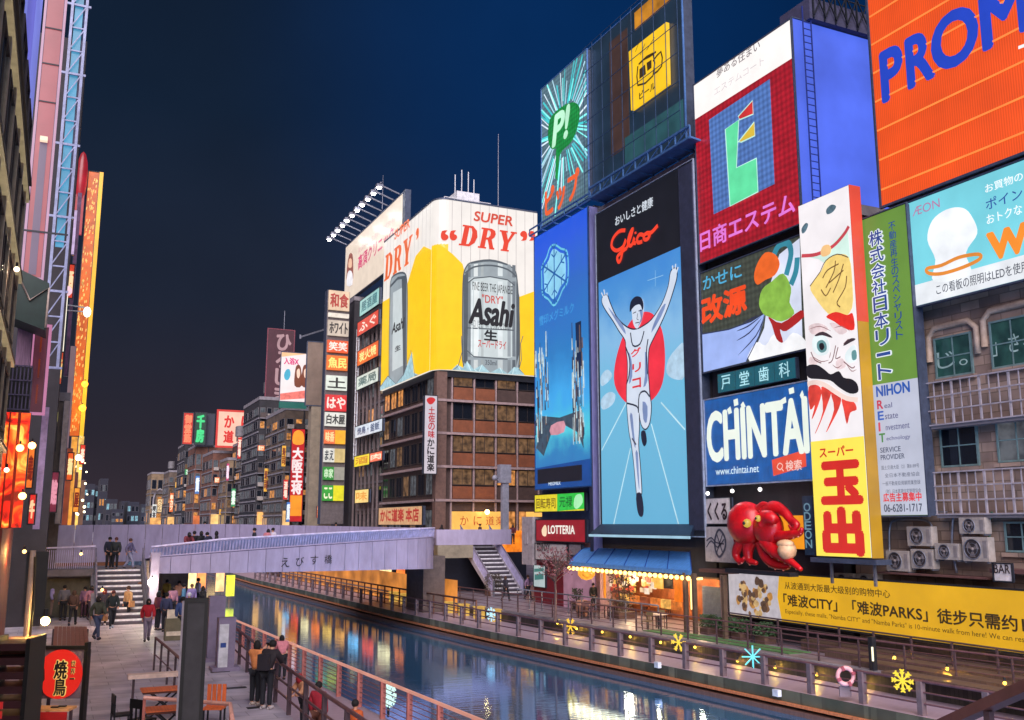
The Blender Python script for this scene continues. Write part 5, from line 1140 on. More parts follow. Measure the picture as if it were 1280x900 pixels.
# north face
fn = Flat(bb, 'X', X0, (X0, Y1, Z0), Y1-Y0-1.2, Z1-Z0)
fn.poly('yellow_field', [(475, 500), (475, 380), (488, 372), (505, 372), (511, 350), (520, 320), (530, 308), (548, 306), (548, 480)], YEL, 1)
can2 = [(489, 352), (494, 344), (504, 341), (509, 348), (510, 380), (509, 440), (508, 478), (498, 484), (488, 484), (487, 440), (488, 380)]
fn.poly('can_body', can2, CAN, 2, 3); fn.lines('can_outline', [can2], 0.2, CAND, 3, 3, True)
fn.poly('can_label', [(492, 366), (506, 358), (507, 440), (506, 456), (491, 464)], CANL, 3)
fn.text('Asahi', 491, 418, 507, 396, BK, 6, 0.05, shear=0.2); fn.text('生', 495, 440, 502, 430, BK, 6, 0.05); fn.poly('can_shade', [(503, 346), (509, 346), (508, 470), (505, 474)], CAND, 4)
fn.lines('can_rim', [[(489, 358), (498, 348), (509, 346)]], 0.3, CAND, 4)
fn.poly('ice', [(472, 503), (476, 484), (486, 470), (496, 480), (506, 468), (516, 440), (518, 466), (524, 474), (528, 484), (500, 495)], ICE, 5)
fn.lines('ice_edge', [[(476, 484), (486, 470), (496, 480), (506, 468), (515, 438), (520, 470), (527, 480)]], 0.1, K((90, 100, 110), 0.9), 6)
a_ = fn.p(482, 346); b2 = fn.p(520, 290)
glyphs(fn, 'DRY', fn.p(481, 330)[0], fn.p(495, 342)[1], fn.p(515, 330)[0], fn.p(495, 310)[1], K((232, 104, 48), 1.0), 4, 0.12)
fn.ptext('SUPER', 494, 300, 513, 11, K((232, 104, 48), 1.0), 4, 0.05)
for px, py in ((477, 338), (521, 300)): x, z = fn.p(px, py); fn.poly('quote_mark', [(x+p[0]*2.6, z+p[1]*2.6) for p in quo], K((232, 104, 48), 1.0), 4, 2, loc=True)
# bits on the roof
t = thing('rooftop_plant', 'white rooftop plant housing with thin aerials on top of the beer billboard', 'rooftop unit', (34, 82, Z1))
obj('housing', MB().box(33.2, 83, Z1+.15, 35.6, 86, Z1+2.2), mat('white_paint', (1, 1, 1)), t, world=True); obj('cylinder_tank', MB().tube((36.8, 84, Z1+.15), (36.8, 84, Z1+1.2), 0.6, 12), mat('white_paint', (1, 1, 1)), t, world=True)
for x, h_ in ((33.0, 3.8), (33.7, 4.4), (34.4, 4.3), (35.0, 3.6)): obj('aerial', MB().bar((x, 83, Z1+.15), (x, 83, Z1+h_), 0.07), M_WHITE, t, world=True)
obj('rail', MB().bar((31.5, 82, Z1+1.0), (36.4, 82, Z1+1.0), 0.06).bar((31.5, 82, Z1+.2), (31.5, 82, Z1+1.0), 0.06), M_WHITE, t, world=True)
solo('lightning_rod', MB().tube((37.2, 82, Z1), (37.2, 82, Z1+8.4), 0.06, 6, 0.03).box(36.9, 81.8, Z1+.1, 37.5, 82.2, Z1+.5), M_STEEL, 'tall thin lightning rod rising above the beer billboard', 'lightning rod')
# vertical white sign of the crab restaurant, on the corner
s = Sign('vertical_sign', 'white vertical sign with red and black characters on the corner of the brown building', 'sign', 'Y', 79.4, (530, 494, 531, 592), (546, 540), 0.5, K((206, 196, 206), 0.9, .1), M_DARK, fw=0.05)
s.text('土佐の味', .3*s.w, s.h*.45, .8*s.w, s.h*.86, K((180, 30, 40), 1.0), 2, 0.03, loc=True, vertical=True); s.text('かに道楽', .25*s.w, s.h*.03, .8*s.w, s.h*.45, K((30, 24, 30), 1.0), 2, 0.04, loc=True, vertical=True)
s.poly('red_mark', [(533, 500), (536, 497), (541, 497), (544, 500), (540, 505), (536, 505)], K((200, 40, 44), 1.0), 2, 3)
s = Sign('shop_sign', 'wide cream fascia sign with red characters at the foot of the brown corner building', 'sign', 'X', 29.9, (473, 635, 474, 656), (528, 640), 0.3, K((216, 166, 120), 0.85, .2, 2), M_DARK, fw=0.05)
s.text('かに道楽 本店', 476, 652, 524, 635, K((170, 40, 30), 1.0), 2, 0.05)
# street lamp in front
t = thing('street_lamp', 'slim pale lamp post with boxy head before the brown corner building', 'street lamp', (33, 72, 2.5))
a = atY(631, 590, 72); obj('pole', MB().box(a.x-0.28, 71.8, 3.5, a.x+0.28, 72.2, a.z), mat('post_grey', (150, 150, 164), 0.5), t, world=True); obj('head', MB().box(a.x-0.55, 71.7, a.z-0.9, a.x+0.45, 72.3, a.z+0.6), mat('post_grey', (1, 1, 1)), t, world=True)
obj('lamp_arm', MB().bar((a.x, 72, a.z-0.8), (a.x-0.9, 72, a.z-0.6), 0.1).ball((a.x-0.9, 72, a.z-0.5), 0.25, 8), mat('post_grey', (1, 1, 1)), t, world=True)
LAMPS = []
def lamp(x, y, z, r, col, e, label, group=None, light=True, holder=True, es=12.0):
    t = thing('lamp', label, 'lamp', (x, y, z), 0, group)
    obj('bulb', MB().ball((0, 0, 0), r, 10), K(col, es, 0.0), t)
    if holder: obj('bracket', MB().tube((0, 0, r), (0, 0, r+0.12), 0.04, 6), M_DARK, t)
    if light:
        ld = bpy.data.lights.new('lamp_light', 'POINT'); ld.energy = e; ld.color = lin(col); ld.shadow_soft_size = r*1.05
        lo = bpy.data.objects.new('lamp_light', ld); COL.objects.link(lo); lo.parent = t
    return t
a = atY(609, 640, 79.0); lamp(a.x, 79.0, a.z, 0.22, (255, 200, 110), 150, 'bright warm lamp over the crab restaurant entrance beside its lit fascia', es=20)
# ================================================================ STREET OF BUILDINGS BEYOND THE BRIDGE (right bank)
def Yp(px, X=30.0, py=640): return atX(px, py, X).y
def Zp(px, py, Y): return atY(px, py, Y).z
# clinic building with its billboard and the row of lamps
ya, yb = 97.0, Yp(437)
t = building('clinic_building', 'grey building with stacked shop signs left of the beer billboard', 30.9, 44, ya, yb, 27.0, mat('grey_brown_wall', (96, 84, 84), 0.8, scale=2), z0=2.0, nwin=(3, 8, 3.5, 26.5), lit=0.25)
for i in range(9): obj('rib', MB().box(30.25, ya+0.5+i*1.5, 2.5, 30.42, ya+0.7+i*1.5, 26.8), mat('rib_grey', (110, 96, 96), 0.7), t, world=True)
s = Sign('clinic_billboard', 'pale pink clinic billboard lit by a row of lamps, left of the beer billboard', 'billboard', 'X', 30.7, (431, 311, 432, 378), (503, 300), 0.5, K((232, 214, 196), 0.95, 0.08, .8), M_FRAME, fw=0.12)
s.ptext('高須クリニック', 448, 338, 492, 17, K((206, 50, 110), 1.0), 2, 0.03); s.ptext('美容外科 皮膚科 形成外科', 448, 318, 494, 7, K((214, 170, 170), 1.0), 2, 0.0)
s.poly('portrait_print', [(434, 356), (434, 336), (437, 318), (441, 318), (442, 334), (441, 356)], K((150, 90, 80), 1.0), 2, 2); s.poly('face_print', [(436, 334), (437, 324), (440, 324), (440, 334)], K((236, 190, 160), 1.0), 3, 2)
s.poly('coat_print', [(434, 357), (435, 342), (438, 338), (441, 342), (441, 356)], K((236, 232, 236), 1.0), 3, 2)
obj('side_edge', MB().box(s.w+0.13, -0.1, -0.1, s.w+0.9, 0.55, s.h+0.15), M_FRAME, s.root)
FL = thing('lamp_gantry', 'slanting row of bright white floodlights on arms above the clinic billboard', 'floodlight rig', (29.0, s.o.y, s.o.z+s.h))
n = 11
zt_ = s.o.z + s.h
for i in range(n):
    y = s.o.y - 0.6 - (s.w-1.6)*i/(n-1); xx = 28.4
    obj('arm', MB().bar((30.6, y, zt_+0.2), (xx, y, zt_+0.9), 0.12), M_STEEL, FL, world=True)
    h = obj('lamp_head', MB().box(xx-0.4, y-0.3, zt_+0.6, xx+0.3, y+0.3, zt_+0.9), M_STEEL, FL, world=True)
    obj('bulb', MB().ball((xx-0.05, y, zt_+0.62), 0.27, 8), K((255, 250, 246), 14.0, 0.0), FL, world=True)
obj('beam', MB().bar((28.4, s.o.y-0.3, zt_+1.0), (28.4, s.o.y-s.w+0.6, zt_+1.0), 0.14), M_STEEL, FL, world=True)
for i in range(4):
    ld = bpy.data.lights.new('flood_light', 'POINT'); ld.energy = 90; ld.shadow_soft_size = .25; lo = bpy.data.objects.new('flood_light', ld); COL.objects.link(lo); lo.location = (28.3, s.o.y-s.w*(i+.5)/4, zt_+.25)
solo('lightning_rod', MB().tube((30.3, 98, zt_), (30.3, 98, zt_+4.0), 0.05, 6, 0.02), M_STEEL, 'short lightning rod on the clinic billboard', 'lightning rod')
def fsign(pxl, ytl, ybl, pxr, col, txt, tcol, label, X=29.8, bold=0.04, s_=1.0):
    s = Sign('shop_sign', label, 'sign', 'X', X, (pxl, ytl, pxl, ybl), (pxr, (ytl+ybl)/2), 0.25, K(col, s_, 0.2, 1.5), M_DARK, fw=0.05)
    hpx = (ybl-ytl)
    if txt: s.text(txt, s.w*.1, s.h*.2, s.w*.9, s.h*.82, K(tcol, 1.0), 2, bold, loc=True)
    return s
fsign(450, 377, 396, 474, (150, 200, 196), '居酒屋', (40, 110, 120), 'teal and white shop sign just under the clinic billboard')
fsign(447, 404, 421, 473, (214, 60, 40), 'ふぐ', (250, 226, 210), 'red shop sign second from the top under the clinic billboard')
fsign(447, 440, 458, 473, (226, 96, 34), '炭火焼', (255, 236, 150), 'orange shop sign third from the top under the clinic billboard')
fsign(446, 472, 488, 473, (206, 214, 204), '薬局', (60, 90, 90), 'white shop sign between the orange sign and the wooden slats')
fsign(444, 534, 548, 478, (206, 214, 226), '焼鳥・釜飯', (50, 70, 110), 'long white shop sign with blue characters on the grey building')
fsign(443, 571, 584, 462, (240, 210, 40), '酒', (200, 120, 20), 'yellow shop sign left of a salmon one')
fsign(462.5, 567, 578, 478, (240, 110, 80), '肉', (255, 230, 200), 'salmon shop sign right of a yellow one')
fsign(444, 613, 629, 461, (246, 206, 130), '味', (220, 140, 60), 'cream glowing shop sign low on the grey building')
t = thing('steel_ladder', 'pale steel access ladder up the grey building left of the shop signs', 'ladder', (29.9, Yp(442), 10)); yy = Yp(441)
for dy in (0, 0.9): obj('rail', MB().bar((29.9, yy-dy, 12), (29.9, yy-dy, 27), 0.09), M_WHITE, t, world=True)
for i in range(12): obj('rung', MB().bar((29.9, yy, 12.4+i*1.2), (29.9, yy-0.9, 12.4+i*1.2), 0.07), M_WHITE, t, world=True)
# tower of stacked signs facing the bridge
Yt = 106.5
tw = Sign('sign_tower', 'tall slim tower of stacked restaurant signs facing the bridge', 'sign tower', 'Y', Yt, (408, 362, 401.5, 655), (433, 520), 1.2, mat('tower_grey', (86, 78, 80), 0.7), None)
W_, H_ = tw.w, tw.h
def fz(py): return Zp(420, py, Yt) - tw.o.z
rows = [(364, 388, (222, 190, 160), '和食', (170, 50, 40)), (392, 397, (226, 214, 200), None, None), (401, 420, (196, 180, 164), 'ホワイト', (40, 34, 34)), (426, 441, (232, 90, 40), '笑笑', (252, 226, 214)), (445, 463, (238, 116, 38), '魚民', (252, 226, 120)), (470, 488, (214, 220, 210), '土', (30, 30, 34)), (494, 514, (212, 40, 44), 'はや', (250, 220, 210)), (516, 533, (214, 212, 204), '白木屋', (50, 50, 50)), (538, 555, (232, 110, 60), None, None), (561, 578, (214, 212, 204), None, None), (584, 600, (40, 140, 50), None, None), (607, 626, (50, 150, 50), 'ここ', (240, 240, 200))]
for i, (a, b, col, tx, tcol) in enumerate(rows):
    z0, z1 = fz(b), fz(a); half = i in (8, 9, 10, 11)
    x1 = W_*0.5 if half else W_-0.12
    obj('sign_box', MB().box(0.12, -0.3, z0, x1, -0.002, z1), K(col, 1.0, 0.2, 1.5), tw.root)
    if half: obj('sign_box', MB().box(x1+0.03, -0.28, z0, W_-0.12, -0.002, z1), K({8: (246, 170, 30), 9: (206, 180, 120), 10: (150, 146, 136), 11: (226, 216, 30)}[i], 1.0, 0.2, 1.5), tw.root)
    if tx: tw.text(tx, 0.3, z0+(z1-z0)*.15, x1-.15, z0+(z1-z0)*.85, K(tcol, 1.0), 21, 0.04, loc=True)
    if half and not tx: tw.text({8: '味香', 9: 'まえ', 10: '串家'}[i], 0.25, z0+(z1-z0)*.15, x1-.1, z0+(z1-z0)*.85, K({8: (250, 210, 150), 9: (40, 50, 60), 10: (200, 230, 190)}[i], 1.0), 21, 0.03, loc=True)
building('slim_building', 'slim dark building behind the tower of stacked signs', 30.2, 40, Yt+1.3, Yt+9, 31.0, M_BODY, z0=2.0)
# back of a grey board on a pillar
Yg = 118.0
g = Sign('blank_billboard', 'blank bronze grey billboard back on a tall pillar left of the sign tower', 'billboard', 'Y', Yg, (385.5, 427, 381, 506), (406, 450), 0.6, mat('bronze_board', (128, 110, 98), 0.5, 0.3, scale=.4), M_FRAME, fw=0.1)
obj('gantry', MB().bar((-1.2, -1.0, g.h+0.3), (g.w, -0.1, g.h+1.8), 0.2).bar((-1.2, -1.0, g.h+.1), (-1.2, -1.0, g.h+.6), 0.2), M_STEEL, g.root)
obj('pillar', MB().box(g.w*.35, 0.0, 2-g.o.z, g.w*.95, 1.6, -0.02), mat('pillar_beige', (136, 122, 104), 0.7, scale=1), g.root)
# block with the red vertical sign
def west_block(name, label, pxl, pxr, pyt, Y, wm, wn=(2, 8), lit=0.3, depth=14, panes=None, fm=None):
    a = atY(pxl, 650, Y); b = atY(pxr, 650, Y); z1 = Zp(pxl, pyt, Y)
    n, r = wn
    t = building(name, label, a.x, max(b.x, a.x+2)+4, Y, Y+depth, z1, wm, z0=1.0, wwin=(n, r, 4.0, z1-0.8, b.x), nwin=(3, r, 4.0, z1-0.8), lit=lit, panes=panes, fm=fm)
    rg_ = random.Random(int(Y)); dz = (z1-4.8)/r; dx = (b.x-a.x)/n
    for j in range(r):
        for i in range(n):
            if rg_.random() < .45: 
                bx, bz = a.x+dx*(i+.06), 4.0+dz*j; o_ = obj('balcony', MB().box(bx, Y-.75, bz-.08, bx+dx*.9, Y-.02, bz+.06), M_CONC, t, world=True)
                obj('balcony_rail', MB().box(bx, Y-.78, bz+.07, bx+dx*.9, Y-.72, bz+.85), mat('rail_umber', (64, 52, 50), .6), o_, world=True)
            elif rg_.random() < .5:
                bx, bz = a.x+dx*(i+.2), 4.0+dz*(j+.06); obj('air_unit', MB().box(bx, Y-.45, bz, bx+.9, Y-.02, bz+.6), mat('casing_cream', (1, 1, 1)), t, world=True)
    px_ = a.x+dx*(n-1)*.98+.1; obj('drain_pipe', MB().bar((px_, Y-.1, 1), (px_, Y-.1, z1), .14), M_DARK, t, world=True)
    return t, a.x, b.x, z1
M_W = [mat('taupe_wall', (84, 70, 60), 0.8, scale=.6, bump=.2, var=.5), mat('umber_wall', (58, 42, 36), 0.8, scale=.6, bump=.2, var=.5), mat('rose_brown_wall', (98, 62, 50), 0.8, scale=.6, var=.5), mat('sand_wall', (112, 92, 70), 0.8, scale=.6, var=.5), mat('slate_wall', (34, 32, 38), 0.8, scale=.6, var=.5)]
west_block('office_block', 'taupe block with a lit red vertical sign on its front', 352, 386, 512, 135, M_W[0], (3, 8))
s = Sign('vertical_sign', 'tall red vertical sign with white characters above an orange foot', 'sign', 'Y', 133.5, (364, 536, 362, 652), (379, 600), 0.8, K((190, 30, 34), 1.0, 0.2, 1), M_DARK, fw=0.06)
s.poly('orange_head', [(0.2, s.h*.84), (s.w-.2, s.h*.84), (s.w-.2, s.h*.95), (s.w*.5, s.h*.99), (.2, s.h*.95)], K((250, 160, 50), 1.0), 2, 3, loc=True)
s.poly('orange_foot', [(0.1, s.h*.06), (s.w-.1, s.h*.06), (s.w-.1, s.h*.28), (.1, s.h*.28)], K((246, 150, 40), 1.0), 2, loc=True)
s.text('大阪王将', s.w*.12, s.h*.29, s.w*.88, s.h*.8, K((248, 226, 226), 1.0), 3, 0.06, loc=True, vertical=True)
s = Sign('poster_billboard', 'bright pink and white poster billboard with two long haired figures', 'billboard', 'Y', 128.5, (352, 440, 349.5, 501), (384, 470), 0.5, K((240, 226, 226), 1.0, 0.06), M_FRAME, fw=0.08)
s.poly('peach_strip', [(352, 446), (384, 436), (384, 434), (352, 440)], K((246, 190, 140), 1.0), 2); s.poly('red_foot', [(350, 492), (383, 488), (383, 498), (350, 500)], K((236, 120, 110), 1.0, .3, 2), 2)
s.ptext('爆乳X', 355, 455, 373, 8, K((220, 40, 120), 1.0), 2, 0.04) if False else s.ptext('入浴X', 355, 455, 373, 8, K((220, 40, 120), 1.0), 2, 0.05)
s.poly('blue_disc', [(355, 468), (358, 462), (362, 462), (363, 469), (360, 475), (356, 474)], K((70, 170, 200), 1.0), 2, 3)
for dx in (0, 9): s.poly('hair_print', [(368+dx, 482), (369+dx, 462), (372+dx, 456), (376+dx, 460), (377+dx, 482)], K((120, 60, 40), 1.0), 3, 3); s.poly('face_print', [(371+dx, 470), (371+dx, 463), (374+dx, 461), (375+dx, 468), (373+dx, 473)], K((250, 208, 186), 1.0), 4, 3)
obj('teal_base', MB().box(0, -0.2, -0.9, s.w, 0.4, -0.1), K((30, 110, 100), .7), s.root)
s = Sign('roof_sign_tower', 'dark red roof tower with big pale letters reading downwards', 'sign tower', 'Y', 152.0, (335, 411, 332, 506), (366, 460), 1.0, K((74, 28, 44), .9, .2), mat('crimson_frame', (110, 46, 60), .6), fw=0.15)
s.text('ひろしま', s.w*.35, s.h*.03, s.w*.88, s.h*.95, K((178, 140, 146), .9), 2, 0.05, loc=True, vertical=True)
solo('aerial_mast', MB().tube((s.o.x+s.w*.6, 152, s.o.z+s.h), (s.o.x+s.w*.6, 152, s.o.z+s.h+3.2), .06, 6), M_STEEL, 'thin aerial mast above the dark red roof tower', 'mast')
solo('roof_frame', MB().bar((s.o.x+.3, 151.9, s.o.z-6), (s.o.x+.3, 151.9, s.o.z), .15).bar((s.o.x+s.w-.3, 151.9, s.o.z-6), (s.o.x+s.w-.3, 151.9, s.o.z), .15).bar((s.o.x+.3, 151.9, s.o.z-4), (s.o.x+s.w-.3, 151.9, s.o.z-1), .12).bar((s.o.x+s.w-.3, 151.85, s.o.z-4), (s.o.x+.3, 151.85, s.o.z-1), .12), M_DARK, 'dark steel legs carrying the dark red roof tower', 'steel frame')
west_block('office_block', 'very dark tall block left of the red vertical sign', 318, 352, 499, 150, M_W[4], (4, 9), 0.12)
s = Sign('vertical_sign', 'thin cream lit vertical sign at the upper edge of the dark block', 'sign', 'Y', 149.0, (347, 550, 346, 579), (350, 560), 0.5, K((216, 196, 160), .9), None)
west_block('office_block', 'umber brown block with small lit windows right of the crab billboard', 303, 318, 552, 172, M_W[1], (4, 7), 0.3)
west_block('office_block', 'rose brown block under the crab billboard', 262, 293, 566, 190, M_W[2], (4, 5), 0.4)
s = Sign('crab_billboard', 'square red and cream neon billboard with four red characters far down the street', 'billboard', 'Y', 186.0, (273, 514, 272, 557), (321, 530), 0.8, K((246, 190, 166), 1.0, 0.12, .5), K((220, 50, 40), .9), fw=0.35)
for ch, x, z in (('か', .16, .54), ('に', .6, .54), ('道', .16, .1), ('楽', .6, .1)): s.text(ch, s.w*x, s.h*z, s.w*(x+.24), s.h*(z+.34), K((214, 34, 28), 1.0), 2, 0.05, loc=True)
west_block('office_block', 'sand coloured block with a dark poster column, far along the street', 281, 296, 575, 181, M_W[3], (2, 4), 0.3)
west_block('office_block', 'reddish brown flat topped block under the green neon characters', 240, 263, 558, 222, M_W[2], (3, 4), 0.3)
west_block('office_block', 'narrow dark block with white lit edges at the left of the green neon characters', 226, 240, 556, 240, M_W[4], (2, 6), 0.25)
for (pl, pr, col, tc, tx, lab) in ((229, 241, (196, 44, 28), (250, 130, 90), '御堂筋', 'red neon vertical roof sign far down the street'), (244, 257, (16, 60, 44), (60, 214, 130), '十字屋', 'green neon roof sign with two characters far down the street')):
    s = Sign('roof_sign', lab, 'sign', 'Y', 220.0, (pl, 516, pl, 555), (pr, 530), 0.6, K(col, 1.0, .2), M_DARK, fw=0.2)
    s.text(tx[:3] if pl < 240 else '千房', s.w*.15, s.h*.05, s.w*.85, s.h*.95, K(tc, 1.0), 2, 0.06, loc=True, vertical=True)
s = Sign('roof_sign', 'dark unlit roof board beside the green neon sign', 'sign', 'Y', 221.0, (257.5, 517, 257.5, 556), (268, 530), 0.6, mat('night_board', (40, 42, 58), .6), M_DARK, fw=0.15)
west_block('office_block', 'brown lit block further down the street', 208, 227, 590, 265, M_W[0], (3, 5), 0.6)
t, xa, xb, z1 = west_block('arched_building', 'beige building with a tall arch at the far end of the street', 186, 209, 592, 300, M_W[3], (3, 3), 0.2)
mb = MB(); c = (xa+xb)/2
mb.path([(c-1.6, 299.7, 3), (c-1.6, 299.7, 12), (c-1.2, 299.7, 14), (c, 299.7, 15), (c+1.2, 299.7, 14), (c+1.6, 299.7, 12), (c+1.6, 299.7, 3)], 0.3, 6); obj('arch', mb, M_CONC, t, world=True)
rg = random.Random(21)
for i in range(9):
    px = 104 + i*9 + rg.uniform(-2, 2); Y = 420 + rg.random()*260; a = atY(px, 650, Y); b = atY(px+10+rg.random()*5, 650, Y); z1 = Zp(px, 575+rg.random()*62 if i in (0, 1, 2) else 618+rg.random()*25, Y)
    w_ = b.x-a.x; rr_ = max(2, int((z1-5)/6))
    building('far_tower', ['tallest', 'broad', 'slender', 'low', 'grey', 'plain', 'dim', 'narrow', 'distant'][i] + ' dark far tower on the skyline over the left of the bridge', a.x, b.x, Y, Y+25, z1, mat('far_wall', (34, 34, 46), .9), z0=0, wwin=(3, min(rr_, 9), 5, z1-1, b.x), lit=0.35, panes=[G_WARM, G_COOL], roof=False)
_far_labels = ['tallest far tower in the hazy gap over the bridge', 'broad far tower beside the tallest in the gap', 'slender far tower right of the two tallest ones']

# small signs, awning glows and shop lights packed along the street fronts
rg = random.Random(77)
SC_ = [((210, 44, 36), (250, 220, 200), '酒場', 'red'), ((240, 176, 60), (120, 40, 20), '寿司', 'amber'), ((226, 226, 220), (40, 40, 44), '喫茶', 'white'), ((60, 150, 90), (230, 250, 230), '薬', 'green'), ((230, 110, 40), (255, 236, 200), '串カツ', 'orange'), ((70, 120, 190), (230, 240, 250), '質', 'blue'), ((196, 60, 110), (250, 220, 236), '歌', 'magenta'), ((236, 206, 150), (110, 50, 30), 'うどん', 'cream')]
pos_ = [(190, 640, 300), (197, 632, 296), (212, 628, 262), (219, 606, 262), (223, 640, 262), (231, 590, 236), (236, 634, 236), (244, 606, 218), (250, 640, 218), (257, 590, 218), (268, 600, 187), (274, 640, 187), (283, 590, 178), (289, 622, 178), (297, 560, 176), (304, 590, 168), (310, 612, 168), (315, 640, 168), (322, 560, 147), (330, 600, 147), (338, 634, 147), (344, 600, 147), (354, 612, 132), (358, 640, 132), (382, 600, 131), (384, 560, 131), (396, 640, 116), (352, 570, 132)]
SIDE = ['far end', 'low far end', 'lit brown block', 'upper lit brown block', 'foot of the lit brown block', 'narrow dark block', 'foot of the narrow dark block', 'reddish flat topped block', 'foot of the reddish block', 'right of the reddish block', 'rose brown block', 'foot of the rose brown block', 'sand block', 'middle of the sand block', 'left of the umber block', 'umber block', 'middle of the umber block', 'foot of the umber block', 'top of the very dark block', 'very dark block', 'foot of the very dark block', 'right of the very dark block', 'taupe block', 'foot of the taupe block', 'between the red vertical sign and the pillar', 'upper gap beside the pillar', 'foot of the pillar', 'upper left of the taupe block']
for i, (px, py, Y) in enumerate(pos_):
    col, tc_, tx, nm = SC_[(i*5+2) % 8]; w = 3.0+rg.random()*3; h = 14+rg.random()*16; vert = rg.random() < .7
    if not vert: w, h = w*2, 7
    s = Sign('shop_sign', 'small %s lit shop sign at the %s' % (nm, SIDE[i]), 'sign', 'Y', Y-1.0, (px, py-h/2, px, py+h/2), (px+w, py), .4, K(col, 1.0, .3, 1), None, group='small lit signs along the far street')
    s.text(tx, s.w*.15, s.h*.08, s.w*.85, s.h*.92, K(tc_, 1.0), 2, .04, loc=True, vertical=vert)
for i, (pl, pr, Y, c_) in enumerate(((188, 208, 299, (240, 170, 90)), (210, 226, 264, (250, 190, 110)), (242, 262, 221, (230, 120, 60)), (264, 292, 189, (250, 200, 120)), (304, 318, 171, (220, 150, 80)), (322, 350, 149, (250, 180, 100)), (354, 362, 134, (255, 200, 130)))):
    a = atY(pl, 645, Y-.6); b = atY(pr, 645, Y-.6)
    solo('lit_shopfront', MB().box(a.x, Y-.6, 3.4, b.x, Y-.1, 6.6), K(c_, .9, .6, .6), ['warm shopfront at the arched building', 'warm shopfront at the lit brown block', 'reddish shopfront at the reddish block', 'yellowish shopfront at the rose brown block', 'dim shopfront at the umber block', 'wide shopfront at the very dark block', 'narrow shopfront at the taupe block'][i], 'shopfront', 'lit shopfronts at street level beyond the bridge')
# water tanks, poles and wires on far roofs
for i, (px, py, Y) in enumerate(((336, 499, 155), (300, 552, 176), (250, 558, 226), (214, 590, 268), (372, 512, 139))):
    a = atY(px, py, Y); t = thing('water_tank', ['water tank on the very dark block', 'water tank on the umber block', 'water tank on the reddish block', 'water tank on the lit brown block', 'water tank on the taupe block'][i], 'water tank', (a.x, Y, a.z))
    obj('tank', MB().tube((0, 0, .9), (0, 0, 2.6), .9, 12).ball((0, 0, 2.6), .9, 12, (1, 1, .3)), mat('tank_grey', (96, 92, 96), .6), t)
    for sx in (-.5, .5):
        for sy in (-.5, .5): obj('leg', MB().bar((sx, sy, 0), (sx, sy, .95), .12), M_DARK, t)
    obj('aerial', MB().bar((1.6, 0, 0), (1.6, 0, 4.2), .07).bar((1.1, 0, 3.8), (2.1, 0, 3.8), .05).bar((1.25, 0, 3.3), (1.95, 0, 3.3), .05), M_STEEL, t)
# ================================================================ LEFT BANK
XL = -1.85
t = building('left_building', 'near left building with beige ribbed ledges under a blue lit upper wall', -14, XL, 6.0, 36.5, 16.6, mat('beige_wall', (146, 128, 104), .7, scale=2), z0=0, roof=False)
for j in range(5):
    z = 4.2+j*2.95
    obj('ledge', MB().box(XL+.002, 6.0, z, XL+.16, 36.5, z+.22), K((176, 158, 120), .55, .3, 3), t, world=True)  # ledge glows in its own colour where street lamps would light it
    obj('ledge_lip', MB().box(XL+.162, 6.0, z+.1, XL+.19, 36.5, z+.16), M_DARK, t, world=True)
    for i in range(10):
        y = 7.0+i*2.9; w = window(t, 'Y', 0, 0, 0, 2.3, 1.9, G_DARK, 2, 1, M_WFRAME_D); w.location = (XL+.03+14, y-6.0, z+.6); w.rotation_euler = (0, 0, math.pi/2)
for i in range(11): obj('pilaster', MB().box(XL+.003, 6.2+i*2.9, 0, XL+.1, 6.5+i*2.9, 16.5), mat('pilaster_beige', (164, 148, 124), .6), t, world=True)
t = thing('lit_facade', 'blue violet lit upper wall panels high on the near left building', 'facade', (XL, 6, 16.7))
for i in range(8): obj('wall_panel', MB().box(XL-.2, 6.0+i*3.81, 16.72, XL+.03, 9.74+i*3.81, 48), K((124, 132, 226), .85, .2, .25) if i % 2 else K((106, 106, 204), .85, .25, .25), t, world=True)
obj('lower_rim', MB().box(XL-.1, 6, 16.62, XL+.2, 36.5, 16.7), M_DARK, t, world=True)
def ysign(name, label, cat, Y, L, Rr, face, thick=.5, frame=None, fw=.08): return Sign(name, label, cat, 'Y', Y, L, Rr, thick, face, frame, fw=fw)
# pink projecting sign
s = ysign('projecting_sign', 'tall pink panelled projecting sign on the left bank', 'sign', 44.0, (57, -60, 36.5, 346), (64, 200), K((188, 90, 100), .7, .2, .6), .6, K((206, 156, 190), .7), .1)
z = s.p(50, 178)[1]
s.poly('grey_panel', [(.2, .1), (s.w-.2, .1), (s.w-.2, z), (.2, z)], K((112, 90, 120), .8, .1), 2, loc=True)
for py in (35, 80, 128): obj('panel_seam', MB().box(0, -.06, s.p(60, py)[1]-.03, s.w, -.03, s.p(60, py)[1]+.03), M_DARK, s.root)
obj('cross_bar', MB().box(-.2, -.08, s.p(50, 290)[1]-.05, s.w+.9, -.035, s.p(50, 290)[1]+.03), M_DARK, s.root)
obj('soffit_lamp', MB().box(.2, -.3, z+.02, s.w-.2, -.03, z+.2), K((255, 230, 200), 1.0), s.root)
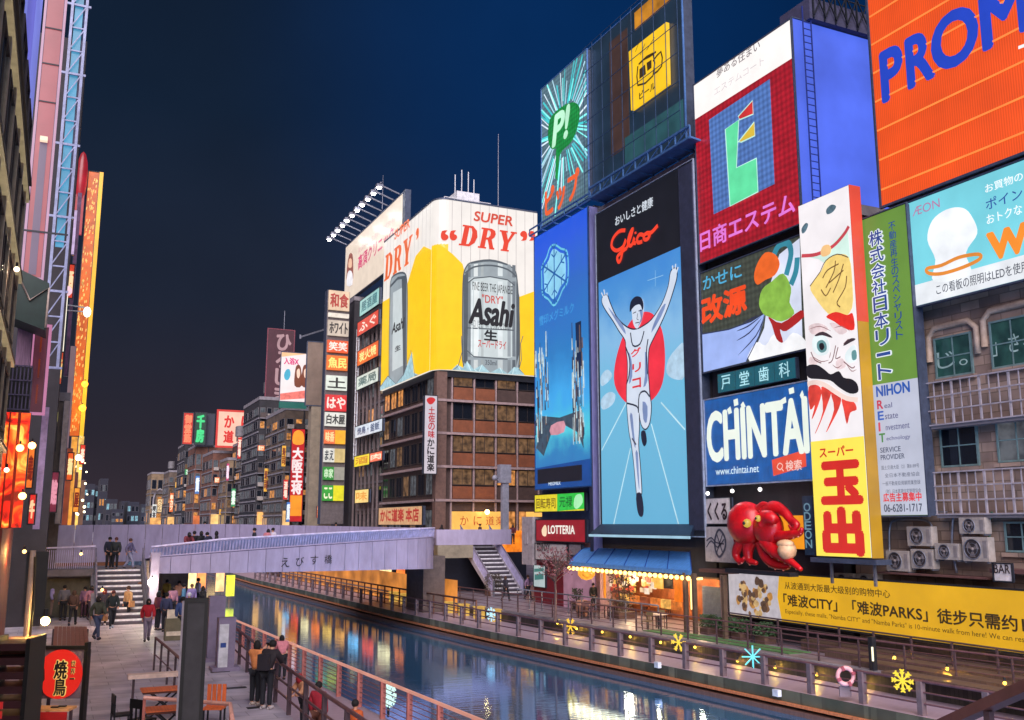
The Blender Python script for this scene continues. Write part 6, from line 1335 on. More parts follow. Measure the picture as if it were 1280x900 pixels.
# steel lattice mast
t = thing('lattice_mast', 'white and blue lit steel lattice mast beside the pink sign', 'mast', (0, 50, 0)); a = atY(94, -30, 50); b = atY(112, -30, 50); c = atY(72, 460, 50); d = atY(86, 460, 50)
M_LAT = mat('lattice_white', (140, 146, 180), .4)
for p0, p1 in ((a, c), (b, d)): obj('chord', MB().bar((p0.x, 50, p0.z), (p0.x-.02 if False else p0.x, 50, c.z), .13), M_LAT, t, world=True)
zz = c.z; k = 0
while zz < a.z:
    obj('rung', MB().bar((a.x-.75 if k % 3 == 0 else a.x, 50.02, zz), (b.x+.2 if k % 3 == 0 else b.x, 50.02, zz), .11 if k % 3 == 0 else .07), M_LAT, t, world=True)
    obj('brace', MB().bar((a.x, 49.97, zz), (b.x, 49.97, zz+1.25), .05), M_LAT, t, world=True); zz += 1.25; k += 1
obj('lit_strip', MB().box(a.x+.12, 50.12, c.z+6, a.x+.5, 50.2, a.z), K((70, 150, 190), .9, .3, .6), t, world=True)
obj('lit_strip', MB().box(a.x+.55, 50.22, c.z+9, b.x-.12, 50.3, a.z), K((126, 128, 206), .8, .4, .6), t, world=True)
solo('dark_backdrop_building', MB().box(-14, 52, 0, -.35, 60, 30), M_BODY, 'dark plain building behind the lattice mast on the left bank', 'building')
# green box awning
a = atY(27, 336, 43); b = atY(57, 410, 43)
t = thing('box_awning', 'dark green box awning with pale piping jutting from the left bank', 'awning', (a.x, 43, b.z))
obj('canopy', MB().add([(a.x-.4, 43, b.z+.4), (b.x, 43, b.z-.1), (b.x, 43, a.z-.5), (a.x-.1, 43, a.z), (a.x-.4, 45, b.z+.4), (b.x, 45, b.z-.1), (b.x, 45, a.z-.5), (a.x-.1, 45, a.z)], [(0,1,2,3), (4,5,6,7), (3,2,6,7), (0,1,5,4), (1,2,6,5), (0,3,7,4)]), mat('bottle_green', (22, 44, 40), .5), t, world=True)
obj('piping', MB().path([(a.x-.1, 42.96, a.z-.3), (a.x+.4, 42.96, a.z-1.3), (b.x, 42.96, a.z-.7), (b.x, 42.96, b.z)], .05, 6), mat('piping_pale', (180, 160, 150), .5), t, world=True)
# red banner sign
s = ysign('projecting_sign', 'tall plain red projecting sign below the lattice mast', 'sign', 54.0, (61, 323, 56, 505), (79, 400), K((222, 24, 24), .9, .25, .5), .5)
obj('lower_panel', MB().box(0, -.05, 0, s.w, -.022, s.h*.3), K((112, 30, 50), .8, .3, .8), s.root)
for x in (-.1, s.w+.05): obj('globe', MB().ball((x, -.2, s.h*.78), .28, 10), K((240, 200, 214), 1.0), s.root)
s = ysign('projecting_sign', 'slim white lit vertical strip sign right of the red sign', 'sign', 56.0, (81, 366, 74, 445), (83, 400), K((246, 236, 214), 1.3, .3, 1.5), .4)
# orange neon sign
s = ysign('neon_sign', 'tall orange and yellow neon sign at the edge of the left bank roofline', 'sign', 78.0, (104, 213, 92, 545), (110, 400), K((222, 100, 20), .95, .35, .8), .6, M_DARK, .05)
obj('yellow_tube', MB().box(s.w+.02, -.2, 0, s.w+.3, .4, s.h), K((252, 186, 40), 1.1, .2, .5), s.root)
s.polys('neon_fleck', [[(x, z), (x+.07, z+.02), (x+.09, z+.22), (x+.02, z+.24)] for x, z in [(random.random()*s.w*.85, random.random()*s.h*.97) for _ in range(160)]], K((250, 190, 100), 1.0, .5, 3), 2, loc=True, kind='stuff')
s = ysign('roof_ornament', 'crimson rounded ornament above the orange neon sign', 'sign', 77.0, (99, 190, 98, 255), (108, 220), None, .4, body=False) if False else None
a = atY(102, 222, 77); solo('roof_ornament', MB().ball((a.x, 77, a.z), 1.0, 14, (.42, .5, 2.1)).box(a.x-.5, 76.8, a.z-4.5, a.x+.3, 77.2, a.z-1.4), K((176, 26, 44), .8, .3, 1), 'crimson rounded ornament beside the top of the orange neon sign', 'ornament')
s = ysign('projecting_sign', 'small white sign with purple marks left of the orange neon sign', 'sign', 66.0, (90, 262, 88, 318), (95, 290), K((206, 180, 222), .9, .4, 2), .4)
s = ysign('projecting_sign', 'dark purple patterned vertical board between lattice mast and neon sign', 'sign', 70.0, (93, 240, 84, 470), (98, 300), mat('purple_board', (84, 50, 84), .6, var=.6, scale=3), .4)
s = ysign('projecting_sign', 'grey pink blank vertical panel under the orange neon sign', 'sign', 68.0, (86, 432, 80, 560), (92, 480), K((140, 112, 120), .7, .2), .4)
a = atY(109, 390, 62); t = thing('street_lamp', 'white twin pole lamp arm reaching right over the canal edge', 'street lamp', (a.x-2, 62, a.z)); M_WL = K((250, 244, 236), 3.0, 0)
obj('arm', MB().bar((a.x-1.4, 62, a.z+.35), (a.x, 62, a.z+.25), .07).bar((a.x-1.4, 62, a.z), (a.x, 62, a.z), .06), M_WHITE, t, world=True); obj('lamp_head', MB().ball((a.x, 62, a.z), .22, 10, (1, 1, 1.5)), M_WL, t, world=True)
# lower clutter: purple frame, dark balcony, lit red lattice sign
s = ysign('framed_sign', 'pinkish framed shop front panel under the green awning', 'shop front', 46.0, (44, 408, 36, 515), (58, 450), K((96, 46, 60), .7, .4, 1), .4, K((206, 130, 170), .8), .12)
for i in range(3): obj('dark_window', MB().box(.3, -.06, s.h*(.1+.3*i), s.w-.3, -.03, s.h*(.32+.3*i)), K((120, 44, 20), .8, .5, 1), s.root)
s = ysign('ribbed_screen', 'lilac grey ribbed wall panel left of the framed shop front', 'wall panel', 45.0, (24, 408, 16, 460), (40, 430), mat('lilac_ribs', (136, 104, 130), .6, var=.4, stretch=(9, 1, .5)), .4)
a = atY(12, 456, 42.5); b = atY(36, 512, 42.5); t = thing('dark_balcony', 'dark barred balcony above the glowing red sign', 'balcony', (a.x, 42.5, b.z)); obj('box', MB().box(a.x, 42.8, b.z, b.x, 44, a.z), M_BLACK, t, world=True)
for i in range(7): obj('bar', MB().bar((a.x+(b.x-a.x)*i/6, 42.6, b.z), (a.x+(b.x-a.x)*i/6, 42.6, a.z), .05), mat('bar_violet', (70, 62, 90), .5), t, world=True)
for i in range(4): obj('rail', MB().bar((a.x, 42.55, b.z+(a.z-b.z)*i/3), (b.x, 42.55, b.z+(a.z-b.z)*i/3), .05), mat('bar_violet', (1, 1, 1)), t, world=True)
M_FIRE = bpy.data.materials.new('lit_fire_print'); M_FIRE.use_nodes = True; t_ = M_FIRE.node_tree; b_ = t_.nodes['Principled BSDF']; b_.inputs['Base Color'].default_value = (.08, .01, .005, 1); n_ = t_.nodes.new('ShaderNodeTexNoise'); n_.inputs['Scale'].default_value = 1.1; n_.inputs['Detail'].default_value = 5; n_.inputs['Distortion'].default_value = 1.5
tc_ = t_.nodes.new('ShaderNodeTexCoord'); t_.links.new(tc_.outputs['Object'], n_.inputs['Vector']); r_ = t_.nodes.new('ShaderNodeValToRGB'); t_.links.new(n_.outputs[0], r_.inputs[0])
for i, (p_, c_) in enumerate(((0.36, (90, 10, 8)), (0.46, (230, 30, 14)), (0.54, (246, 90, 24)), (0.66, (255, 190, 80)))):
    x = r_.color_ramp.elements[i] if i < 2 else r_.color_ramp.elements.new(p_); x.position = p_; x.color = lin(c_) + (1,)
t_.links.new(r_.outputs[0], b_.inputs['Emission Color']); b_.inputs['Emission Strength'].default_value = 1.3
s = ysign('glowing_sign', 'glowing red and orange patterned lantern wall at the left edge', 'sign', 41.0, (-6, 514, -6, 660), (32, 600), M_FIRE, .5)
obj('post', MB().box(s.w*.58, -.12, 0, s.w*.68, -.03, s.h), mat('red_post', (150, 40, 20), .5), s.root); obj('post', MB().box(s.w*.3, -.12, 0, s.w*.36, -.03, s.h), mat('red_post', (1, 1, 1)), s.root)
for i in range(3):
    a = atY((25, 40, 28)[i], (560, 557, 620)[i], 40.5); lamp(a.x, 40.5, a.z, .14, (255, 170, 90), 30, ['small warm lamp at the top of the glowing red sign', 'small white bright lamp right of the glowing red sign', 'small warm lamp low on the glowing red sign'][i], es=10)
# red brown wall under it
solo('red_brown_wall', MB().box(-9, 33, 0, -1.45, 41.4, 4.65), mat('oxblood_wall', (128, 44, 34), .6, scale=.8), 'oxblood red wall at the left edge above the promenade', 'wall')
obj('x', MB(), None) if False else None
s = ysign('wall_pillar', 'pale lilac tapering pillar right of the glowing red sign', 'pillar', 47.0, (49, 508, 44, 662), (55, 600), mat('lilac_pillar', (176, 150, 186), .5), .5)
t = building('left_shops', 'grey olive narrow shop building with a small blue screen on the left bank', -8, atY(78, 600, 58.0).x, 58.5, 70, Zp(70, 500, 58), mat('olive_grey_wall', (92, 82, 78), .7), z0=0)
s = ysign('led_screen', 'small pale blue lit screen on the narrow grey shop building', 'screen', 57.5, (58, 535, 57, 562), (68, 550), K((110, 160, 206), 1.0, .5, 3), .3, M_DARK, .1)
s = ysign('shop_sign', 'yellowish blank panel above the small blue screen', 'sign', 57.6, (58, 514, 58, 527), (73, 520), K((170, 160, 90), .8, .2), .2)
s = ysign('wall_pillar', 'pale column on the right edge of the narrow grey shop building', 'pillar', 57.7, (76, 500, 72, 655), (80, 600), mat('pale_column', (150, 138, 136), .5), .4)
# row of lit columns further along
rgx = random.Random(5)
M_COLS = [K((140, 60, 30), .8, .6, 1), K((226, 150, 50), 1.0, .5, 1.5), K((96, 34, 28), .7, .5, 1), K((240, 190, 90), 1.1, .5, 1.5), K((120, 80, 60), .7, .5, 1)]
labs = ['dark red lit shop column nearest of the far left row', 'amber lit shop column in the far left row', 'oxblood shop column in the far left row', 'bright yellow lit shop column in the far left row', 'brown last shop column in the far left row']
for i, (pl, pr, yt) in enumerate(((80, 87, 560), (86, 92, 520), (91, 96, 590), (94, 100, 545), (99, 106, 600))):
    Y = 84+i*8; s = ysign('lit_column', labs[i], 'shop column', Y, (pl, yt, pl, 662), (pr, 620), M_COLS[i], 3)
for i, (px, py, r_, col) in enumerate(((106, 480, .38, (255, 140, 30)), (103, 510, .42, (255, 150, 30)))):
    a = atY(px, py, 76); lamp(a.x, 76, a.z, r_*.6, col, 900, ['upper of two orange street lamps beside the orange neon sign', 'lower of two orange street lamps beside the orange neon sign'][i], es=7)
for i in range(16):
    px, py = 92+rgx.random()*18, 566+rgx.random()*80; Y = 90+rgx.random()*20; a = atY(px, py, Y); lamp(a.x, Y, a.z, .07+rgx.random()*.06, (255, 236, 190), 0, 'small white festoon lamp, the %s of the far left shop columns' % ['highest left', 'highest right', 'upper edge', 'upper inner', 'upper middle', 'centre left', 'centre right', 'centre', 'inner middle', 'outer middle', 'lower left', 'lower right', 'lower inner', 'lowest left', 'lowest right', 'lowest inner'][i], 'festoon lamps of the far left row', light=False, holder=False, es=6)
a = atY(98, 572, 88); lamp(a.x, 88, a.z, .24, (246, 255, 236), 200, 'largest white lamp above the far left shop columns', es=12)
# left end wall and pillar near the landing railing
a = atY(34, 690, 50); b = atY(55, 770, 50)
solo('black_cabinet', MB().box(a.x, 50, .6, b.x, 51, z_at(a.x, 50, 690)), mat('black_green', (22, 24, 26), .5), 'dark green black tall cabinet left of the promenade stairs', 'cabinet')
# foreground pole with lamp
def zof(x, y, py): return z_at(x, y, py)
g = atZ(55, 900, 0.6); D = 17.0
p = atY(55, 775, 17.5)
lamp(p.x+.02, 17.3, p.z, .07, (255, 214, 120), 140, 'very bright warm bulb on the pale pole above the grilled chicken sign', es=30)
q0 = atY(48, 700, 17.5)
pl = thing('utility_pole', 'slim pale pole with wires and clamps at the lower left', 'pole', (p.x-.1, 17.5, 0))
obj('shaft', MB().tube((p.x-.24, 17.5, 0), (p.x-.24, 17.5, p.z+1.1), .05, 10, .045), mat('pole_beige', (190, 160, 140), .5), pl, world=True)
for zz in (1.0, 1.8, 2.6): obj('clamp', MB().tube((p.x-.24, 17.5, zz), (p.x-.24, 17.5, zz+.06), .07, 10), M_STEEL, pl, world=True)
obj('wire', MB().path([(p.x-.2, 17.45, p.z+1.0), (p.x-.17, 17.4, p.z+.2), (p.x-.2, 17.42, p.z-.8)], .02, 5), M_BLACK, pl, world=True)

for i, (l, yt, yb, r_, Y, col, tcol, tx, lab) in enumerate(((83, 330, 372, 92, 63, (214, 60, 30), (255, 220, 170), '酒', 'small red sign high beside the slim white strip sign'), (60, 500, 532, 70, 55, (150, 26, 30), (240, 160, 120), '串', 'dark red sign at the foot of the tall red sign'), (84, 566, 600, 91, 62, (230, 90, 30), (255, 230, 160), '麺', 'orange sign low beside the pale column'), (70, 440, 480, 78, 53, (200, 70, 30), (250, 200, 120), '鮨', 'orange red sign beside the dark lattice foot'), (92, 610, 640, 99, 80, (240, 150, 50), (120, 30, 10), '屋', 'amber sign low in the far left row'), (100, 556, 580, 106, 96, (226, 60, 40), (255, 230, 200), '楽', 'small red sign farthest in the left row'), (62, 590, 640, 72, 56, (120, 40, 60), (230, 150, 170), '館', 'maroon sign under the small blue screen'), (34, 560, 610, 42, 45, (244, 120, 40), (120, 20, 10), '鳥', 'orange sign right of the glowing red sign'), (36, 618, 655, 44, 45, (216, 40, 34), (250, 210, 160), '牛', 'red sign low, right of the glowing red sign'))):
    s = ysign('shop_sign', lab, 'sign', Y, (l, yt, l, yb), (r_, (yt+yb)/2), K(col, 1.0, .35, 2), .3, M_DARK, .04)
    s.text(tx, s.w*.15, s.h*.2, s.w*.85, s.h*.8, K(tcol, 1.0), 2, .04, loc=True)

for i, (y, z) in enumerate(((22.0, 8.5), (30.0, 12.0), (34.5, 6.5))):
    lamp(XL+.3, y, z, .08, (255, 226, 190), 160, ['warm wall lamp on the beige ledges, lowest near one', 'warm wall lamp high on the beige ledges', 'warm wall lamp at the far end of the beige ledges'][i], es=4)  # lamps added to brighten the pale left wall
# ================================================================ RAILINGS, LIGHTS AND THINGS ON THE WALKS
def rail_run(name, label, pts, h, post_m, bar_m, step=2.3, bars=(0.95, 0.6, 0.3), post=(0.1, 0.1), bar_r=0.03, top_r=0.045, lean=0.0):
    """pts: (x, y, z) line; posts every step, horizontal bars at fractions of the height"""
    P = [Vector(p) for p in pts]; t = thing(name, label, 'railing', pts[0])
    L = [0.0]
    for a, b in zip(P, P[1:]): L.append(L[-1]+(b-a).length)
    def at(s_):
        for i in range(len(P)-1):
            if s_ <= L[i+1] or i == len(P)-2: return P[i] + (P[i+1]-P[i])*((s_-L[i])/max(1e-6, L[i+1]-L[i]))
    n = max(1, round(L[-1]/step)); me = tomesh('post', MB().box(-post[0]/2, -post[1]/2, 0, post[0]/2, post[1]/2, h), post_m)
    for i in range(n+1): piece('post', me, t, at(L[-1]*i/n) - P[0])
    mb = MB().path([p+Vector((0, 0, h)) for p in P], top_r, 8); obj('handrail', mb, bar_m, t, world=True)
    for b in bars: obj('rail_bar', MB().path([p+Vector((0, 0, h*b if b < .9 else h-.12)) for p in P], bar_r, 6), bar_m, t, world=True)
    return t
# left promenade: upper rail, low walk rail with a glowing pink handrail
LU = [(xat(UPN, y), y, 0.0) for y in (37.0, 33, 30, 27, 24, 21, 18, 15, 12)]
rail_run('railing', 'dark brown railing between the left promenade and the low walk', LU, 1.1, M_RAILD, M_RAIL, 2.0, (0.62, 0.32))
LN = [(xat(NEAR, y)-0.12, y, ZL) for y in (52, 45, 38, 33, 28, 24, 20, 16, 12, 8)]
M_PINKR = mat('salmon_rail', (240, 168, 150), .35, .1)
rr_ = rail_run('railing', 'salmon pink handrail with thin wires along the water edge of the left low walk', LN, 1.1, mat('rust_post', (190, 112, 100), .5), mat('rust_wire', (150, 96, 96), .5), 2.2, (.16, .3, .44, .58, .72, .84), (.16, .1), .012, .02)
obj('wide_handrail', MB().path([(x, y, z+1.13) for x, y, z in LN], .055, 8), K((246, 170, 150), .6, .15), rr_, world=True)  # glow in the rail's colour stands for the light it reflects
# right low walk rail
FR = [(xat(FAR, y)+.2, y, ZL) for y in (14, 18, 22, 26, 30, 34, 38, 42, 46, 50, 54, 58, 62, 70, 80, 90, 100, 110)]
rail_run('railing', 'dark railing with stout posts at the water edge of the right low walk', FR, 1.05, mat('stout_post', (104, 86, 90), .6), M_RAIL, 2.3, (.35, .68), (.2, .2), .03, .045)
TR = [(xat(TER, y)+.12, y, ZT) for y in (12, 16, 20, 24, 28, 32, 36, 40, 44, 48, 52, 56, 60, 64)]
rail_run('railing', 'thin dark railing along the edge of the right terrace above the low walk', TR, 1.05, M_RAILD, M_RAIL, 2.0, (.2, .4, .6, .8), (.06, .06), .015, .035)
TR2 = [(29.0, 29, ZT), (28.9, 24, ZT), (28.8, 18, ZT), (28.7, 13, ZT)]
rail_run('railing', 'thin dark railing just in front of the yellow banner', [(29.2, 38, ZT), (29.2, 33, ZT), (29.2, 28, ZT), (29.1, 22, ZT), (29.0, 14, ZT)], 1.15, M_RAILD, M_RAILD, 1.9, (.25, .5, .75), (.07, .07), .018, .035)
rail_run('railing', 'grey railing of the awning restaurant seats', [(27.3, 57, ZT), (27.9, 51, ZT), (28.2, 46, ZT), (28.4, 42.5, ZT)], 1.15, M_STEEL, M_STEEL, 1.5, (.5,), (.06, .06), .02, .04)
# lower fence further along, warm lit behind
rail_run('railing', 'brown fence in front of the warm lit wall beyond the bridge on the right bank', [(xat(FAR, y)+1.6, y, ZL) for y in (56, 64, 74, 86, 98, 112)], 1.3, mat('fence_brown', (110, 74, 60), .6), mat('fence_brown', (1, 1, 1)), 1.6, (.5,), (.09, .09), .03, .06)
solo('lit_wall', MB().add([(xat(TER, y)-.06, y, ZL+.05) for y in (62, 70, 80, 95, 112)] + [(xat(TER, y)-.06, y, ZL+2.2) for y in (62, 70, 80, 95, 112)], [(i, i+1, 6+i, 5+i) for i in range(4)]), K((226, 140, 60), .7, .6, .5), 'amber lit wall of the right bank beyond the bridge', 'wall')  # amber glow of the sheet replaces lamp light on the wall
for i in range(9):
    y = 56+i*2.2; x = xat(TER, y)-.35
    solo('lantern_box', MB().box(-.28, -.28, 0, .28, .28, .7).box(-.32, -.32, .7, .32, .32, .76), K((214, 168, 78), .9, .3, 2), 'amber box lantern %s in the row by the stairs' % ['nearest', 'second nearest', 'third nearest', 'fourth nearest', 'middle fifth', 'fourth farthest', 'third farthest', 'second farthest', 'farthest'][i], 'lantern', 'amber box lanterns in a row near the stairs', (x, y, ZL))
# globe wall lamps
gl_px = [(697, 779, 'farthest globe lamp, left of the farthest yellow snowflake'), (721, 786, 'globe lamp just right of the farthest yellow snowflake'), (753, 790, 'globe lamp below the terrace tables'), (788, 796, 'globe lamp on the wall below the restaurant railing'), (826, 803, 'globe lamp just left of the middle yellow snowflake'), (869, 809, 'globe lamp just right of the middle yellow snowflake'), (922, 826, 'globe lamp just left of the cyan snowflake'), (969, 834, 'globe lamp just right of the cyan snowflake'), (1021, 843, 'globe lamp left of the life ring'), (1081, 854, 'globe lamp right of the life ring'), (1118, 822, 'upper globe lamp on the steps behind the right yellow snowflake'), (1184, 836, 'globe lamp on the timber steps at the right'), (1256, 854, 'rightmost globe lamp on the timber steps')]
for px, py, lab in gl_px:
    if py in (822, 836, 854) and px > 1090: a = atZ(px, py, ZT+.35)
    else:
        # on the retaining wall face
        lo, hi = 15.0, 60.0
        for _ in range(40):
            md = (lo+hi)/2
            if px_of(xat(TER, md)-.15, md, ZL+.3)[0] > px: lo = md
            else: hi = md
        a = Vector((xat(TER, lo)-.16, lo, z_at(xat(TER, lo)-.16, lo, py)))
        a.z = max(ZL+.15, min(a.z, ZT+.1))
    lamp(a.x, a.y, a.z, .06, (255, 200, 70), 75, 'small round ' + lab, None, es=5)
# snowflake lights on posts
def snowflake(px, py, R0, col, label, X=None, kind=8, lit=1.0, Y=None, es=1.15, dense=False):
    X = X or 24.4
    a = atX(px, py, X); t = thing('snowflake_light', label, 'snowflake light', (a.x, a.y, a.z), 0, 'snowflake lights on the railing posts')
    m = K(col, es, 0); fa = YAW if not dense else R(72); R0 = R0*(.62 if X > 20 else .9)
    for k in range(kind):
        q = math.pi*2*k/kind; d = Vector((math.cos(q)*R0*math.cos(fa), -math.cos(q)*R0*math.sin(fa), math.sin(q)*R0))
        obj('arm', MB().bar((0, 0, 0), d, .045), m, t)
        if dense:
            for f in (.55, .8):
                for sg in (-.7, .7):
                    e_ = Vector((math.cos(q+sg)*R0*.3*math.cos(fa), -math.cos(q+sg)*R0*.3*math.sin(fa), math.sin(q+sg)*R0*.3)); obj('twig', MB().bar(d*f, d*f+e_, .035), m, t)
    obj('stem', MB().bar((0, 0.02, -R0), (0, 0.02, ZL+.6-a.z if X > 20 else -R0-.3), .06), M_DARK, t)
    return t
snowflake(614, 768, .62, (180, 226, 246), 'pale blue snowflake light left of the yellow ones', 23.2, 8, dense=True)
snowflake(713, 783, .62, (250, 196, 60), 'yellow snowflake light below the restaurant tables', 23.7, 6, dense=True)
snowflake(848, 803, .58, (250, 210, 70), 'middle yellow snowflake light among the far railing posts', 24.3, 6, dense=True)
snowflake(941, 821, .68, (110, 226, 240), 'cyan eight armed snowflake light on the far railing', 24.6, 8)
snowflake(1128, 851, .56, (244, 214, 60), 'yellow snowflake light nearest the right corner', 25.0, 8, dense=True)
snowflake(486, 868, .42, (206, 246, 236), 'white starburst snowflake light on the near salmon handrail', 9.9, 10, dense=True)
# life rings
for px, py, X, lab in ((1057, 845, 24.9, 'pink and white life ring hanging on the far railing'),):
    a = atX(px, py, X); t = thing('life_ring', lab, 'life ring', (a.x, a.y, a.z), -YAW)
    obj('ring', MB().torus((0, 0, 0), .27, .075, 24, 8), mat('ring_pink', (224, 160, 160), .5), t)
    for k in range(4):
        q = .4+k*1.571; obj('band', MB().bar((math.cos(q)*.2, -.07, math.sin(q)*.2), (math.cos(q)*.345, -.07, math.sin(q)*.345), .1), mat('band_red', (150, 60, 70), .5), t)
    obj('bracket', MB().box(-.2, .1, -.7, .2, .16, -.35), mat('stout_post', (1, 1, 1)), t)
# white mooring hooks on the far quay
for px, py in ((823, 831), (972, 866)):
    a = atX(px, py, 24.0 if px < 900 else 24.5); solo('mooring_box', MB().box(-.12, -.15, -.12, .05, .15, .12), M_WHITE, 'small white fitting on the far quay wall ' + ('left of the cyan snowflake' if px < 900 else 'below and right of the cyan snowflake'), 'fitting', None, tuple(a))
# ---------------------------------------------------------------- restaurant under the blue awning
t = thing('restaurant', 'open restaurant front with orange curtains and menu posters under the blue awning', 'restaurant', (31, 46, ZT))
obj('back_wall', MB().box(32.6, 40.4, ZT, 32.8, 52, 2.1), mat('amber_interior', (150, 84, 44), .7, var=.6, scale=2), t, world=True)
obj('ceiling', MB().box(30.7, 40.4, 2.0, 32.6, 52, 2.09), K((120, 70, 30), .5, .4), t, world=True)
def wallp(pxl, pyt, pyb, pxr, m, name, X=31.2, **k):
    a = atX(pxl, pyt, X); b = atX(pxl, pyb, X); c = atX(pxr, pyt, X); return obj(name, MB().box(X-.06, c.y, b.z, X, a.y, a.z), m, t, world=True, **k)
for l, r_, ty, by, col in ((734, 744, 712, 740, (246, 150, 30)), (748, 757, 708, 746, (244, 140, 24)), (818, 829, 708, 735, (252, 186, 80)), (843, 850, 710, 752, (240, 120, 20)), (851, 857, 710, 752, (236, 110, 20))): wallp(l, ty, by, r_, K(col, .95, .25, 3), 'curtain', 30.9)
rg = random.Random(8)
for i in range(70):
    px = 758+rg.random()*62; py = 707+rg.random()*28; wallp(px, py, py+3+rg.random()*5, px+3+rg.random()*3, K(rg.choice([(220, 80, 50), (240, 220, 200), (250, 190, 90), (190, 50, 40), (236, 200, 160)]), .9, .3, 4), 'menu_poster', 31.3+i*.002)
wallp(829, 712, 735, 841, mat('blackboard', (30, 30, 40), .5), 'blackboard', 30.95)
for i in range(9): a = atX(740+i*13, 740, 31.5); obj('bottle_shelf', MB().box(31.4, a.y-.5, .1, 31.6, a.y+.3, .6), K(rg.choice([(220, 120, 50), (150, 70, 40), (240, 180, 90)]), .8, .6, 4), t, world=True)
for i in range(3):
    ld = bpy.data.lights.new('ceiling_light', 'POINT'); ld.energy = 260; ld.color = (1, .68, .36); ld.shadow_soft_size = .3; lo = bpy.data.objects.new('ceiling_light', ld); COL.objects.link(lo); lo.location = (31.0, 42.5+i*3.6, 1.6)
aw = thing('awning', 'blue fabric awning with a fringe of round bulbs over the restaurant front', 'awning', (29, 46, 2.4))
aL = atX(712, 702, 28.6); aR = atX(864, 702, 28.6); bL = atX(730, 684, 30.3); bR = atX(862, 684, 30.3); yl, yr = aL.y, aR.y
mb = MB(); k = 10; v = []
for i in range(k+1):
    y = yl + (yr-yl)*i/k; y2 = bL.y + (bR.y-bL.y)*i/k; v += [(28.6, y, aL.z), (30.3, y2, bL.z)]
obj('canopy', MB().add(v, [(2*i, 2*i+1, 2*i+3, 2*i+2) for i in range(k)]), mat('awning_blue', (74, 132, 200), .55, stretch=(1, 5, 1)), aw, world=True)
obj('valance', MB().box(28.55, yr, aL.z-.22, 28.6, yl, aL.z), mat('awning_blue', (1, 1, 1)), aw, world=True)
for i in range(7): y = yl+(yr-yl)*i/6; y2 = bL.y+(bR.y-bL.y)*i/6; obj('seam', MB().bar((28.6, y, aL.z+.02), (30.3, y2, bL.z+.02), .04), mat('seam_blue', (24, 60, 140), .5), aw, world=True)
bm = tomesh('bulb', MB().ball((0, 0, 0), .115, 8), K((255, 196, 96), 6.0, 0)); 
for i in range(26): y = yl-.15+(yr-yl+.3)*i/25; piece('bulb', bm, aw, Vector((28.5, y, aL.z-.38)) - Vector((29, 46, 2.4)))
for i in range(14):
    ld = bpy.data.lights.new('bulb_light', 'POINT'); ld.energy = 7; ld.color = (1, .74, .42); ld.shadow_soft_size = .3; lo = bpy.data.objects.new('bulb_light', ld); COL.objects.link(lo); lo.location = (28.5, yl+(yr-yl)*(i+.5)/14, aL.z-.62)
# tall stone posts and small storefront right of the restaurant
for px, lab in ((857, 'bronze post at the right end of the blue awning'), (868, 'dark post with a lit strip beside a grey shutter'), (905, 'bronze post left of the yellow banner')):
    y = Yp(px, 28.6, 740); solo('terrace_post', MB().box(28.5, y-.09, ZT, 28.7, y+.09, 2.4), mat('bronze_post', (104, 84, 70), .5, .3), lab, 'post')
a = atX(866, 722, 29.4); b = atX(872, 770, 29.4); solo('lit_vertical_strip', MB().path([(29.3, a.y-.9, a.z), (29.3, a.y, a.z-.1), (29.3, a.y, b.z+.3)], .07, 6), K((255, 214, 130), 3.0, 0), 'curved lit strip beside the grey shutter', 'light strip')
a = atX(878, 732, 30.4); b = atX(904, 770, 30.4); t = thing('shutter', 'plain grey roller shutter left of the yellow banner', 'shutter', (30.4, a.y, ZT))
for i in range(12): obj('slat', MB().box(30.36+(i % 2)*.01, b.y, ZT+i*.18, 30.55, a.y, ZT+.17+i*.18), mat('shutter_grey', (140, 146, 156), .45, .4), t, world=True)
solo('poster_wall', MB().box(30.2, 37.9, ZT, 30.35, b.y-.1, 2.3), mat('pink_grey_wall', (166, 142, 150), .7, scale=3), 'pinkish grey wall strip between the shutter and the yellow banner', 'wall')
a = atX(870, 690, 29.4); solo('palm_shrub', MB().ball((0, 0, 0), .01), None, 'x', 'x') if False else None
# ---------------------------------------------------------------- octopus
F = Sign('octopus_sculpture', 'big glossy red octopus sculpture mounted over the snack shop', 'sculpture', 'X', 28.9, (905, 630, 906, 715), (1008, 670), .1, None, body=False)
MR = mat('octopus_red', (190, 16, 26), .34, var=.45, scale=1.6, bump=.9, spec=.5); p = F.p
def c3(px, py, y): x, z = p(px, py); return (x, y+.85, z)
head = MB().ball(c3(931, 654, -.75), 1.0, 20, (1.05, .8, 1.0), 12); obj('head', head, MR, F.root)
obj('face', MB().ball(c3(957, 660, -.7), .8, 16, (1.0, .75, 1.0), 10).path([c3(960, 650, -1.0), c3(970, 646, -1.2), c3(979, 650, -1.3)], .3, 10, [.42, .3, .2]), MR, F.root)
TE = [([(950, 640), (962, 633), (975, 640), (984, 650), (992, 656), (988, 662), (984, 656)], .30), ([(960, 668), (975, 670), (988, 668), (998, 666), (1001, 660)], .30), ([(956, 676), (966, 688), (980, 696), (992, 704), (1003, 712)], .36), ([(948, 678), (952, 694), (962, 704), (978, 708), (984, 704)], .38), ([(936, 674), (932, 686), (934, 700), (944, 704)], .36), ([(928, 674), (922, 684), (920, 694), (926, 702), (932, 697)], .30), ([(926, 664), (918, 668), (914, 676), (918, 682)], .18), ([(944, 636), (952, 630), (962, 634)], .2)]
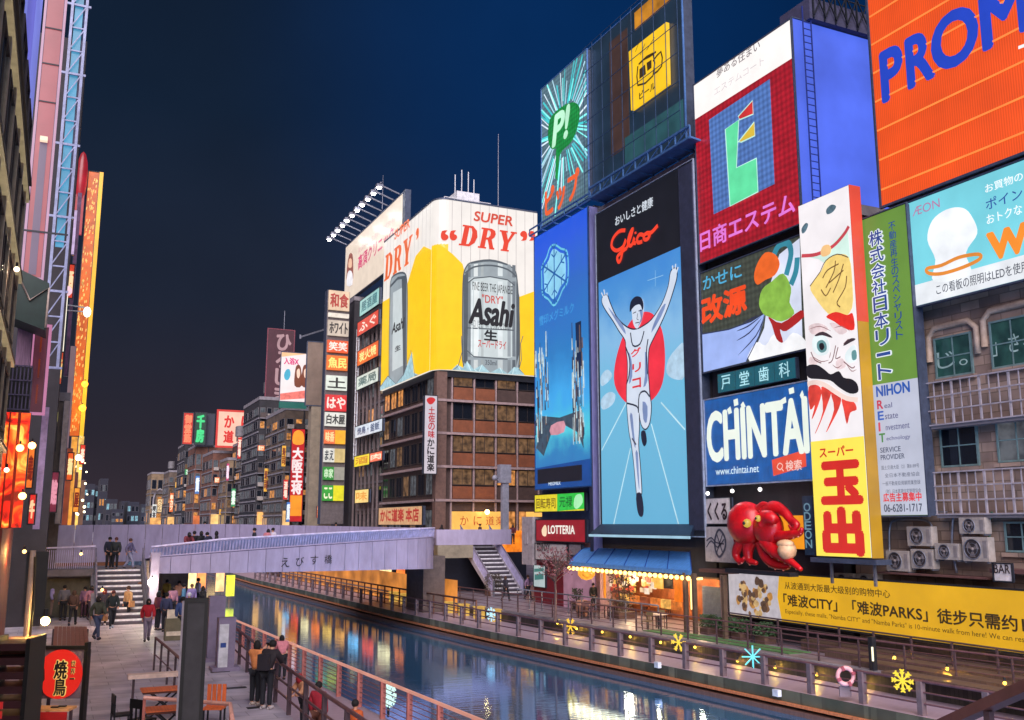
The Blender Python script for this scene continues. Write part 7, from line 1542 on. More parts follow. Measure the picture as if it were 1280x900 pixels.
for i, (pts, r0) in enumerate(TE):
    q = catmull([c3(x, y, -.55-.12*(i % 3)-.03*j) for j, (x, y) in enumerate(pts)], False, 5); k = len(q)
    tn = obj('tentacle', MB().path(q, r0, 10, [r0*(1-.75*j/(k-1)) for j in range(k)]), MR, F.root)
    sk = MB()
    for j in range(2, k-2, 3): sk.ball((q[j][0], q[j][1]-r0*(1-.75*j/(k-1))*.3, q[j][2]-r0*(1-.75*j/(k-1))*.95), .05, 6)
    obj('suckers', sk, mat('sucker_pink', (226, 130, 120), .5), tn, kind='stuff')
for px, py, r_ in ((947, 654, .2), (961, 648, .15)):
    e_ = obj('eye', MB().ball(c3(px, py, -1.45), r_, 10), K((236, 196, 70), .7), F.root); obj('pupil', MB().ball(tuple(Vector(c3(px, py, -1.45)) + Vector((0, -r_*.8, 0))), r_*.45, 8), M_BLACK, e_)
obj('snack_ball', MB().ball(c3(985, 688, -.9), .42, 12).ball(c3(984, 680, -.95), .34, 10, (1.3, 1, .6)), mat('snack_beige', (214, 170, 130), .5), F.root)
obj('mount', MB().box(.6, -.5, .02, F.w-.6, 0, .2), M_DARK, F.root)
for i, px in enumerate((897, 928, 963)):
    a = atX(px, (617, 614, 612)[i], 29.4); lm = lamp(a.x-.6, a.y, a.z, .09, (250, 244, 240), 60, ['small white spotlight over the brush written board', 'small white spotlight over the octopus head', 'small white spotlight over the octopus arms'][i], es=5)
solo('snack_shop_shelf', MB().box(29.2, 37.5, 2.45, 30.6, 40.0, 2.6), mat('rust_shelf', (1, 1, 1)), 'rusty shelf under the octopus sculpture', 'shelf')
# ---------------------------------------------------------------- terrace furniture
def table_set(px, py, label, col, w=.8, group='tables on the right terrace', n=2):
    a = atZ(px, py, ZT); t = thing('terrace_table', label, 'table', (a.x, a.y, ZT), random.random(), group)
    obj('tabletop', MB().box(-w/2, -w/2, .7, w/2, w/2, .75), mat('table_%d' % col[0], col, .4), t)
    for sx in (-1, 1):
        for sy in (-1, 1): obj('leg', MB().bar((sx*w*.42, sy*w*.42, 0), (sx*w*.42, sy*w*.42, .7), .04), M_DARK, t)
    return t
def chair(x, y, z, rz, label, m, group=None):
    t = thing('chair', label, 'chair', (x, y, z), rz, group)
    obj('seat', MB().box(-.21, -.21, .42, .21, .21, .46), m, t); 
    bk = obj('backrest', MB().box(-.21, .18, .7, .21, .21, .9), m, t)
    for i in range(3): obj('slat', MB().bar((-.14+i*.14, .195, .46), (-.14+i*.14, .2, .72), .03), m, bk)
    for sx in (-1, 1):
        for sy in (-1, 1): obj('leg', MB().bar((sx*.19, sy*.19, 0), (sx*.19, sy*.19, .42 if sy < 0 else .7), .03), M_DARK, t)
    return t
tabs = [(733, 772, 'round brown table at the left end of the terrace', (150, 104, 90)), (758, 773, 'dark brown table beside a round one on the terrace', (110, 76, 66)), (776, 769, 'grey table right of the dark brown one', (130, 110, 110)), (822, 786, 'pale cream table standing alone on the open terrace', (220, 196, 170)), (790, 757, 'table deep under the middle of the awning', (120, 90, 70)), (822, 760, 'table under the right half of the awning', (110, 80, 66)), (748, 757, 'table under the left end of the awning', (120, 84, 70))]
rg = random.Random(2)
for px, py, lab, col in tabs:
    a = atZ(px, py, ZT); table_set(px, py, lab, col)
    for k in range(2 if py > 765 else 3):
        q = k*3.14+rg.random(); chair(a.x+math.cos(q)*.8, a.y+math.sin(q)*.8, ZT, q+1.57+math.pi*0, ['left', 'right', 'rear'][k] + ' chair at the ' + lab, mat('chair_olive', (120, 104, 70), .5) if px > 810 else mat('chair_brown', (96, 60, 54), .5), 'chairs on the right terrace')
a = atZ(844, 768, ZT); t = thing('stool', 'bright red stool under the right end of the awning', 'stool', (a.x, a.y, ZT)); obj('seat', MB().tube((0, 0, .5), (0, 0, .75), .3, 12), mat('stool_red', (190, 30, 50), .4), t); obj('leg', MB().tube((0, 0, 0), (0, 0, .5), .06, 8), M_DARK, t)
# bare street tree
a = atZ(694, 776, ZT)
t = thing('bare_tree', 'small bare tree with twiggy crown beside the pink shop window', 'tree', (a.x, a.y, ZT)); rg = random.Random(6)
tk = obj('trunk', MB().path([(0, 0, 0), (.05, 0, 1.5), (0, .05, 2.6), (.05, 0, 3.4)], .08, 8, [.08, .07, .06, .04]), mat('bark', (92, 70, 66), .8), t)
mb = MB()
for i in range(46):
    q = rg.random()*6.28; h0 = 2.0+rg.random()*1.2; l_ = .5+rg.random()*.8; m_ = Vector((math.cos(q)*l_*.6, math.sin(q)*l_*.6, h0+l_*.5)); e_ = m_+Vector((math.cos(q+.5)*.3, math.sin(q+.5)*.3, .2+rg.random()*.3)); mb.path([(0.03, 0, h0), tuple(m_), tuple(e_)], .02, 4, [.028, .016, .008])
obj('branches', mb, mat('bark', (1, 1, 1)), t, kind='stuff')
mb = MB()
for i in range(420):
    q = rg.random()*6.28; r_ = rg.random()**.5*1.0; z = 2.5+rg.random()*1.5; s_ = .05+rg.random()*.05; c = Vector((math.cos(q)*r_, math.sin(q)*r_, z)); u = Vector((rg.uniform(-1, 1), rg.uniform(-1, 1), rg.uniform(-1, 1))).normalized()*s_; w = u.orthogonal().normalized()*s_; mb.add([c-u, c-w*.6, c+u, c+w*.6], [(0, 1, 2, 3)])
obj('crown', mb, mat('dry_leaf', (120, 70, 74), .8), t, kind='stuff')
# planter shrubs along the terrace back by the yellow banner
def shrub(x, y, z, h, w, label, col, seed, group=None, leafn=600):
    rg = random.Random(seed); t = thing('planted_shrub', label, 'shrub', (x, y, z), 0, group)
    obj('planter', MB().box(-w*.6, -w*.6, 0, w*.6, w*.6, .35), mat('planter_brown', (90, 66, 56), .7), t)
    mb = MB()
    for i in range(9): q = rg.random()*6.28; mb.path([(0, 0, .3), (math.cos(q)*w*.3, math.sin(q)*w*.3, h*.6), (math.cos(q)*w*.6, math.sin(q)*w*.6, h*.95)], .02, 4, [.03, .02, .01])
    obj('stems', mb, mat('bark', (1, 1, 1)), t, kind='stuff'); mb = MB()
    for i in range(leafn):
        q = rg.random()*6.28; zz = .35+rg.random()*(h-.35); r_ = w*rg.random()**.5*(1-.5*abs(zz/h-.5)); s_ = .04+rg.random()*.05
        c = Vector((math.cos(q)*r_, math.sin(q)*r_, zz)); u = Vector((rg.uniform(-1, 1), rg.uniform(-1, 1), rg.uniform(-1, 1))).normalized()*s_; w_ = u.orthogonal().normalized()*s_*.6; mb.add([c-u, c-w_, c+u, c+w_], [(0, 1, 2, 3)])
    obj('foliage', mb, mat('leaf_%d' % col[1], col, .7, scale=6, var=.5), t, kind='stuff'); return t
for i, (px, py) in enumerate(((1012, 790), (1040, 792), (1066, 797), (994, 786))): a = atZ(px, py, ZT); shrub(29.3, a.y, ZT, .9, .55, ['dark green shrub', 'thin green shrub', 'low green shrub', 'olive shrub'][i] + ' in a brown planter below the yellow banner, ' + ['second from the left', 'third from the left', 'rightmost', 'leftmost'][i], (56, 92-i*4, 50), i+1)
a = atZ(868, 768, ZT); shrub(29.7, a.y, ZT, 3.2, .9, 'leafy climbing shrub at the right end of the blue awning', (86, 76, 60), 9, leafn=900)
a = atZ(742, 742, ZT); shrub(30.0, a.y+1.2, ZT, 1.6, .8, 'warm lit shrub left of the orange curtains', (70, 60, 44), 10)
a = atX(733, 716, 29.9); solo('amber_pendant', MB().ball((0, 0, 0), .5, 10, (1, 1.4, .9)), K((250, 160, 50), 1.2, .5, 4), 'big amber glowing lantern left of the orange curtains', 'lantern', None, tuple(a))
# terrace lamp post with lit tube in front of the banner
a = atZ(1092, 838, ZT); t = thing('bollard_light', 'dark bollard with a lit white tube in front of the yellow banner', 'bollard', (a.x, a.y, ZT)); obj('post', MB().box(-.1, -.1, 0, .1, .1, 1.2), M_DARK, t); obj('lit_tube', MB().tube((-.12, -.12, .35), (-.12, -.12, .85), .035, 8), K((250, 240, 200), 1.6, 0), t)
for i, px in enumerate((1015, 1128)): a = atZ(px, 800+i*14, ZT); solo('dark_bollard', MB().tube((0, 0, 0), (0, 0, 1.3), .11, 10, .09).ball((0, 0, 1.35), .12, 10), M_BLACK, ['dark bollard before the start of the banner text', 'dark bollard before the middle of the banner text'][i], 'bollard', None, tuple(a))
# brown handrail crossing the lower right corner, on a platform nearer the camera
a = atD(1180, 906, 9.0); b = atD(1300, 852, 7.6)
t = thing('corner_handrail', 'thick dark brown handrail crossing the lower right corner', 'railing', tuple(a))
obj('handrail', MB().bar(a, b, .14, .09), mat('corner_brown', (96, 60, 56), .45), t, world=True)
for f in (.05, .5, .95): c = a.lerp(b, f); obj('post', MB().bar((c.x, c.y, c.z-.05), (c.x, c.y, c.z-1.2), .06), M_RAILD, t, world=True)
obj('platform_edge', MB().box(min(a.x, b.x)-.3, min(a.y, b.y)-1, a.z-1.4, max(a.x, b.x)+.3, max(a.y, b.y)+.2, a.z-1.2), M_CONC, t, world=True)

# ---------------------------------------------------------------- things on the left promenade
# twin grey pillars
for i, (px, py, yt) in enumerate(((281, 838, 772), (268, 826, 745))):
    a = atZ(px, py, 0); z = z_at(a.x, a.y, yt)
    t = thing('grey_pillar', ['nearer grey square pillar with a white notice by the near railing', 'farther tall grey pillar behind a shorter one by the near railing'][i], 'pillar', (a.x, a.y, 0)); obj('shaft', MB().box(-.28, -.1, .12, .28, .35, z), mat('pillar_lilac_grey', (128, 116, 140), .6, scale=1.5), t); obj('plinth', MB().box(-.45, -.3, 0, .45, .5, .12), mat('pillar_lilac_grey', (1, 1, 1)), t)
    if i == 0: obj('notice', MB().box(-.25, -.13, z-1.9, .05, -.101, z-.2), M_WHITE, t); obj('blue_mark', MB().box(-.2, -.14, z-.95, -.02, -.131, z-.8), mat('mark_blue', (40, 70, 140), .6), t)
# black upright signboard
d = 19.0; a = atD(246, 748, d); w = .23
t = thing('signboard', 'tall black framed blank signboard standing in the foreground promenade', 'signboard', (a.x, a.y, 0), -YAW+.3)
obj('frame', MB().box(-w, 0, 0, -w+.07, .2, a.z).box(w-.07, 0, 0, w, .2, a.z).box(-w+.07, 0, a.z-.08, w-.07, .2, a.z).box(-w+.07, 0, 0, w-.07, .2, 1.0), M_BLACK, t)
obj('board', MB().box(-w+.07, .03, 1.0, w-.07, .17, a.z-.08), mat('board_dark', (50, 48, 52), .35), t); obj('side_strip', MB().box(-w-.04, .02, 0, -w-.001, .18, a.z-.05), mat('side_pale', (150, 140, 150), .5), t)
# orange slatted tables, chairs, bench
def slat_table(px, py, D, label, wd=1.05, dp=.7, rz=0.0):
    a = atZ(px, py, .74); t = thing('orange_table', label, 'table', (a.x, a.y, 0), rz, 'orange slatted tables on the promenade')
    me = tomesh('slat', MB().box(-wd/2, -.045, .71, wd/2, .045, .74), M_ORWOOD)
    for i in range(int(dp/.11)): piece('slat', me, t, (0, -dp/2+.05+i*.11, 0))
    obj('apron', MB().box(-wd/2+.03, -dp/2+.03, .66, wd/2-.03, dp/2-.06, .705), mat('apron_dark', (90, 46, 34), .6), t)
    for sy in (-1, 1): obj('leg', MB().bar((-wd*.4, sy*dp*.4, 0), (wd*.3, sy*dp*.4, .67), .04), M_DARK, t); obj('leg', MB().bar((wd*.4, sy*dp*.4+.001, 0), (-wd*.3, sy*dp*.4+.001, .67), .04), M_DARK, t)
    return t
slat_table(204, 860, 0, 'farther orange slatted table left of the black signboard')
slat_table(212, 884, 0, 'nearer orange slatted table left of the black signboard')
a = atZ(198, 843, .9); t = thing('pale_counter', 'pale narrow counter behind the orange tables', 'counter', (a.x, a.y, 0)); obj('top', MB().box(-.75, -.18, .84, .75, .18, .94), mat('counter_cream', (226, 196, 180), .5), t)
for sx in (-.6, .6): obj('leg', MB().bar((sx, 0, 0), (sx, 0, .84), .06), M_RAILD, t)
a = atZ(182, 893, .45); chair(a.x-.1, a.y-.5, 0, 2.2, 'black slatted folding chair tilted beside the nearer orange table', M_BLACK, 'black folding chairs by the orange tables'); c_ = chair(a.x-.5, a.y+.3, 0, 1.7, 'black folding chair leaning at the left of the orange tables', M_BLACK, 'black folding chairs by the orange tables')
a = atZ(268, 884, .45); t = thing('orange_chair', 'orange slatted chair right of the black signboard', 'chair', (a.x, a.y, 0), -.4)
for i in range(4): obj('slat', MB().box(-.24+i*.12, .2, .4, -.15+i*.12, .24, .95), M_ORWOOD, t)
obj('seat', MB().box(-.24, -.22, .42, .24, .2, .46), M_ORWOOD, t)
for sx in (-.2, .2): obj('leg', MB().bar((sx, -.18, 0), (sx, -.18, .42), .04), M_DARK, t); obj('leg', MB().bar((sx, .2, 0), (sx, .2, .42), .04), M_DARK, t)
P0 = atZ(190, 835, 0); P1 = atZ(232, 872, 0); P2 = atZ(290, 905, 0)
rail_run('railing', 'brown fence enclosing the orange tables', [(atZ(192, 838, 0).x, atZ(192, 838, 0).y, 0), (atZ(214, 862, 0).x, atZ(214, 862, 0).y, 0), (atZ(238, 905, 0).x+.2, atZ(238, 905, 0).y, 0)], 1.05, M_RAILD, M_RAIL, 1.6, (.5,), (.06, .06), .02, .04)
q = atZ(288, 880, 1.0); rail_run('railing', 'salmon fence corner right of the black signboard', [(q.x-1.6, q.y+1.6, 0), (q.x, q.y, 0), (q.x-.3, q.y-2.2, 0)], 1.0, mat('rust_post', (1, 1, 1)), M_PINKR, 1.4, (.5,), (.06, .06), .02, .045)
# flower cart and placard by the crowd
a = atZ(216, 800, 0); t = thing('planter_stand', 'small display stand with flowers and a pale placard on the promenade', 'display stand', (a.x, a.y, 0)); obj('box', MB().box(-.35, -.25, 0, .35, .25, .9), mat('stand_olive', (110, 104, 80), .6), t); obj('placard', MB().add([(-.3, -.28, .2), (.4, -.28, .2), (.4, -.1, 1.25), (-.3, -.1, 1.25), (-.3, -.24, .2), (.4, -.24, .2), (.4, -.06, 1.25), (-.3, -.06, 1.25)], [(0,1,2,3), (4,5,6,7), (3,2,6,7), (0,3,7,4), (1,2,6,5)]), mat('placard_cream', (214, 200, 176), .6), t)
a = atZ(190, 728, 0); Yl = 50.4; a = atY(190, 728, Yl); lamp(a.x, Yl, a.z, .2, (255, 236, 200), 700, 'bright white floodlight under the left end of the bridge girder', es=22)
for i, (px, py, col) in enumerate(((205, 724, (255, 190, 120)), (222, 722, (255, 244, 230)), (240, 724, (255, 226, 150)), (252, 722, (255, 150, 80)), (288, 732, (220, 220, 60)), (275, 726, (255, 190, 130)))):
    a = atY(px, py, 88); solo('shop_glow', MB().box(-.35, -.1, -.9, .35, .1, .9), K(col, 1.6, .4, 1.5), ['peach lit doorway', 'white lit doorway', 'pale yellow lit doorway', 'orange lit doorway', 'greenish yellow lamp box', 'soft salmon doorway'][i] + ' seen under the bridge beyond the promenade', 'lit doorway', None, (a.x, 88, a.z))
solo('under_bridge_shops', MB().box(-1, 89, 0, 5.6, 96, 3.2), K((120, 66, 34), .5, .6, .8), 'amber shop row under the bridge at the far end of the left promenade', 'shop')
# yakitori stall
D = 16.5
def sp(px, py, D=D): return atD(px, py, D)
a = sp(48, 812); b = sp(106, 812); c = sp(48, 872)
t = thing('lantern_sign', 'red round printed sign with black brush characters in a dark frame at the lower left', 'sign', (a.x, a.y, c.z), -YAW)
w = (b-a).length; h = a.z-c.z
obj('frame', MB().box(-.03, 0, -.25, .0, .08, h+.05).box(w, -.02, -.55, w+.06, .1, h+.12).box(0, 0, h+.001, w, .08, h+.06), M_BLACK, t)
n = 24; e = [(w*.5+w*.47*math.cos(6.283*i/n), h*.5+h*.5*math.sin(6.283*i/n)) for i in range(n)]
obj('red_disc', MB().flat([e], -.01, .05), K((226, 34, 24), .9, .1), t); obj('back_sheet', MB().box(.0, .045, 0, w, .07, h), mat('sheet_grey', (110, 96, 110), .6), t)
for ch, x0, z0, x1, z1, o_, ly_ in (('焼', .4, .42, .66, .78, .08, 0), ('鳥', .42, .08, .66, .42, .08, 0), ('世', .74, .66, .84, .78, .03, 0), ('界', .74, .5, .84, .62, .03, 0), ('一', .74, .4, .84, .43, .03, 0)):
    vs_, fs_, _a = text_mesh(ch)
    for (bo, mm_, dy) in ((o_, K((244, 200, 110), .9), -.02), (o_*.35, K((26, 12, 12), .6, 0), -.035)):
        mb = MB(); heavy(mb, vs_, fs_, lambda v, dx, dz, d2: (w*x0+v[0]*w*(x1-x0)+dx, dy+d2, h*z0+v[1]*h*(z1-z0)+dz), ch, bo, h*(z1-z0)*1.2); obj('lettering', mb, mm_, t)
for sgn, pts in ((1, [(.0, .3), (.12, .5), (.18, .62), (.2, .4), (.14, .3), (.2, .12), (.04, .16)]),):
    obj('brush_mark', MB().flat([[(w*x, h*z) for x, z in pts]], -.03, .01), K((26, 12, 12), .6, 0), t)
# stall roof behind the sign, table in front
for nm, lab, (l, r_, ty, by), m in (('stall_roof', 'ribbed brown roof of the food stall', (66, 112, 783, 808), mat('roof_brown', (136, 84, 70), .6, stretch=(1, 9, 1))),):
    a = sp(l, by, 17.2); b = sp(r_, by, 17.2); c = sp(r_-3, ty, 19.2); d = sp(l+2, ty, 19.2)
    t = thing(nm, lab, 'roof', tuple(a))
    for i in range(8):
        f0, f1 = i/8, (i+1)/8-.012; q = [a.lerp(b, f0), a.lerp(b, f1), d.lerp(c, f1), d.lerp(c, f0)]; obj('roof_slat', MB().add([tuple(v) for v in q] + [(v.x, v.y, v.z-.05) for v in q], [(0,1,2,3), (4,5,6,7), (0,1,5,4), (2,3,7,6), (1,2,6,5), (0,3,7,4)]), m, t, world=True)
    for v in (a, b, c, d): obj('post', MB().bar((v.x, v.y, 0), (v.x, v.y, v.z-.05), .06), M_RAILD, t, world=True)
a = atD(66, 884, 15.4); t = thing('food_counter', 'pale wooden counter with small dark trays below the red sign', 'counter', (a.x, a.y, 0), -YAW)
for i in range(3): obj('plank', MB().box(-.32, -.15+i*.105, a.z-.04, .32, -.05+i*.105, a.z), mat('counter_wood', (232, 170, 110), .5, stretch=(1, 6, 1)), t)
for z_ in (.0, .08): obj('tray', MB().box(.0+z_, -.08+z_, a.z+.003, .12+z_, -.02+z_, a.z+.02), M_BLACK, t)
obj('red_cloth', MB().box(-.31, -.17, a.z-.5, .31, -.155, a.z-.045), mat('red_cloth', (190, 30, 30), .6), t)
for sx in (-.3, .3): obj('leg', MB().bar((sx, 0, 0), (sx, 0, a.z-.04), .04), M_RAILD, t)
a = atD(17, 850, 14.0); t = thing('crate_rack', 'dark rack of black shelves with small red tags in the lower left corner', 'rack', (a.x, a.y, 0), -YAW+.1)
for i in range(8): obj('shelf', MB().box(-.28, -.3, a.z-.95+i*.2, .25, .3, a.z-.85+i*.2), mat('shelf_wine', (56, 22, 28), .5), t)
for sx in (-.3, .25): obj('upright', MB().box(sx, -.32, 0, sx+.06, .3, a.z+.62), M_BLACK, t)
for i in range(4): obj('red_tag', MB().box(-.12, -.325, a.z-.35-i*.13, .0, -.305, a.z-.25-i*.13), K((200, 40, 40), .6), t)
a = atD(10, 805, 14.6); solo('stall_canopy', MB().box(-.9, -.5, -.05, .42, .6, .05).box(-.9, -.52, -.1, .42, -.5, .05), mat('canopy_pale', (224, 160, 130), .6), 'pale salmon canopy board over the dark rack', 'canopy', None, tuple(a))

for i, (px, py, Y, e_) in enumerate(((18, 700, 38, 60), (92, 700, 52, 60), (118, 745, 50, 40))):
    a = atY(px, py, Y); lamp(a.x+.3, Y-.5, a.z+.3, .07, (255, 190, 110), e_*7, ['small warm wall lamp on the oxblood wall', 'small warm lamp over the olive recess wall', 'small warm lamp on the flank wall of the stairs'][i], es=5)  # lamps added for warm light on the left walls and paving
rg = random.Random(31)
for i in range(9):
    y = 20+i*3.4; x = UPN[1][0]-.35-rg.random()*.1
    if y > 37: continue
    solo('drain_cover', MB().box(-.3, -.12, 0, .3, .12, .012), M_DARK, 'dark drain cover in the paving by the near railing, ' + ['nearest', 'second', 'third', 'fourth', 'fifth', 'sixth'][i], 'drain cover', 'drain covers beside the near railing', (x, y, .002))

rg = random.Random(41)
for i, (px, py) in enumerate(((716, 764), (727, 768), (745, 768), (764, 770), (780, 764), (797, 764), (806, 770), (818, 766), (836, 772), (850, 766))):
    a = atZ(px, py, ZT); t = thing('stool', 'dark round stool on the restaurant terrace, %s from the left' % ['first', 'second', 'third', 'fourth', 'fifth', 'sixth', 'seventh', 'eighth', 'ninth', 'tenth'][i], 'stool', (a.x, a.y, ZT), 0, 'dark stools on the restaurant terrace')
    obj('seat', MB().tube((0, 0, .44), (0, 0, .52), .2, 10), mat('stool_dark', (70, 44, 40), .5), t)
    for q in (0, 2.09, 4.19): obj('leg', MB().bar((math.cos(q)*.16, math.sin(q)*.16, 0), (math.cos(q)*.1, math.sin(q)*.1, .44), .03), M_DARK, t)
for i, (px, py, h_) in enumerate(((722, 762, 1.3), (757, 748, 1.5), (795, 750, 1.2), (838, 752, 1.6))):
    a = atZ(px, py, ZT); shrub(a.x, a.y, ZT, h_, .45, ['leafy potted plant at the left end of the terrace tables', 'potted plant between the orange curtains', 'low potted plant before the menu posters', 'tall potted plant before the blackboard'][i], (50, 70, 40), 60+i, leafn=350)
a = atZ(728, 770, ZT); t = thing('barrel', 'round wooden barrel among the tables at the left of the terrace', 'barrel', (a.x, a.y, ZT)); obj('body', MB().lathe((0, 0, 0), [(.3, 0), (.38, .3), (.38, .6), (.3, .9)], 14), mat('barrel_wood', (170, 120, 96), .6, stretch=(6, 6, 1)), t); obj('hoop', MB().torus((0, 0, .25), .375, .02, 16, 5, 'Z').torus((0, 0, .65), .375, .02, 16, 5, 'Z'), M_DARK, t)
rg = random.Random(90)
for i in range(12):
    y = 70+i*4.2; x = xat(TER, y)+.6; c_ = [(255, 196, 90), (250, 120, 50), (255, 226, 160), (240, 80, 50), (120, 190, 220), (255, 170, 70)][i % 6]
    solo('shop_display', MB().box(-.1, -1.3, 0, .1, 1.3, 1.7+rg.random()*.8), K(c_, 1.5, .5, 1.2), '%s lit shop display beyond the bridge on the right bank, %s along' % (['amber', 'orange', 'cream', 'red', 'pale blue', 'golden'][i % 6], ['1st', '2nd', '3rd', '4th', '5th', '6th', '7th', '8th', '9th', '10th', '11th', '12th'][i]), 'shop display', 'lit shop displays beyond the bridge', (x, y, ZT+.6))
# ================================================================ PEOPLE
def skin_mesh(name, J, E, m):
    """J: {joint: ((x, y, z), radius or (rx, ry))}; E: edges"""
    ks = list(J); me = bpy.data.meshes.new(name); me.from_pydata([J[k][0] for k in ks], [(ks.index(a), ks.index(b)) for a, b in E], []); me.update()
    o = bpy.data.objects.new(name, me); COL.objects.link(o); md = o.modifiers.new('s', 'SKIN'); md.use_smooth_shade = True
    if not me.skin_vertices: me.skin_vertices.new()
    sv = me.skin_vertices[0].data
    for i, k in enumerate(ks):
        r = J[k][1]; sv[i].radius = (r, r) if isinstance(r, (int, float)) else r; sv[i].use_root = (i == 0)
    sb = o.modifiers.new('u', 'SUBSURF'); sb.levels = 1; sb.render_levels = 1
    dg = bpy.context.evaluated_depsgraph_get(); out = bpy.data.meshes.new_from_object(o.evaluated_get(dg)); bpy.data.objects.remove(o); bpy.data.meshes.remove(me)
    out.name = name; out.materials.clear(); out.materials.append(m)
    for p_ in out.polygons: p_.use_smooth = True
    return out
BE = [('pel', 'wai'), ('wai', 'che'), ('che', 'neck'), ('neck', 'hb'), ('hb', 'hm'), ('hm', 'ht')] + [(a+s_, b+s_) for s_ in 'LR' for a, b in (('sho', 'elb'), ('elb', 'wri'), ('hip', 'kne'), ('kne', 'ank'), ('ank', 'toe'))] + [('che', 'shoL'), ('che', 'shoR'), ('pel', 'hipL'), ('pel', 'hipR')]
def pose(kind):
    P = dict(pel=(0, 0, .95), wai=(0, 0, 1.1), che=(0, 0, 1.32), neck=(0, 0, 1.47), hb=(0, -.01, 1.53), hm=(0, -.015, 1.61), ht=(0, 0, 1.69))
    for s_, g in (('L', -1), ('R', 1)):
        P['sho'+s_] = (g*.18, 0, 1.41); P['elb'+s_] = (g*.23, .02, 1.14); P['wri'+s_] = (g*.22, -.06, .90); P['hip'+s_] = (g*.09, 0, .9); P['kne'+s_] = (g*.1, -.01, .5); P['ank'+s_] = (g*.1, .01, .09); P['toe'+s_] = (g*.11, -.14, .045)
    if kind == 'walk':
        P.update(kneL=(-.09, -.2, .54), ankL=(-.09, -.26, .1), toeL=(-.1, -.4, .1), kneR=(.09, .05, .5), ankR=(.09, .32, .16), toeR=(.1, .22, .05), elbL=(-.23, .14, 1.16), wriL=(-.2, .12, .93), elbR=(.23, -.1, 1.16), wriR=(.2, -.26, 1.0))
    if kind == 'photo':
        P.update(elbL=(-.26, -.2, 1.22), wriL=(-.1, -.38, 1.45), elbR=(.26, -.2, 1.22), wriR=(.1, -.38, 1.45), hb=(0, -.03, 1.54), hm=(0, -.04, 1.61))
    if kind == 'lean':
        P.update(wai=(0, -.04, 1.1), che=(0, -.12, 1.3), neck=(0, -.19, 1.43), hb=(0, -.22, 1.48), hm=(0, -.26, 1.55), ht=(0, -.26, 1.63), shoL=(-.18, -.14, 1.38), shoR=(.18, -.14, 1.38), elbL=(-.24, -.3, 1.16), wriL=(-.14, -.48, 1.1), elbR=(.24, -.3, 1.16), wriR=(.14, -.48, 1.1))
    if kind == 'sit':
        for k in list(P):
            if k[:3] not in ('kne', 'ank', 'toe'): P[k] = (P[k][0], P[k][1], P[k][2]-.45)
        for s_, g in (('L', -1), ('R', 1)): P['kne'+s_] = (g*.12, -.42, .5); P['ank'+s_] = (g*.12, -.4, .09); P['toe'+s_] = (g*.12, -.55, .045); P['elb'+s_] = (g*.24, -.12, .76); P['wri'+s_] = (g*.14, -.36, .76)
    return P
RB = dict(pel=(.13, .09), wai=(.105, .075), che=(.13, .085), neck=.05, hb=.062, hm=(.082, .095), ht=.06, sho=.062, elb=.042, wri=.028, hip=.085, kne=.056, ank=.038, toe=.036)
SKIN = mat('skin', (206, 150, 122), .6, var=.08)
_pose = {}
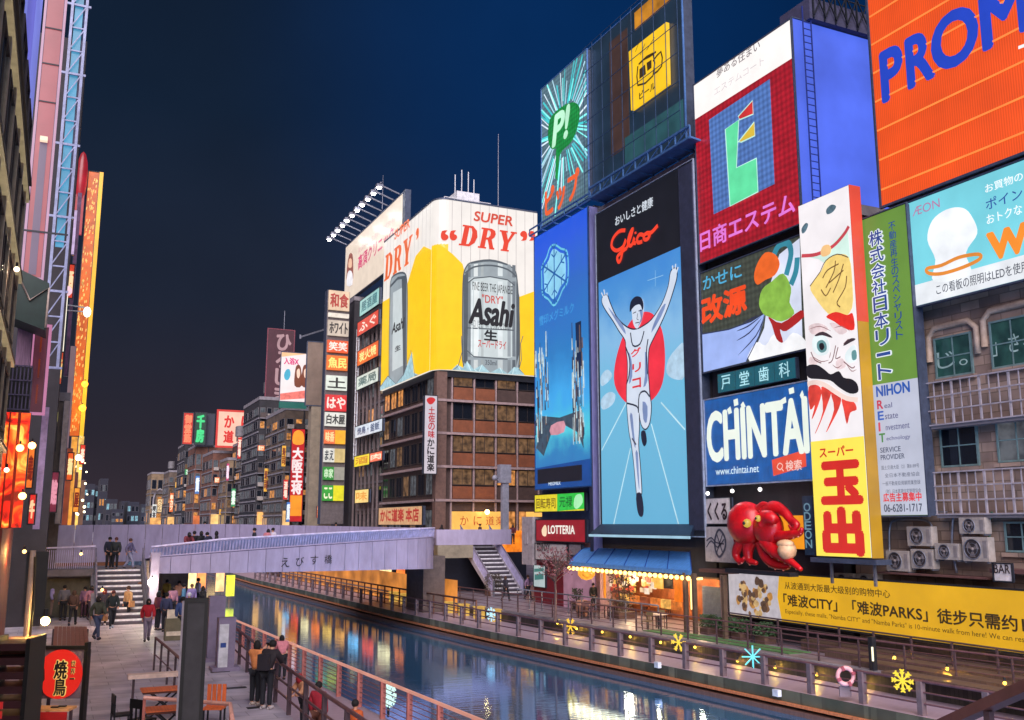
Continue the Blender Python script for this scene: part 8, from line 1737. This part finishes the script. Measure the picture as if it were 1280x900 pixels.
def pose_meshes(kind):
    if kind in _pose: return _pose[kind]
    P = pose(kind); J = {k: (P[k], RB[k if k in RB else k[:-1]]) for k in P}
    body = skin_mesh('body', J, BE, SKIN)
    # hands: palm, four fingers of different length and a side thumb, joined to the wrists
    mb = MB()
    for s_, g in (('L', -1), ('R', 1)):
        w = Vector(P['wri'+s_]); d = (w - Vector(P['elb'+s_])).normalized(); side = Vector((g, 0, 0)); side = (side - d*side.dot(d)).normalized(); nrm = d.cross(side)
        c = w + d*.06; mb.path([tuple(w), tuple(w+d*.04), tuple(w+d*.09)], .03, 8, [.028, .036, .03])
        for i, L_ in enumerate((.062, .075, .07, .052)):
            b = w + d*.085 + side*(.026-.017*i); mb.path([tuple(b), tuple(b+d*L_*.55), tuple(b+d*L_*.85+nrm*.02)], .009, 5, [.01, .009, .007])
        b = w + d*.03 - side*.03; mb.path([tuple(b), tuple(b-side*.025+d*.03), tuple(b-side*.025+d*.06)], .01, 5, [.013, .011, .008])
    hands = tomesh('hands', mb, SKIN)
    def grow(keys, k_, cut=None):
        JJ = {k: (P[k], tuple(v+k_ for v in (J[k][1] if isinstance(J[k][1], tuple) else (J[k][1],)*2))) for k in keys}; return JJ
    up = ['pel', 'wai', 'che', 'neck', 'shoL', 'elbL', 'wriL', 'shoR', 'elbR', 'wriR']
    jacket = skin_mesh('jacket', grow(up, .04), [('pel', 'wai'), ('wai', 'che'), ('che', 'neck'), ('che', 'shoL'), ('shoL', 'elbL'), ('elbL', 'wriL'), ('che', 'shoR'), ('shoR', 'elbR'), ('elbR', 'wriR')], M_BLACK)
    lo_ = ['pel', 'hipL', 'kneL', 'ankL', 'hipR', 'kneR', 'ankR']
    tr = skin_mesh('trousers', grow(lo_, .024), [('pel', 'hipL'), ('hipL', 'kneL'), ('kneL', 'ankL'), ('pel', 'hipR'), ('hipR', 'kneR'), ('kneR', 'ankR')], M_BLACK)
    sh = MB()
    for s_ in 'LR': a = Vector(P['ank'+s_]); b = Vector(P['toe'+s_]); sh.path([tuple(a+Vector((0, .05, -.04))), tuple(a+Vector((0, 0, -.035))), tuple(b), tuple(b+(b-a)*.25)], .05, 8, [.035, .055, .052, .03])
    hm = Vector(P['hm']); hair = MB().ball(hm+Vector((0, .02, .035)), .108, 12, (.93, 1.02, .95)); hl = MB().ball(hm+Vector((0, .03, -.02)), .115, 12, (.95, .9, 1.35))
    fc = MB(); f_ = hm+Vector((0, -.095, 0)); fc.ball(f_+Vector((0, -.008, -.015)), .016, 6, (.8, 1, 1.3))
    ey = MB().ball(f_+Vector((-.032, .005, .012)), .011, 6).ball(f_+Vector((.032, .005, .012)), .011, 6).box(f_.x-.022, f_.y-.001, f_.z-.052, f_.x+.022, f_.y+.01, f_.z-.046)
    _pose[kind] = dict(body=body, hands=hands, jacket=jacket, trousers=tr, shoes=tomesh('shoes', sh, M_WHITE), hair=tomesh('hair', hair, M_BLACK), longhair=tomesh('hair', hl, M_BLACK), nose=tomesh('nose', fc, SKIN), eyes=tomesh('eyes', ey, M_BLACK))
    return _pose[kind]
def person(x, y, z, rz, kind, label, top=(40, 40, 50), legs=(26, 28, 36), hair=(24, 20, 20), shoes=(60, 56, 60), h=1.7, long=False, group=None, extra=None):
    M_ = pose_meshes(kind); t = thing('person', label, 'person', (x, y, z), rz, group); s_ = h/1.7
    def add(n, me, col=None):
        o = piece(n, me, t, (0, 0, 0), sc=(s_,)*3)
        if col: o.material_slots[0].link = 'OBJECT'; o.material_slots[0].material = mat('cloth_%d_%d_%d' % col, col, .8, var=.2, scale=9)
        return o
    b = add('body', M_['body']); add('hand', M_['hands']); add('jacket', M_['jacket'], top); add('trousers', M_['trousers'], legs); add('shoes', M_['shoes'], shoes)
    add('hair', M_['longhair' if long else 'hair'], hair); add('nose', M_['nose']); add('eyes', M_['eyes'])
    if extra == 'bag': bg_ = obj('bag', MB().box(.2, -.1, .75, .42, .1, 1.05), mat('bag_tan', (196, 140, 90), .6), t); obj('strap', MB().path([(.3, 0, 1.05), (.2, 0, 1.25), (.1, 0, 1.42)], .015, 5), mat('bag_tan', (1, 1, 1)), bg_)
    if extra == 'phone': obj('phone', MB().box(-.075, -.47, 1.49, .075, -.455, 1.58), M_BLACK, t)
    if extra == 'pack': obj('backpack', MB().box(-.15, .1, 1.02, .15, .28, 1.42), mat('pack_dark', (40, 36, 44), .6), t)
    return t
def pz(px, py, z, rz, kind, label, **k): a = atZ(px, py, z); return person(a.x, a.y, z, rz, kind, label, **k)
away = math.pi   # faces +Y
# couple photographing by the near railing
pz(318, 882, 0, away-.9, 'photo', 'person in an orange jacket and black trousers raising a phone by the near railing', top=(226, 140, 84), shoes=(206, 190, 180), long=True, extra='phone', h=1.66)
pz(332, 887, 0, away-.7, 'lean', 'person in black close beside the one in the orange jacket', top=(38, 30, 36), shoes=(200, 190, 190), h=1.76, extra='pack')
# low walk people seen over the rail
pz(380, 915, ZL, -1.2, 'lean', 'person in a red scarf and beige coat on the near low walk', top=(186, 130, 96), hair=(150, 30, 40), long=True)
pz(396, 935, ZL, away-.8, 'stand', 'person in a crimson coat standing on the near low walk', top=(160, 34, 50), legs=(90, 50, 36))
pz(442, 960, ZL, away-1.0, 'stand', 'person with dark hair and an orange top on the near low walk', top=(196, 90, 40), h=1.6)
# walkers
pz(139, 786, 0, .1, 'walk', 'person in a dark green coat and black trousers walking down from the stairs', top=(30, 40, 40), shoes=(150, 160, 180), hair=(90, 40, 36))
pz(128, 782, 0, -.1, 'stand', 'person in a dark coat with pale scarf left of the one in dark green', top=(36, 34, 50), shoes=(180, 170, 176), h=1.68, hair=(110, 40, 40), long=True)
pz(146, 772, 0, .2, 'walk', 'person in a pale top with a glowing tan bag at the stairs foot', top=(196, 180, 196), extra='bag', h=1.6)
pz(112, 776, 0, .6, 'walk', 'person in a dusty pink coat left of the stairs foot', top=(170, 110, 124), legs=(60, 40, 50), long=True)
pz(104, 772, 0, -.5, 'stand', 'shorter person in a mauve coat at the stairs flank wall', top=(140, 100, 126), legs=(80, 50, 66), h=1.55)
pz(64, 772, 0, 1.3, 'stand', 'man in a white and violet shirt standing by the dark cabinet', top=(186, 170, 220), legs=(150, 120, 110), hair=(60, 40, 40))
pz(183, 802, 0, 0.0, 'walk', 'woman in a bright red jumper and grey trousers walking towards the camera', top=(176, 30, 44), legs=(120, 108, 126), long=True)
pz(196, 788, 0, 2.0, 'stand', 'person in a wine coloured coat behind the woman in red', top=(96, 40, 60), long=True)
pz(206, 790, 0, 2.6, 'stand', 'person in a slate blue coat left of the display stand', top=(56, 60, 90))
pz(226, 800, 0, away, 'stand', 'person in a blue jacket behind the display stand', top=(60, 80, 130), h=1.74)
pz(234, 790, 0, away, 'walk', 'person in a navy coat and white hat near the black signboard', top=(40, 54, 96), hair=(220, 220, 226))
pz(214, 776, 0, .4, 'stand', 'far person in a pink top under the bridge', top=(196, 140, 160), long=True)
pz(228, 772, 0, 1.4, 'stand', 'far person in a cyan jacket under the bridge', top=(90, 140, 170))
pz(246, 764, 0, 1.8, 'stand', 'far person in a white shirt under the bridge', top=(210, 206, 220), h=1.78)
# on the landing
def py_(px, py, Y, rz, kind, label, **k):
    a = atY(px, py, Y); return person(a.x, Y, a.z, rz, kind, label, **k)
py_(135, 712, 57.4, .3, 'stand', 'person in a long dark coat at the top of the promenade stairs', top=(34, 38, 56), h=1.72)
py_(143, 712, 57.2, -.3, 'stand', 'person in a dark olive coat at the top of the promenade stairs', top=(40, 46, 50), hair=(80, 40, 40))
py_(161, 712, 57.3, 1.2, 'walk', 'person in pale blue trousers and grey top on the landing', top=(110, 104, 140), legs=(150, 150, 180), hair=(80, 50, 50), h=1.66)
# on the bridge deck, heads above the parapet
br = [(235, 'wine coat'), (243, 'black coat'), (252, 'black cap'), (264, 'dark navy coat'), (271, 'black jacket'), (318, 'dark jacket'), (331, 'pink top'), (341, 'white top')]
cols = [(120, 50, 60), (24, 22, 30), (30, 30, 36), (30, 34, 60), (24, 24, 30), (34, 36, 46), (196, 120, 130), (210, 200, 216)]
for i, ((px, w), c_) in enumerate(zip(br, cols)):
    s0 = min(range(len(GD)), key=lambda j: abs(px_of(*GD[j])[0]-px)); gx, gy = GD[s0]; Y = gy+1.5
    a = atY(px, 668, Y); zz = z_at(a.x, Y, 660.0 if px > 300 else 664.0) - 1.72
    person(a.x, Y, zz, (away if i % 2 else .2)+i*.3, 'stand' if i % 3 else 'lean', 'person in a %s leaning behind the near bridge parapet, %s' % (w, ['leftmost of five', 'second of five', 'third of five', 'fourth of five', 'fifth of five', 'left of three', 'middle of three', 'right of three'][i]), top=c_, hair=(22, 20, 24), long=i % 2 == 0)
deck_people = [(104, 656, 'white hat'), (128, 657, 'red coat'), (112, 659, 'black coat'), (154, 658, 'grey coat'), (214, 655, 'orange coat'), (222, 656, 'dark coat'), (256, 652, 'white blouse'), (283, 654, 'pale coat'), (420, 653, 'black coat by the parapet'), (552, 656, 'dark coat near the restaurant'), (600, 655, 'brown coat near the restaurant'), (641, 656, 'maroon coat by the lamp post')]
for i, (px, py, w) in enumerate(deck_people):
    Y = 69.0 if px < 300 else (78 if px > 500 else 74.0); a = atY(px, py, Y)
    person(a.x, Y, a.z-1.72, i*1.1, ('stand', 'walk')[i % 2], 'person in a %s beyond the far bridge parapet' % w if px < 500 else 'person in a %s' % w, top=[(200, 200, 206), (140, 40, 40), (28, 28, 34), (90, 90, 100), (190, 90, 50), (40, 36, 50), (214, 206, 226), (180, 176, 196), (22, 22, 28), (36, 30, 34), (90, 60, 50), (96, 36, 44)][i], long=i % 2 == 1)
# diners
din = [(742, 764, 'black top left of the dark brown table'), (752, 760, 'grey coat by the awning edge'), (766, 762, 'wine top at the dark brown table'), (786, 760, 'black coat under the awning middle'), (800, 758, 'charcoal jumper by the menu posters'), (812, 758, 'dark green top by the menu posters'), (834, 764, 'black shirt near the blackboard')]
for i, (px, py, w) in enumerate(din): pz(px, py, ZT, i*1.3, 'sit' if i % 2 else 'stand', 'diner in a ' + w, top=[(26, 26, 30), (90, 90, 100), (90, 40, 44), (30, 28, 34), (50, 48, 52), (30, 50, 44), (28, 26, 30)][i], h=1.66)
pz(1150, 900, ZL, 0, 'stand', 'x') if False else None

# more people: promenade, low walk, terrace and bridge
rg = random.Random(55)
more = [(120, 800, 0, 'olive parka and grey trousers in mid promenade', (70, 74, 60)), (158, 778, 0, 'camel coat right of the stairs foot', (170, 130, 90)), (172, 772, 0, 'brick red hooded top by the lilac pillar', (140, 60, 50)), (193, 776, 0, 'teal coat under the girder end', (50, 110, 116)), (222, 768, 0, 'peach top by the lit doorways', (220, 160, 130)), (238, 770, 0, 'lilac coat by the lit doorways', (150, 130, 180)), (90, 782, 0, 'dark brown coat near the olive wall', (70, 50, 44)), (78, 776, 0, 'grey hooded top near the olive wall', (110, 108, 116)), (207, 762, 0, 'yellow top far under the bridge', (210, 180, 80)), (252, 775, 0, 'black coat beside the tall grey pillar', (30, 30, 36))]
for i, (px, py, z, w, c_) in enumerate(more): pz(px, py, z, rg.random()*6.28, ('walk', 'stand')[i % 2], 'person in a ' + w, top=c_, long=i % 3 == 0, h=1.58+rg.random()*.2, hair=rg.choice([(24, 20, 20), (70, 44, 30), (110, 70, 50)]), legs=rg.choice([(26, 28, 36), (80, 76, 90), (60, 70, 100)]), extra=rg.choice([None, 'bag', 'pack']))
more = [(352, 850, 'pink coat on the near low walk', (210, 130, 140))]
for i, (px, py, w, c_) in enumerate(more): pz(px, py, ZL, away-.5*i, ('lean', 'stand')[i % 2], 'person in a ' + w, top=c_, long=i % 2 == 0)
more = [(688, 742, 'coral coat by the red wall', (200, 90, 80)), (704, 752, 'black coat by the pink window', (30, 28, 34)), (724, 756, 'wine coat left of the orange curtains', (110, 40, 54)), (771, 750, 'navy shirt under the awning', (40, 50, 90)), (781, 751, 'black vest under the awning', (26, 24, 28)), (824, 752, 'crimson shirt by the blackboard', (150, 30, 44)), (846, 756, 'grey shirt by the orange curtain pair', (100, 100, 110)), (632, 752, 'dark coat at the foot of the steel stairs', (40, 36, 48)), (660, 750, 'mauve coat by the white pillar', (140, 110, 140))]
for i, (px, py, w, c_) in enumerate(more): pz(px, py, ZT, rg.random()*6.28, ('walk', 'stand', 'sit')[i % 3] if px > 720 else 'walk', 'person in a ' + w, top=c_, long=i % 3 == 1, hair=rg.choice([(24, 20, 20), (70, 44, 30)]))
